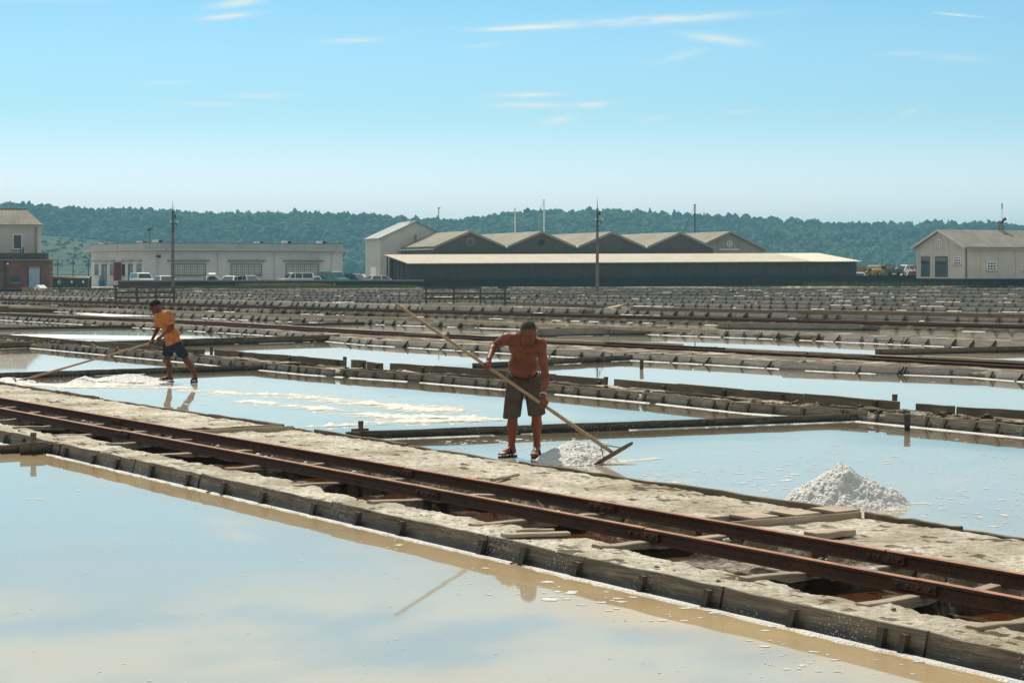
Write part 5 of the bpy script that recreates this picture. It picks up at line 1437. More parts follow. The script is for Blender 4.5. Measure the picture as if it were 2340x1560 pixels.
# ================================================================== LOOSE TIMBER
def loose(px0, py0, px1, py1, z0, z1, w, t, label, mat='pale_wood', name='loose_plank'):
    a, b = G(px0, py0, z0), G(px1, py1, z1); d = (b - a); L = d.length
    vs, fs = plank_mesh(L, w, t, 6, 0.008, px0)
    o = mesh_obj(name, vs, fs, M[mat]); d.normalize()
    side = d.cross(Vector((0, 0, 1))).normalized()
    frame(o, (a + b) / 2, d, side); tag(o, label, 'plank', 'loose planks lying about the dikes'); return o
loose(1140, 1222, 1300, 1216, 0.155, 0.155, 0.09, 0.03, 'pale plank lying on the front edge of the near dike beside the rails')
loose(1180, 1212, 1262, 1210, 0.172, 0.172, 0.05, 0.025, 'thinner pale plank lying beside a wider one at the near rail')
loose(1835, 1222, 1930, 1212, 0.21, 0.215, 0.13, 0.05, 'broken board end lying on the earth behind the rails near the sluice')
loose(1380, 705, 1412, 698, 0.4, 0.45, 0.25, 0.06, 'bright plank lying slanted on a far dike right of centre')
loose(1120, 1095, 1178, 1084, 0.215, 0.215, 0.05, 0.03, 'thin slat lying on the earth behind the rear rail below the man\'s feet')
s_ = MB().tube([(0, 0, -0.2), (0.012, 0.0, 0.02), (-0.02, 0.01, 0.13), (-0.055, 0.01, 0.20)], [0.055, 0.05, 0.043, 0.035], 7).build('wood_stump', M['stake'])
sp = G(1888, 1345, 0.02); s_.location = sp; tag(s_, 'leaning stub of wood standing in the pit before the near rail', 'stump')
tw = MB()
for i in range(5):
    tw.tube([(0, 0, 0), (rnd.uniform(-.12, .0), rnd.uniform(-.05, .05), rnd.uniform(.05, .11)), (rnd.uniform(-.2, .02), rnd.uniform(-.08, .08), rnd.uniform(.08, .16))], [0.004, 0.003, 0.0015], 4)
tw = tw.build('dry_twigs', M['pale_wood']); tw.location = G(1252, 1186, 0.155); tag(tw, 'small tuft of dry twigs beside the near rail in the foreground', 'twigs', kind='stuff')

# ================================================================== FAR SIDE: GRASS, RAILINGS, BINS, CARS, MACHINES
def m_grass(name, a, b):
    t = NT(name); g = t.N.new('ShaderNodeNewGeometry')
    return t.out(t.mix(g.outputs['Random Per Island'], a, b), 0.85, 0.1)
M['grass'] = m_grass('grass', (0.07, 0.10, 0.02), (0.17, 0.17, 0.05))
M['reed'] = m_grass('dry_reeds', (0.20, 0.15, 0.075), (0.34, 0.27, 0.15))
def grass(name, label, pts_fn, n, h0, h1, mat, seed):
    q = random.Random(seed); V, F = [], []
    for _ in range(n):
        p = pts_fn(q); h_ = q.uniform(h0, h1); a = q.uniform(0, math.pi); b = len(V)
        for k in range(3):
            w_ = q.uniform(0.03, 0.07); aa = a + k * 1.1; dx, dy = math.cos(aa) * w_, math.sin(aa) * w_; lx, ly = q.uniform(-.2, .2) * h_, q.uniform(-.2, .2) * h_
            b = len(V); V += [(p[0] - dx, p[1] - dy, p[2]), (p[0] + dx, p[1] + dy, p[2]), (p[0] + lx, p[1] + ly, p[2] + h_ * q.uniform(.7, 1))]; F.append((b, b + 1, b + 2))
    return tag(mesh_obj(name, V, F, M[mat]), label, kind='stuff')
def strip(x0, x1, d0, d1):
    def f(q):
        x = x0 + (x1 - x0) * q.random(); p = quay(x); y = p.y - q.uniform(d0, d1); return (x, y, 0.05)
    return f
bank = []
for i in range(40):
    x = -44 + 120 * i / 39; p = quay(x); dd = 14 if x < -12 else 3 + 1.5 * math.sin(i)
    bank += [(x, p.y - dd, -0.05), (x, p.y - dd * 0.6, 0.10), (x, p.y + 0.05, 0.13)]
bk = big_mesh('earth_bank', np.array(bank), grid_faces(40, 3), M['mud']); tag(bk, kind='structure')
grass('grass', 'yellow green grass along the foot of the quay wall', lambda q: (lambda x: (x, quay(x).y - (0.3 + 10 * q.random()), 0.1))(-38 + 27 * q.random()), 5200, 0.12, 0.42, 'grass', 1)
grass('grass', 'green weeds along the foot of the dark wall at the right', strip(36, 80, 0.1, 2.2), 1800, 0.15, 0.9, 'grass', 2)
grass('dry_grass', 'tall tan dry grass in front of the quay wall left of centre', lambda q: (lambda x: (x, quay(x).y - (0.3 + 4 * q.random()), 0.1))(-31 + 9 * q.random() + 2 * q.random()), 1500, 0.2, 0.75, 'reed', 3)
grass('dry_grass', 'dry grass round the small white hutch at the left', lambda q: (lambda p: (p.x, p.y, 0.1))(G(q.uniform(50, 118), q.uniform(664, 669), 0.1)), 900, 0.1, 0.5, 'reed', 4)
grass('grass', 'green grass at the edge of the gravel by the bins', lambda q: (lambda p: (p.x, p.y, 0.1))(G(q.uniform(120, 262), q.uniform(661.5, 664.5), 0.1)), 1400, 0.1, 0.32, 'grass', 5)
grass('reeds', 'pale dry reeds behind the tank at the right end of the timber shed', lambda q: (q.uniform(46.5, 51.0), 272 + 6 * q.random(), 1.2), 1600, 0.8, 1.9, 'reed', 6)

def railing(pxs, base_y, tops, label, deck=None):
    b0 = G(pxs[0], base_y, 0.1); r_ = empty('railing', b0); tag(r_, label, 'railing', 'dark wooden railings at the far pans')
    Y = b0.y
    for p in pxs:
        x = (p - CX) / FPX * Y - b0.x
        MB().box(x - 0.06, x + 0.06, -0.05, 0.05, -0.25, zz(tops[0], Y) - 0.1 + 0.02).build('post', M['stake'], r_)
    for (xa, xb, y) in tops[1]:
        z = zz(y, Y) - 0.1
        MB().box((xa - CX) / FPX * Y - b0.x, (xb - CX) / FPX * Y - b0.x, -0.085, -0.052, z - 0.07, z + 0.07).build('rail', M['stake'], r_)
    if deck:
        z = zz(deck[2], Y) - 0.1
        MB().box((deck[0] - CX) / FPX * Y - b0.x, (deck[1] - CX) / FPX * Y - b0.x, -0.3, 0.9, z - 0.08, z).build('deck_plank', M['pale_wood'], r_)
railing((974, 1037, 1098, 1154), 692, (657, ((966, 1100, 658), (1138, 1162, 657), (968, 1165, 671), (968, 1165, 682))), 'dark wooden railing of four posts in the far pans left of centre', (962, 1108, 693))
railing((265, 313, 357, 398), 690, (655, ((259, 358, 654), (261, 402, 668), (261, 402, 680))), 'dark wooden railing of four posts in front of the brick wall at the left')

hp = G(92, 668, 0.1); hut = empty('hutch', hp, R(-30)); tag(hut, 'small white hutch with a pitched roof in the dry grass at the left', 'hutch')
MB().prism([(-0.35, 0), (0.35, 0), (0.35, 0.42), (0, 0.64), (-0.35, 0.42)], -0.42, 0.42).build('wall', M['white_paint'], hut)
for sg in (-1, 1): MB().bar((sg * 0.42, 0, 0.385), (0, 0, 0.66), 0.95, 0.035).build('roof', M['white_paint'], hut)
MB().box(-0.08, 0.12, -0.432, -0.422, 0.12, 0.34).build('opening', M['black'], hut)
bx = G(24, 671, 0.0)
tr = MB().box(-1.1, 1.0, -0.3, 0.3, -0.1, 0.42).build('stone_trough', M['stone_wall']); tr.location = bx; tag(tr, 'long dark stone trough at the left edge before the brick annex', 'trough')
MB().box(-1.0, 0.9, -0.2, 0.2, 0.30, 0.425).build('trough_rim', M['black'], tr)
spp = G(137, 668, 0.1); sg_ = empty('sign_post', spp); tag(sg_, 'short post with a small pale sign in front of the waste bins', 'sign')
MB().box(-0.06, 0.06, -0.05, 0.05, 0, 1.1).build('post', M['iron'], sg_); MB().box(-0.1, 0.1, -0.075, -0.052, 0.72, 1.14).build('panel', M['concrete'], sg_)

M['bin_green'] = plain('bin_green', (0.035, 0.06, 0.035), 0.5); M['bin_dark'] = plain('bin_grey_green', (0.05, 0.05, 0.04), 0.5)
for (px, lid, body, lab) in ((135, (0.40, 0.09, 0.08), 'bin_green', 'green waste container with a red lid beside the white building'), (165, (0.60, 0.40, 0.07), 'bin_green', 'green waste container with a yellow lid, middle of the three'), (191, (0.66, 0.66, 0.63), 'bin_dark', 'dark waste container with a white lid nearest the white building')):
    b = empty('waste_container', ((px - CX) / FPX * 229.5, 229.5, 0.1), R(6)); tag(b, lab, 'bin', 'waste containers by the white building')
    MB().add([(-0.5, -0.4, 0.15), (0.5, -0.4, 0.15), (0.5, 0.4, 0.15), (-0.5, 0.4, 0.15), (-0.62, -0.5, 1.1), (0.62, -0.5, 1.1), (0.62, 0.5, 1.1), (-0.62, 0.5, 1.1)], [(3, 2, 1, 0), (4, 5, 6, 7), (0, 1, 5, 4), (1, 2, 6, 5), (2, 3, 7, 6), (3, 0, 4, 7)]).build('body', M[body], b)
    MB().prism([(-0.66, 1.102), (0.66, 1.102), (0.64, 1.2), (0.45, 1.27), (-0.45, 1.27), (-0.64, 1.2)], -0.55, 0.55).build('lid', plain('lid', lid, 0.45, 0.05), b)
    MB().add([(-0.13, -0.485, 0.55), (0.13, -0.485, 0.55), (0.06, -0.5, 0.85), (-0.06, -0.5, 0.85)], [(0, 1, 2, 3)]).build('emblem', M['white_paint'], b)
    for sx in (-0.42, 0.42): MB().tube([(sx - 0.04, -0.3, 0.08), (sx + 0.04, -0.3, 0.08)], 0.08, 8).build('wheel', M['black'], b)
bwl = MB().box(-3.2, 2.4, 0, 0.3, 0, 1.2).build('low_wall', plain('brown_wall_paint', (0.07, 0.05, 0.04), 0.9, 0.3)); bwl.location = ((160 - CX) / FPX * 234, 234, 0.1); tag(bwl, 'dark brown low wall behind the three waste containers', 'wall')
MB().box(-3.25, 2.45, -0.04, 0.34, 1.2, 1.27).build('coping', M['iron'], bwl)
fe = empty('wire_fence', ((167 - CX) / FPX * 240, 240, 0.1)); tag(fe, 'thin wire fence on dark posts behind the waste containers', 'fence')
for px in (93, 132, 167, 202):
    x = (px - 167) / FPX * 240; MB().tube([(x, 0, 0), (x, 0, zz(592, 240) - 0.1)], 0.05, 6).build('post', M['iron'], fe)
for z in (1.2, 2.0, 2.6, 3.2): MB().tube([((93 - 167) / FPX * 240, 0, z), ((202 - 167) / FPX * 240, 0, z)], 0.012, 4).build('wire', M['iron'], fe)

# ---- cars: body, cabin with windows, wheels, lamps
M['tyre'] = plain('tyre', (0.02, 0.02, 0.02), 0.9); M['car_glass'] = NT('car_glass').out((0.02, 0.025, 0.025), 0.05, 0.8); M['rim'] = plain('wheel_rim', (0.3, 0.3, 0.3), 0.35, spec=0.6)
def car_paint(n, c):
    t = NT(n); t.p.inputs['Coat Weight'].default_value = 0.6; t.p.inputs['Coat Roughness'].default_value = 0.08
    return t.out(c, 0.35, 0.5)
def car(px, Y, yaw, roof_z, col, label, kind='car', box=False):
    b = empty('parked_car' if kind == 'car' else 'parked_van', ((px - CX) / FPX * Y, Y, 0.08), R(yaw)); tag(b, label, 'car' if kind == 'car' else 'van', 'vehicles parked behind the quay wall')
    pm = car_paint('car_paint', col); z = roof_z
    L, wd = (2.0, 0.82) if kind == 'car' else (2.05, 0.86)
    belt = z * 0.60
    body = [(-L, 0.28), (L, 0.28), (L + 0.02, 0.55), (L - 0.1, belt * 0.92), (L - 0.9, belt), (-L + 0.25, belt + 0.03), (-L + 0.02, belt * 0.8)]
    bo = MB().prism(body, -wd, wd).build('body', pm, b)
    if kind == 'car': prof = [(L - 1.0, belt), (L - 1.65, z - 0.06), (L - 1.95, z), (-L + 1.05, z), (-L + 0.75, z - 0.05), (-L + 0.25, belt)]
    else: prof = [(L - 0.75, belt), (L - 1.3, z - 0.08), (L - 1.6, z), (-L + 0.25, z), (-L + 0.1, z - 0.08), (-L + 0.05, belt)]
    n = len(prof); ins = lambda zz_: wd - 0.16 * (zz_ - belt) / (z - belt)
    cb = MB().add([(x, -ins(k), k) for x, k in prof] + [(x, ins(k), k) for x, k in prof], [tuple(range(n))[::-1], tuple(range(n, 2 * n))] + [(i, (i + 1) % n, (i + 1) % n + n, i + n) for i in range(n)])
    cb.build('cabin', pm, b, False)
    # glass: windscreen, rear window, side windows, set just proud of the cabin
    def pane(nm, p4): MB().add(p4, [(0, 1, 2, 3)]).build(nm, M['car_glass'], b)
    a, c = prof[0], prof[1]
    f_ = lambda u, w_: (a[0] + (c[0] - a[0]) * u + 0.012, w_ * (ins(a[1] + (c[1] - a[1]) * u) - 0.08), a[1] + (c[1] - a[1]) * u + 0.012)
    pane('windscreen', [f_(0.08, -1), f_(0.08, 1), f_(0.94, 1), f_(0.94, -1)])
    a2, c2 = prof[-1], prof[-2]
    g_ = lambda u, w_: (a2[0] + (c2[0] - a2[0]) * u - 0.012, w_ * (ins(a2[1] + (c2[1] - a2[1]) * u) - 0.1), a2[1] + (c2[1] - a2[1]) * u + 0.012)
    pane('rear_window', [g_(0.12, 1), g_(0.12, -1), g_(0.92, -1), g_(0.92, 1)])
    zb, zt = belt + 0.05, z - 0.1
    for sg in (-1, 1):
        xs_ = [(-L + (0.55 if kind == 'car' else 0.25), -L + (0.75 if kind == 'car' else 0.3)), (-0.25, -0.25), (L - 1.15, L - 1.62)] if kind == 'car' else [(-L + 0.2, -L + 0.25), (-0.55, -0.55), (0.35, 0.35), (L - 0.9, L - 1.32)]
        for (p, q) in zip(xs_, xs_[1:]):
            y0_, y1_ = sg * (ins(zb) + 0.008), sg * (ins(zt) + 0.008)
            v = [(p[0] + 0.05, y0_, zb), (q[0] - 0.05, y0_, zb), (q[1] - 0.05, y1_, zt), (p[1] + 0.05, y1_, zt)]
            pane('side_window', v if sg < 0 else v[::-1])
        for x in (-L + 0.75, L - 0.8):
            w_ = MB().tube([(x, sg * (wd - 0.2), 0.3), (x, sg * (wd + 0.01), 0.3)], 0.3, 14).build('wheel', M['tyre'], b)
            MB().tube([(x, sg * (wd + 0.011), 0.3), (x, sg * (wd + 0.02), 0.3)], 0.18, 12).build('rim', M['rim'], w_)
        MB().box(L - 0.06, L + 0.03, sg * wd * 0.82 - 0.16, sg * wd * 0.82 + 0.14, 0.55, 0.70).build('headlight', M['rim'], b)
        MB().box(L - 1.15, L - 1.02, sg * (wd + 0.02) - 0.09 + 0.09 * sg, sg * (wd + 0.02) + 0.09 + 0.09 * sg, belt + 0.02, belt + 0.16).build('mirror', pm, b)
    if box: MB().prism([(-1.2, z + 0.1), (0.5, z + 0.1), (0.7, z + 0.2), (0.45, z + 0.38), (-1.1, z + 0.4), (-1.25, z + 0.25)], -0.4, 0.4).build('roof_box', M['white_paint'], b)
    return b
WHT = (0.72, 0.72, 0.70)
car(324, 236.5, -62, 1.72, WHT, 'white parked van facing right at the corner of the white building', 'van')
car(376, 237, -60, 1.38, WHT, 'white car half hidden by the power pole')
car(484, 238, -75, 1.30, (0.30, 0.33, 0.35), 'pale car carrying a white roof box', box=True)
car(527, 238.5, -110, 1.36, WHT, 'white car between the roof-box car and the silver car')
car(569, 239, -50, 1.42, (0.42, 0.43, 0.43), 'silver hatchback parked under the middle windows')
car(676, 240, 205, 1.72, (0.62, 0.62, 0.60), 'off-white van with large side windows facing left', 'van')
car(718, 241, -80, 1.30, (0.25, 0.33, 0.42), 'blue grey car squeezed between the two vans')
car(760, 241, -40, 1.86, (0.02, 0.26, 0.22), 'teal green van parked near the right end of the white building', 'van')
car(812, 242, -35, 1.60, (0.05, 0.075, 0.075), 'dark green estate car right of the teal van')
car(872, 243, 20, 1.42, WHT, 'white car in front of the tall shed')

# ---- machines in the yard at the right
YZ = 1.35
def at_y(px, Y, z=YZ): return Vector(((px - CX) / FPX * Y, Y, z))
M['yellow'] = plain('yellow_paint', (0.42, 0.25, 0.03), 0.5, 0.2); M['tank'] = plain('tan_tank', (0.32, 0.27, 0.2), 0.6, 0.2); M['trailer_green'] = plain('trailer_green', (0.07, 0.11, 0.09), 0.6, 0.2); M['red_paint'] = plain('dull_red_paint', (0.17, 0.06, 0.045), 0.7, 0.3)
tk = empty('tank_trailer', at_y(2000, 266)); tag(tk, 'tan cylindrical tank with a dark open end beside the shed', 'tank')
MB().tube([(-0.95, 0.3, 0.95), (-0.9, 0.3, 0.95), (0.75, -0.2, 0.95)], [0.3, 0.42, 0.45], 14).build('tank', M['tank'], tk)
MB().tube([(0.76, -0.21, 0.95), (0.9, -0.25, 0.95), (1.12, -0.3, 0.75)], [0.46, 0.5, 0.34], 14).build('tank_end', M['black'], tk)
for x in (-0.6, 0.5): MB().box(x - 0.08, x + 0.08, -0.35, 0.35, 0, 0.6).build('support', M['iron'], tk)
MB().tube([(0.3, 0.0, 1.38), (0.7, -0.1, 1.5)], 0.08, 8).build('hatch', M['iron'], tk)
rl = empty('road_roller', at_y(1998, 262)); tag(rl, 'yellow machine with a rounded hood in front of the tan tank', 'machine')
MB().prism([(-1.15, 0.25), (-0.1, 0.25), (-0.1, 0.55), (-0.9, 0.6), (-1.15, 0.5)], -0.4, 0.4).build('chassis', M['yellow'], rl)
MB().tube([(-0.25, 0, 0.62), (0.0, 0, 0.66), (0.9, -0.1, 0.62), (1.05, -0.1, 0.6)], [0.2, 0.3, 0.3, 0.18], 12).build('hood', M['yellow'], rl)
for x in (-0.8, 0.6):
    w_ = MB().tube([(x, -0.42, 0.28), (x, 0.42, 0.28)], 0.28, 14).build('wheel', M['tyre'], rl)
    MB().tube([(x, -0.43, 0.28), (x, -0.421, 0.28)], 0.15, 10).build('rim', M['yellow'], w_)
MB().box(-0.75, -0.5, -0.2, 0.2, 0.6, 0.95).build('seat', M['black'], rl)
tl = empty('farm_trailer', at_y(2042, 264)); tag(tl, 'low green farm trailer standing right of the yellow machine', 'trailer')
MB().box(-1.2, 1.2, -0.6, 0.6, 0.3, 0.85).build('bed', M['trailer_green'], tl)
for x in (-0.6, 0.5):
    w_ = MB().tube([(x, -0.72, 0.26), (x, -0.601, 0.26)], 0.26, 12).build('wheel', M['tyre'], tl)
for x in (-1.05, 0.0): MB().box(x - 0.05, x + 0.05, -0.5, -0.4, 0.851, 1.3).build('frame_post', M['red_paint'], tl)
MB().box(-1.15, 0.1, -0.5, -0.4, 1.301, 1.4).build('frame_bar', M['red_paint'], tl)
MB().tube([(0.8 + 0.25 * math.cos(k), 0, 1.05 + 0.3 * math.sin(k)) for k in np.linspace(0, math.pi, 9)], 0.04, 6).build('hoop', M['iron'], tl)
vn = car(2072, 268, 215, 1.5, WHT, 'white van in the yard between the trailer and the house', 'van'); vn.location.z = YZ - 0.1
hr = empty('harrow', at_y(2090, 258)); tag(hr, 'dull red farm machine with projecting arms before the house door', 'machine')
for (a, b, w_) in (((-0.8, 0, 1.25), (0.85, 0, 1.3), 0.07), ((-0.2, 0, 0.2), (-0.1, 0, 1.4), 0.1), ((0.2, 0, 0.2), (0.15, 0, 1.4), 0.1), ((-0.7, 0, 0.3), (0.6, 0, 0.5), 0.1), ((-0.6, 0, 1.25), (-0.1, 0, 0.7), 0.05), ((0.7, 0, 1.28), (0.15, 0, 0.8), 0.05), ((-0.1, -0.2, 1.1), (0.5, -0.4, 0.4), 0.06)):
    MB().bar(a, b, w_).build('arm', M['red_paint'], hr)
for x in (-0.5, -0.15, 0.2, 0.5):
    MB().tube([(x, -0.05, 0.3), (x + 0.02, 0.05, 0.3)], 0.3, 12).build('disc', M['red_paint'], hr)
cr = car(1961, 262, -90, 1.2, WHT, 'white car roof just showing beside the right end of the shed'); cr.location.z = YZ - 0.75


# ================================================================== PEOPLE
class SDF:
    """a body grown from tapered limbs that melt into one another, turned into one continuous skin"""
    def __init__(s, lo, hi, h):
        s.lo = np.array(lo, np.float32); s.h = h
        s.n = np.ceil((np.array(hi) - np.array(lo)) / h).astype(int) + 1
        s.d = np.full(tuple(s.n), 0.2, np.float32)
    def _box(s, lo, hi, pad):
        a = np.clip(np.floor((np.array(lo) - pad - s.lo) / s.h).astype(int), 0, s.n - 1)
        b = np.clip(np.ceil((np.array(hi) + pad - s.lo) / s.h).astype(int) + 1, 1, s.n)
        ax = [s.lo[i] + s.h * np.arange(a[i], b[i], dtype=np.float32) for i in range(3)]
        X = np.meshgrid(*ax, indexing='ij', sparse=True)
        return tuple(slice(a[i], b[i]) for i in range(3)), X
    def put(s, sl, d, k, op):
        c = s.d[sl]
        if op == 'sub': s.d[sl] = np.maximum(c, -d); return
        if k <= 0: s.d[sl] = np.minimum(c, d); return
        h = np.clip(0.5 + 0.5 * (c - d) / k, 0, 1)
        s.d[sl] = c * (1 - h) + d * h - k * h * (1 - h)
    def cap(s, a, b, ra, rb=None, k=0.02, op='add'):
        rb = ra if rb is None else rb
        a, b = np.array(a, np.float32), np.array(b, np.float32); r = max(ra, rb)
        sl, (X, Y, Z) = s._box(np.minimum(a, b) - r, np.maximum(a, b) + r, 0.05 + k)
        v = b - a; L = float(v @ v) + 1e-9
        t = np.clip(((X - a[0]) * v[0] + (Y - a[1]) * v[1] + (Z - a[2]) * v[2]) / L, 0, 1)
        d = np.sqrt((X - a[0] - t * v[0]) ** 2 + (Y - a[1] - t * v[1]) ** 2 + (Z - a[2] - t * v[2]) ** 2) - (ra + (rb - ra) * t)
        s.put(sl, d, k, op); return s
    def ell(s, c, r, rot=None, k=0.02, op='add'):
        c, r = np.array(c, np.float32), np.array(r, np.float32); m = float(r.max())
        sl, (X, Y, Z) = s._box(c - m, c + m, 0.05 + k)
        Rm = np.array(rot if rot is not None else np.eye(3), np.float32)      # rows: local axes
        x, y, z = X - c[0], Y - c[1], Z - c[2]
        q = [(Rm[i][0] * x + Rm[i][1] * y + Rm[i][2] * z) / r[i] for i in range(3)]
        n0 = np.sqrt(q[0] ** 2 + q[1] ** 2 + q[2] ** 2)
        g = np.sqrt((q[0] / r[0]) ** 2 + (q[1] / r[1]) ** 2 + (q[2] / r[2]) ** 2) + 1e-6
        s.put(sl, n0 * (n0 - 1.0) / g, k, op); return s
    def plane(s, p, n):                                  # cut away what lies on the side n points to
        p, n = np.array(p, np.float32), np.array(n, np.float32); n = n / np.linalg.norm(n)
        ax = [s.lo[i] + s.h * np.arange(s.n[i], dtype=np.float32) for i in range(3)]
        X, Y, Z = np.meshgrid(*ax, indexing='ij', sparse=True)
        s.d = np.maximum(s.d, (X - p[0]) * n[0] + (Y - p[1]) * n[1] + (Z - p[2]) * n[2]); return s
    def mesh(s, name, mat, parent, smooth=True):
        d = s.d; ins = d < 0
        n = s.n
        c = np.zeros(tuple(n - 1), np.int8)
        for i in (0, 1):
            for j in (0, 1):
                for k in (0, 1): c += ins[i:n[0] - 1 + i, j:n[1] - 1 + j, k:n[2] - 1 + k]
        act = (c > 0) & (c < 8); idx = np.argwhere(act)
        num = np.full(act.shape, -1, np.int64); num[act] = np.arange(len(idx))
        acc = np.zeros((len(idx), 3)); cnt = np.zeros(len(idx))
        corners = [(i, j, k) for i in (0, 1) for j in (0, 1) for k in (0, 1)]
        for a in corners:
            for ax in range(3):
                if a[ax]: continue
                b = list(a); b[ax] = 1
                da = d[idx[:, 0] + a[0], idx[:, 1] + a[1], idx[:, 2] + a[2]]; db = d[idx[:, 0] + b[0], idx[:, 1] + b[1], idx[:, 2] + b[2]]
                m = (da < 0) != (db < 0); t = np.where(m, da / np.where(m, da - db, 1), 0)
                p = np.array(a, float)[None] + np.zeros((len(idx), 3)); p[:, ax] += t
                acc[m] += p[m]; cnt[m] += 1
        V = s.lo + s.h * (idx + acc / cnt[:, None])
        Q = []
        for ax in range(3):
            u, w = (ax + 1) % 3, (ax + 2) % 3
            sA = [slice(0, n[i] - 1) if i == ax else slice(1, n[i] - 1) for i in range(3)]
            sB = [slice(1, n[i]) if i == ax else slice(1, n[i] - 1) for i in range(3)]
            A, B = ins[tuple(sA)], ins[tuple(sB)]
            for flip, m in ((False, A & ~B), (True, ~A & B)):
                e = np.argwhere(m)
                if not len(e): continue
                off = np.array([0 if i == ax else 1 for i in range(3)]); e = e + off
                def cell(du, dw):
                    q = e.copy(); q[:, u] -= du; q[:, w] -= dw; return num[q[:, 0], q[:, 1], q[:, 2]]
                f = np.stack([cell(1, 1), cell(0, 1), cell(0, 0), cell(1, 0)], 1)
                Q.append(f[:, ::-1] if flip else f)
        return big_mesh(name, V, np.concatenate(Q), mat, parent, smooth)

def axes(z, x):
    z = np.array(z, float); z /= np.linalg.norm(z); x = np.array(x, float); x -= z * (x @ z); x /= np.linalg.norm(x)
    return np.stack([x, np.cross(z, x), z])
def grip(B, c, ax, back, wrist, r=0.019, right=True, sc=1.0):
    """a hand closed round a pole: c a point on its axis under the palm, ax the pole's direction, back the side the back of the hand is on"""
    c, ax, back, wrist = [np.array(q, float) for q in (c, ax, back, wrist)]
    ax /= np.linalg.norm(ax); back -= ax * (back @ ax); back /= np.linalg.norm(back); side = np.cross(ax, back)
    toward = wrist - c; toward -= ax * (toward @ ax)
    sg = 1.0 if toward @ side > 0 else -1.0
    pt = lambda ang, rad, off: c + ax * off + (back * math.cos(ang) + side * sg * math.sin(ang)) * rad
    fr = 0.0095 * sc; R1 = r + fr * 0.9
    # palm on the back side, from the knuckles to the wrist
    for off in (-0.030, -0.010, 0.010, 0.030):
        B.cap(pt(-0.35, R1 + 0.004, off * sc), pt(1.0, R1 + 0.018, off * 0.7 * sc), 0.0125 * sc, 0.015 * sc, k=0.010)
        L = 1.0 - abs(off - 0.006) * 4
        a0 = -0.35; seq = [a0, a0 - 0.95 * L, a0 - 1.9 * L, a0 - 2.75 * L]
        for i, (p, q) in enumerate(zip(seq, seq[1:])):
            B.cap(pt(p, R1 + 0.003, off * sc), pt(q, R1, off * sc), fr * (1.0 - 0.1 * i), fr * (0.92 - 0.1 * i), k=0.003)
    B.cap(pt(1.0, R1 + 0.018, 0), wrist, 0.022 * sc, 0.024 * sc, k=0.02)
    # thumb: leaves the palm's side near the wrist and closes against the fingers
    th = 0.040 * sc * (1 if right else -1)
    B.cap(pt(1.1, R1 + 0.016, th * 0.5), pt(1.7, R1 + 0.006, th * 1.05), 0.0125 * sc, 0.011 * sc, k=0.008)
    B.cap(pt(1.7, R1 + 0.006, th * 1.05), pt(2.5, R1 + 0.002, th * 1.0), 0.0108 * sc, 0.009 * sc, k=0.004)
def foot(B, ankle, toe, w=0.044, k=0.02):
    a, t = np.array(ankle, float), np.array(toe, float)
    f = t - a; f[2] = 0; L = np.linalg.norm(f); f /= L; s = np.array([-f[1], f[0], 0])
    z0 = t[2]
    B.cap(a, a * [1, 1, 0] + [0, 0, z0 + 0.035] - f * 0.035, 0.040, 0.034, k=k)
    m = a * [1, 1, 0] + [0, 0, z0 + 0.032] + f * (L * 0.62)
    B.cap(a * [1, 1, 0] + [0, 0, z0 + 0.032] - f * 0.03, m, 0.030, 0.030, k=k)
    B.cap(a + [0, 0, -0.01], m, 0.036, 0.026, k=k)
    for i, o in enumerate((-0.032, -0.015, 0.001, 0.016, 0.030)):
        r = (0.0135, 0.0105, 0.0105, 0.010, 0.009)[i]
        b0 = m + s * o * 0.9; B.cap(b0, t * [1, 1, 0] + [0, 0, z0 + 0.014] + s * o + f * (0.0, 0.002, -0.004, -0.012, -0.022)[i], 0.017, r, k=0.010)
    return f, s, L

def m_skin(name, a, b):
    t = NT(name); p = t.pos('world')
    n = t.noise(p, 9, 4, 0.6); n2 = t.noise(p, 60, 3, 0.6)
    c = t.mix(t.rng(n, 0.3, 0.7), a, b); t.bump(n2, 0.2, 0.003)
    t.p.inputs['Subsurface Weight'].default_value = 0.12; t.p.inputs['Subsurface Radius'].default_value = (0.02, 0.008, 0.004)
    return t.out(c, 0.5, 0.22)
M['skin'] = m_skin('tanned_skin', (0.125, 0.037, 0.018), (0.205, 0.066, 0.030))
M['skin2'] = m_skin('tanned_skin_far', (0.10, 0.030, 0.016), (0.15, 0.050, 0.027))
def m_cloth(name, a, b, sc=8):
    t = NT(name); p = t.pos('world'); n = t.noise(p, sc, 4, 0.6)
    t.bump(t.noise(t.mapv(p, (1, 1, 0.35)), 14, 3, 0.6), 0.5, 0.02)
    return t.out(t.mix(t.rng(n, 0.3, 0.7), a, b), 0.9, 0.1)
M['brown_cloth'] = m_cloth('brown_shorts', (0.065, 0.048, 0.036), (0.10, 0.077, 0.058))
M['navy_cloth'] = m_cloth('navy_shorts', (0.018, 0.022, 0.032), (0.032, 0.038, 0.05))
M['black_cloth'] = m_cloth('black_cap', (0.014, 0.012, 0.012), (0.026, 0.022, 0.022))
M['belt'] = plain('leather_belt', (0.05, 0.022, 0.014), 0.5); M['sandal'] = plain('black_rubber', (0.015, 0.014, 0.014), 0.6); M['watch'] = plain('steel_watch', (0.4, 0.42, 0.45), 0.25, spec=0.7)
def m_hair():
    t = NT('greying_hair'); p = t.pos('world')
    n = t.noise(t.mapv(p, (1, 1, 1)), 90, 4, 0.7); z = t.sep(t.pos('obj'))[2]
    c = t.mix(t.rng(n, 0.35, 0.65), (0.055, 0.036, 0.022), (0.22, 0.19, 0.15)); t.bump(n, 0.9, 0.01)
    c = t.mix(t.rng(z, 1.475, 1.53), c, (0.035, 0.022, 0.013))
    return t.out(c, 0.7, 0.3)
M['hair'] = m_hair()
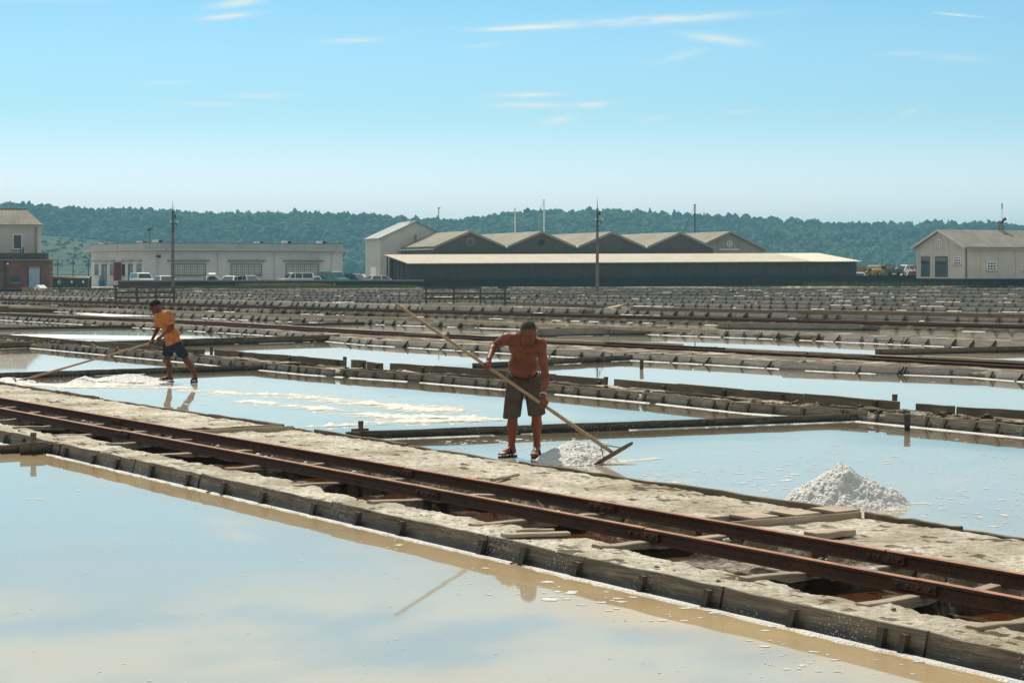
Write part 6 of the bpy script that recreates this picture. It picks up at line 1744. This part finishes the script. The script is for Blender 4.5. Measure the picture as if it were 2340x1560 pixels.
def m_plaid():
    t = NT('orange_plaid'); p = t.pos('obj'); s = t.sep(p); n = t.noise(p, 7, 4)
    def stripes(v, per, w, off=0.0):
        q = t.math('ABSOLUTE', t.math('SUBTRACT', t.math('FRACT', t.math('ADD', t.math('DIVIDE', v, per), off)), 0.5))
        return t.rng(q, w, w + 0.02, 1.0, 0.0)
    c = t.mix(t.rng(n, 0.3, 0.7), (0.33, 0.12, 0.036), (0.43, 0.18, 0.065))
    wobble = t.math('MULTIPLY', n, 0.05)
    x = t.math('ADD', t.math('ADD', s[0], t.math('MULTIPLY', s[1], 0.5)), wobble); z = t.math('ADD', t.math('ADD', s[2], t.math('MULTIPLY', s[0], 0.25)), wobble)
    c = t.mix(t.math('MULTIPLY', stripes(z, 0.15, 0.04), 0.75), c, (0.50, 0.075, 0.05))
    c = t.mix(t.math('MULTIPLY', stripes(x, 0.15, 0.035), 0.6), c, (0.46, 0.08, 0.04))
    c = t.mix(t.math('MULTIPLY', stripes(z, 0.13, 0.05, 0.5), 0.22), c, (0.62, 0.36, 0.12))
    c = t.mix(t.math('MULTIPLY', stripes(x, 0.11, 0.05, 0.5), 0.18), c, (0.62, 0.36, 0.12))
    t.bump(t.noise(t.mapv(p, (1.5, 1.5, 0.5)), 12, 3, 0.6), 0.6, 0.025)
    t.p.inputs['Subsurface Weight'].default_value = 0.2; t.p.inputs['Subsurface Radius'].default_value = (0.03, 0.015, 0.008)
    return t.out(c, 0.85, 0.1)
M['plaid'] = m_plaid()

def head(B, c, up, fw, s=1.0, k=0.015, beard=False):
    """skull, jaw, brow, nose, lips, ears; c the middle of the head, up the crown, fw where the face looks"""
    A = axes(up, np.cross(fw, up)); right, back_, up = A[0], A[1], A[2]; fw = -back_ if (-back_) @ np.array(fw) > 0 else back_
    P_ = lambda r, f, u: np.array(c) + right * r * s + fw * f * s + up * u * s
    B.ell(P_(0, -0.012, 0.035), np.array((0.076, 0.095, 0.088)) * s, np.stack([right, fw, up]), k=k)
    B.ell(P_(0, 0.030, -0.025), np.array((0.062, 0.062, 0.078)) * s, np.stack([right, fw, up]), k=k)
    B.ell(P_(0, 0.052, -0.082), np.array((0.040, 0.034, 0.030)) * s, np.stack([right, fw, up]), k=0.02)       # chin
    for sg in (-1, 1):
        B.cap(P_(sg * 0.058, -0.01, -0.045), P_(sg * 0.030, 0.055, -0.085), 0.022 * s, 0.020 * s, k=0.02)        # jaw
        B.ell(P_(sg * 0.045, 0.058, -0.012), np.array((0.024, 0.018, 0.02)) * s, np.stack([right, fw, up]), k=0.015)  # cheek
        B.cap(P_(sg * 0.012, 0.088, 0.030), P_(sg * 0.045, 0.076, 0.028), 0.011 * s, 0.009 * s, k=0.012)         # brow
        B.ell(P_(sg * 0.080, -0.012, -0.005), np.array((0.010, 0.022, 0.034)) * s, np.stack([right, fw, up]), k=0.006)  # ear
        B.ell(P_(sg * 0.031, 0.094, 0.010), np.array((0.019, 0.017, 0.010)) * s, np.stack([right, fw, up]), op='sub')   # eye socket
        B.ell(P_(sg * 0.031, 0.078, 0.010), np.array((0.013, 0.012, 0.011)) * s, np.stack([right, fw, up]), k=0.003)    # eyeball
    B.cap(P_(0, 0.088, 0.018), P_(0, 0.112, -0.022), 0.009 * s, 0.014 * s, k=0.010)                              # nose
    for sg in (-1, 1): B.ell(P_(sg * 0.013, 0.098, -0.024), np.array((0.009, 0.010, 0.008)) * s, k=0.005)
    B.cap(P_(-0.020, 0.084, -0.050), P_(0.020, 0.084, -0.050), 0.008 * s, 0.008 * s, k=0.006)                    # lips
    B.cap(P_(-0.017, 0.084, -0.061), P_(0.017, 0.084, -0.061), 0.008 * s, 0.008 * s, k=0.006)
    B.cap(P_(-0.024, 0.096, -0.0555), P_(0.024, 0.096, -0.0555), 0.003 * s, op='sub')
    return P_, right, fw, up

# ------------------------------------------------------------------ the bare-chested man in the middle
Y1 = 24.0; O1 = Vector(((1197 - CX) / FPX * Y1, Y1, 0.0))
def A1(px, py, dy):
    Y = Y1 + dy; return np.array(((px - CX) / FPX * Y - O1.x, dy, EYE - (py - HZ) * Y / FPX))
man = empty('person', O1)
tag(man, 'bare-chested grey-haired man in brown shorts bending over a wooden rake', 'person')
B = SDF((-0.62, -0.95, -0.03), (0.42, 0.42, 1.66), 0.0068)
hipL, hipR = A1(1179, 872, 0.06), A1(1217, 872, 0.06)
knL, knR = A1(1172, 946, -0.03), A1(1226, 944, -0.05)
anL, anR = A1(1169, 1020, 0.05), A1(1227, 1017, 0.04)
shL, shR = A1(1158, 775, -0.30), A1(1235, 787, -0.34)
HA, HB = A1(903, 693, -0.30), A1(1399, 1033, -0.85)                     # ends of the rake's handle
hd = HB - HA
def on_handle(px): 
    lo, hi = 0.0, 1.0
    for _ in range(40):
        m = (lo + hi) / 2; q = HA + hd * m; X = (q[0] + O1.x) / (q[1] + Y1) * FPX + CX
        lo, hi = (m, hi) if X < px else (lo, m)
    return HA + hd * lo
gL, gR = on_handle(1113), on_handle(1241)
hdn = hd / np.linalg.norm(hd)
wrL = gL + np.array((0.02, 0.055, 0.075)); wrR = gR + np.array((0.0, 0.05, 0.085))
elL = A1(1129, 789, -0.18); elR = A1(1247, 862, -0.40)
# legs
for hp_, kn, an in ((hipL, knL, anL), (hipR, knR, anR)):
    B.cap(hp_, kn, 0.092, 0.060, k=0.04)
    B.cap(kn, kn * 0.62 + an * 0.38 + np.array((0, 0.025, 0)), 0.056, 0.062, k=0.03)
    B.cap(kn * 0.62 + an * 0.38 + np.array((0, 0.025, 0)), an, 0.058, 0.036, k=0.03)
    B.ell(kn + np.array((0, -0.03, 0.005)), (0.045, 0.035, 0.05), k=0.03)
toeL = np.array((anL[0] - 0.12, anL[1] - 0.17, 0.03)); toeR = np.array((anR[0] - 0.03, anR[1] - 0.22, 0.03))
fL = foot(B, anL, toeL); fR = foot(B, anR, toeR)
# trunk: pelvis, belly, chest; bent forward at the hips
pel = A1(1198, 862, 0.05); bel = A1(1196, 832, -0.09); che = A1(1199, 792, -0.22)
tz = che - pel; tz /= np.linalg.norm(tz); rt_ = axes(tz, shR - shL)
B.ell(pel, (0.175, 0.125, 0.13), rt_, k=0.05)
B.ell(bel + np.array((0.0, -0.035, -0.01)), (0.178, 0.155, 0.15), rt_, k=0.06)
B.ell(che, (0.190, 0.128, 0.185), rt_, k=0.06)
for sg, sh in ((-1, shL), (1, shR)):
    pc = che + (sh - che) * 0.45 + np.array((0, -0.095, -0.035))
    B.ell(pc, (0.082, 0.045, 0.062), rt_, k=0.04)                       # chest muscle
    B.cap(che + tz * 0.11, sh, 0.085, 0.070, k=0.05)
    B.ell(sh, (0.066, 0.066, 0.066), k=0.03)
nk0 = che + tz * 0.17; hc = A1(1207, 762, -0.50)
B.cap(nk0, hc + np.array((0, 0.05, -0.02)), 0.078, 0.062, k=0.04)
B.cap(che + tz * 0.12, nk0 * 0.6 + hc * 0.4, 0.10, 0.07, k=0.05)
# arms
for sh, el, wr in ((shL, elL, wrL), (shR, elR, wrR)):
    B.cap(sh, el, 0.058, 0.043, k=0.03)
    B.ell(sh * 0.55 + el * 0.45 + np.array((0, -0.012, 0)), (0.05, 0.05, 0.07), axes(el - sh, (1, 0.2, 0)), k=0.03)
    m_ = el * 0.7 + wr * 0.3; B.cap(el, m_, 0.043, 0.044, k=0.02); B.cap(m_, wr, 0.043, 0.028, k=0.02)
grip(B, gL, hdn, (-0.35, -0.25, 0.8), wrL, right=True, sc=1.12)
grip(B, gR, hdn, (0.3, -0.75, 0.55), wrR, right=False, sc=1.12)
HF = np.array((-0.04, -0.72, -0.58)); HU = np.array((0.02, -0.50, 0.80))
P_, hr_, hf_, hu_ = head(B, hc, HU, HF, 1.10)
B.mesh('body', M['skin'], man)
# hair: a close-cropped greying cap round the skull
Hh_ = SDF(hc - 0.22, hc + 0.22, 0.006)
Hh_.ell(P_(0, -0.016, 0.040), np.array((0.084, 0.103, 0.095)) * 1.10, np.stack([hr_, hf_, hu_]), k=0)
for sg in (-1, 1): Hh_.cap(P_(sg * 0.074, 0.015, 0.02), P_(sg * 0.072, 0.02, -0.03), 0.014, 0.010, k=0.012)
Hh_.plane(P_(0, 0.055, 0.085), hf_ * 0.9 - hu_ * 0.35)
Hh_.plane(P_(0, -0.02, -0.03), -hu_)
q = Hh_.mesh('hair', M['hair'], man)
me = q.data; cc = np.empty(len(me.vertices) * 3, np.float32); me.vertices.foreach_get('co', cc); cc = cc.reshape(-1, 3)
cc += ((fbm(cc[:, 0] * 60, cc[:, 1] * 60 + cc[:, 2] * 50, 3, 2) - 0.5) * 0.016)[:, None] * np.array(hu_)[None]
me.vertices.foreach_set('co', cc.ravel()); me.update()
mo = SDF(hc - 0.2, hc + 0.2, 0.004)
mo.cap(P_(-0.026, 0.090, -0.046), P_(0.026, 0.090, -0.046), 0.008, k=0); mo.cap(P_(-0.02, 0.082, -0.088), P_(0.02, 0.082, -0.088), 0.012, k=0.005)
for sg in (-1, 1): mo.cap(P_(sg * 0.014, 0.097, 0.033), P_(sg * 0.046, 0.083, 0.032), 0.0055, k=0)
mo.mesh('moustache', plain('dark_hair', (0.06, 0.038, 0.026), 0.7, 0.3, 60), man)
# shorts: wide legs to the knee, open at the hem
S = SDF((-0.34, -0.32, 0.42), (0.32, 0.34, 1.06), 0.0075)
S.ell(pel + np.array((0, 0, -0.02)), (0.192, 0.145, 0.125), rt_, k=0.04)
hems = []
for hp_, kn, ox in ((hipL, knL, -0.012), (hipR, knR, 0.004)):
    e = kn + (kn - hp_) * 0.03 + np.array((ox, 0.01, -0.02))
    S.cap(hp_ + np.array((0, 0, 0.02)), e, 0.112, 0.104, k=0.03); hems.append(e)
for hp_, e in ((hipL, hems[0]), (hipR, hems[1])): S.cap(e + np.array((0, 0, -0.12)), e + np.array((0, 0, 0.05)), 0.098, 0.082, op='sub')
S.plane((0, 0, hems[0][2] + 0.012), (0.12, 0.1, -1.0))
S.plane(bel * 0.45 + pel * 0.55 + tz * 0.045 + np.array((0, -0.05, -0.015)), tz + np.array((0, 0.15, 0)))
sh_o = S.mesh('shorts', M['brown_cloth'], man)
bt = MB(); cB = bel * 0.42 + pel * 0.58 + np.array((0, -0.012, -0.002)); n = 28
pp = []
for i in range(n + 1):
    t = 2 * math.pi * i / n; pp.append(cB + rt_[0] * 0.187 * math.cos(t) + rt_[1] * 0.152 * math.sin(t) + tz * (0.01 + 0.012 * math.sin(t)))
for a, b in zip(pp, pp[1:]): bt.bar(a, b, 0.012, 0.035, up=tz)
bo = bt.build('belt', M['belt'], sh_o)
MB().tube([A1(1211, 850, -0.235), A1(1212, 862, -0.20), A1(1209, 876, -0.165)], [0.012, 0.014, 0.010], 6).build('belt_end', M['belt'], bo)
wt = wrR + (elR - wrR) / np.linalg.norm(elR - wrR) * 0.035; wd = axes(elR - wrR, (1, 0, 0)); wm = MB()
pp = [wt + wd[0] * 0.038 * math.cos(t) + wd[1] * 0.036 * math.sin(t) for t in np.linspace(0, 2 * math.pi, 17)]
for a, b in zip(pp, pp[1:]): wm.bar(a, b, 0.006, 0.022, up=wd[2])
wm = wm.build('wristwatch', M['watch'], man)
MB().box(-0.017, 0.017, -0.006, 0.006, -0.017, 0.017).build('watch_face', M['black'], wm).location = wt + np.array((-0.012, -0.038, 0))
def sandal(par, an, toe, fs):
    f, s_, L = fs; a = np.array((an[0], an[1], 0)); z0 = toe[2] - 0.030
    out = [(-0.075, 0.030), (-0.085, 0.0), (-0.075, -0.030), (0.02, -0.036), (L * 0.75, -0.050), (L + 0.012, -0.040), (L + 0.03, -0.005), (L + 0.018, 0.030), (L * 0.72, 0.048), (0.02, 0.036)]
    m = MB(); n = len(out)
    low = [a + f * x + s_ * y + np.array((0, 0, z0)) for x, y in out]; up_ = [p + np.array((0, 0, 0.020)) for p in low]
    m.add(low + up_, [tuple(range(n))[::-1], tuple(range(n, 2 * n))] + [(i, (i + 1) % n, (i + 1) % n + n, i + n) for i in range(n)])
    # outline may run either way round; normals do not show on an opaque sole
    so_ = m.build('sandal', M['sandal'], par)
    for x, hgt in ((L * 0.55, 0.064), (L * 0.30, 0.082)):
        pp = [a + f * x + s_ * 0.052 * math.cos(t) + np.array((0, 0, z0 + 0.02 + hgt * math.sin(t))) for t in np.linspace(0, math.pi, 9)]
        st = MB()
        for p, q in zip(pp, pp[1:]): st.bar(p, q, 0.022, 0.008, up=f)
        st.build('strap', M['sandal'], so_)
sandal(man, anL, toeL, fL); sandal(man, anR, toeR, fR)
# the rake he holds
rk = empty('salt_rake', O1 + Vector(HB)); tag(rk, 'long wooden rake held by the bare-chested man, its blade on the salt heap', 'rake', 'wooden salt rakes in the workers\' hands')
o_ = Vector(HB)
M['blade'] = wood('blade_wood', (0.10, 0.048, 0.026), (0.20, 0.105, 0.06), bump=0.3)
def rake(rk, HA, HB, o_, bl_a, bl_b, bw, rad=0.0185):
    HA, HB = Vector(HA), Vector(HB); d = (HB - HA).normalized(); L = (HB - HA).length
    MB().tube([HA - o_, HA + d * 0.01 - o_, HA + d * L * 0.33 - o_, HA + d * L * 0.72 - o_, HA + d * L * 0.74 - o_, HB - d * 0.1 - o_, HB - o_], [rad * 0.7, rad, rad * 0.97, rad * 1.02, rad * 1.2, rad * 1.25, rad * 1.05], 10).build('handle', M['handle'], rk, True)
    a, b = Vector(bl_a), Vector(bl_b); x = (b - a).normalized(); nrm = (d - x * d.dot(x)).normalized(); z = nrm.cross(x)
    m = MB(); n = 9; H_ = bw
    vs, fs = [], []
    for i in range(n + 1):
        u = i / n; w_ = H_ * (0.42 + 0.58 * math.sin(math.pi * min(1, max(0, u))) ** 0.6)
        c = a + (b - a) * u
        for (p, q) in ((-0.011, -w_ / 2), (0.011, -w_ / 2), (0.011, w_ / 2), (-0.011, w_ / 2)): vs.append(c + nrm * p + z * q - o_)
    for i in range(n):
        for k in range(4): fs.append((i * 4 + k, i * 4 + (k + 1) % 4, i * 4 + 4 + (k + 1) % 4, i * 4 + 4 + k))
    fs += [(3, 2, 1, 0), tuple(n * 4 + k for k in range(4))]
    m.add(vs, fs); m.build('blade', M['blade'], rk)
    mid = (a + b) / 2
    for sg in (-1, 1):
        MB().tube([HB - d * 0.16 - o_, mid + x * sg * (b - a).length * 0.24 - nrm * 0.012 - o_], 0.006, 6).build('brace', M['stake'], rk)
bA, bB = A1(1358, 1062, -0.97), A1(1445, 1012, -0.72)
rake(rk, HA, HB, o_, bA, bB, 0.10)

# ------------------------------------------------------------------ the man in the orange shirt on the left
Y2 = 40.0; O2 = Vector(((400 - CX) / FPX * Y2, Y2, 0.0))
def A2(px, py, dy):
    Y = Y2 + dy; return np.array(((px - CX) / FPX * Y - O2.x, dy, EYE - (py - HZ) * Y / FPX))
m2 = empty('person', O2)
tag(m2, 'man in a black cap and orange plaid shirt pushing a long rake', 'person')
B = SDF((-0.72, -0.42, -0.03), (0.52, 0.42, 1.66), 0.0068)
hL, hR = A2(385, 793, 0.07), A2(405, 792, -0.07)
kL, kR = A2(382, 820, 0.06), A2(426, 823, -0.06)
aL, aR = A2(388, 861, 0.08), A2(446, 857, -0.04)
for hp_, kn, an in ((hL, kL, aL), (hR, kR, aR)):
    B.cap(hp_, kn, 0.085, 0.058, k=0.04); cf = kn * 0.62 + an * 0.38 + np.array((0.018, 0, 0)); B.cap(kn, cf, 0.053, 0.056, k=0.03); B.cap(cf, an, 0.054, 0.035, k=0.03)
    B.ell(kn + np.array((-0.025, 0, 0)), (0.035, 0.042, 0.05), k=0.03)
tL = np.array((aL[0] - 0.20, aL[1] - 0.03, 0.03)); f2L = foot(B, aL, tL)
# the rear foot stands on its toes, heel lifted
tR = np.array((aR[0] - 0.03, aR[1] - 0.14, 0.03)); f2R = foot(B, aR, tR)
pe = A2(397, 786, 0.0); wa = A2(391, 764, 0.0); ch = A2(377, 733, 0.0); sN, sF = A2(386, 719, -0.17), A2(362, 722, 0.17)
tz2 = ch - pe; tz2 /= np.linalg.norm(tz2); r2 = axes(tz2, sF - sN)
B.ell(pe, (0.165, 0.12, 0.12), r2, k=0.05); B.ell(wa, (0.155, 0.115, 0.16), r2, k=0.05); B.ell(ch, (0.175, 0.12, 0.17), r2, k=0.05)
for sh in (sN, sF): B.cap(ch + tz2 * 0.1, sh, 0.08, 0.066, k=0.05)
hc2 = A2(355.5, 702, 0.0)
B.cap(ch + tz2 * 0.14, hc2 + np.array((0.03, 0, -0.03)), 0.072, 0.058, k=0.04)
RA_, RB_ = A2(366, 777, 0.06), A2(43, 871, -0.25)
r2d = RB_ - RA_; r2n = r2d / np.linalg.norm(r2d)
gN = RA_ + r2n * 0.02 + np.array((0, 0, 0)); gF = RA_ + r2n * 0.17
RA0 = RA_ - r2n * 0.42
wN = gN + np.array((0.045, -0.05, 0.07)); wF = gF + np.array((0.02, 0.03, 0.085))
eN, eF = A2(393, 748, -0.24), A2(360, 751, 0.20)
for sh, el, wr in ((sN, eN, wN), (sF, eF, wF)):
    B.cap(sh, el, 0.055, 0.042, k=0.03); mm = el * 0.7 + wr * 0.3; B.cap(el, mm, 0.042, 0.043, k=0.02); B.cap(mm, wr, 0.042, 0.027, k=0.02)
grip(B, gN, r2n, (0.3, -0.7, 0.6), wN, right=True, sc=1.1); grip(B, gF, r2n, (-0.3, -0.2, 0.8), wF, right=False, sc=1.1)
P2, hr2, hf2, hu2 = head(B, hc2, (-0.30, -0.02, 0.95), (-0.88, -0.22, -0.42), 1.06)
B.mesh('body', M['skin2'], m2)
S = SDF((-0.50, -0.36, 0.50), (0.34, 0.36, 1.52), 0.0075)          # shirt
S.ell(ch + tz2 * 0.01, (0.198, 0.15, 0.19), r2, k=0.05); S.ell(wa, (0.185, 0.15, 0.18), r2, k=0.06); S.ell(pe + tz2 * 0.03, (0.195, 0.15, 0.11), r2, k=0.05)
for sh in (sN, sF): S.cap(ch + tz2 * 0.10, sh, 0.098, 0.086, k=0.05)
for sh, el in ((sN, eN), (sF, eF)): S.cap(sh, sh + (el - sh) * 0.72, 0.084, 0.078, k=0.03)
for sh, el in ((sN, eN), (sF, eF)): S.cap(sh + (el - sh) * 0.66, sh + (el - sh) * 1.1, 0.062, 0.070, op='sub')
S.plane(pe - tz2 * 0.045, -tz2 + np.array((0.1, 0, -0.2)))
S.cap(ch + tz2 * 0.21 + np.array((-0.02, 0, 0)), hc2, 0.072, 0.09, op='sub')
shirt = S.mesh('shirt', M['plaid'], m2)
co2 = MB()
cn = ch * 0.42 + hc2 * 0.58 + np.array((0.035, 0, -0.035)); n = 14
pp = [cn + r2[0] * 0.080 * math.cos(t) + r2[1] * 0.075 * math.sin(t) - tz2 * 0.015 * math.sin(t) for t in np.linspace(0, 2 * math.pi, n + 1)]
for a, b in zip(pp, pp[1:]): co2.bar(a, b, 0.012, 0.045, up=tz2)
co2.build('collar', M['plaid'], shirt)
S = SDF((-0.34, -0.36, 0.40), (0.40, 0.36, 1.0), 0.0075)
S.ell(pe + np.array((0.005, 0, -0.03)), (0.19, 0.145, 0.13), r2, k=0.04)
for hp_, kn in ((hL, kL), (hR, kR)): S.cap(hp_ + np.array((0, 0, 0.02)), hp_ + (kn - hp_) * 0.66, 0.112, 0.105, k=0.03)
for hp_, kn in ((hL, kL), (hR, kR)): S.cap(hp_ + (kn - hp_) * 0.60, hp_ + (kn - hp_) * 1.2, 0.086, 0.094, op='sub')
S.plane(hL + (kL - hL) * 0.66 + np.array((0, 0, -0.015)), (-0.1, 0, -1))
S.mesh('shorts', M['navy_cloth'], m2)
S = SDF(hc2 - 0.24, hc2 + 0.24, 0.006)
S.ell(P2(0, -0.012, 0.046), np.array((0.088, 0.108, 0.092)) * 1.06, np.stack([hr2, hf2, hu2]), k=0); S.plane(P2(0, 0, 0.030), -hu2 - hf2 * 0.12)
cap_o = S.mesh('cap', M['black_cloth'], m2)
bm_ = MB(); bo_ = []
for i in range(9):
    t = math.pi * i / 8; bo_.append((math.cos(t) * 0.078, math.sin(t)))
vs = [P2(x, 0.070 + 0.105 * y, 0.040 - 0.018 * y) for x, y in bo_] + [P2(x, 0.070 + 0.105 * y, 0.048 - 0.018 * y) for x, y in bo_]
bm_.add(vs, [tuple(range(9))[::-1], tuple(range(9, 18))] + [(i, (i + 1) % 9, (i + 1) % 9 + 9, i + 9) for i in range(9)]).build('brim', plain('sunlit_brim', (0.26, 0.21, 0.15), 0.8), cap_o)  # pale colour carries the sunlight on the brim's top
S = SDF(hc2 - 0.22, hc2 + 0.22, 0.006)
S.ell(P2(0, -0.02, 0.03), np.array((0.081, 0.098, 0.092)) * 1.06, np.stack([hr2, hf2, hu2]), k=0); S.plane(P2(0, 0, 0.04), hu2); S.plane(P2(0, 0.02, 0), hf2); S.plane(P2(0, 0, -0.045), -hu2)
S.mesh('hair', M['hair'], m2)
sandal(m2, aL, tL, f2L); sandal(m2, aR, tR, f2R)
rk2 = empty('salt_rake', O2 + Vector(RB_)); tag(rk2, 'long wooden rake held by the man in the orange shirt', 'rake', 'wooden salt rakes in the workers\' hands')
for q in (gN,): pass
rake(rk2, RA0, RB_, Vector(RB_), RB_ + np.array((-0.20, 0.40, 0.025)), RB_ + np.array((0.04, -0.40, 0.025)), 0.13, rad=0.02)

# ================================================================== THE AIR
hz = bpy.data.materials.new('haze_air'); hz.use_nodes = True
nt = hz.node_tree; nt.nodes.remove(nt.nodes['Principled BSDF'])
pv = nt.nodes.new('ShaderNodeVolumePrincipled')
pv.inputs['Color'].default_value = HAZE_C + (1,)
pv.inputs['Density'].default_value = HAZE_D
nt.links.new(pv.outputs[0], nt.nodes['Material Output'].inputs['Volume'])
hb = MB().box(-1700, 1700, -70, 4300, -1.4, 85).build('haze', hz)
tag(hb, 'thin blue summer haze in the air over the pans and the hill', kind='stuff')
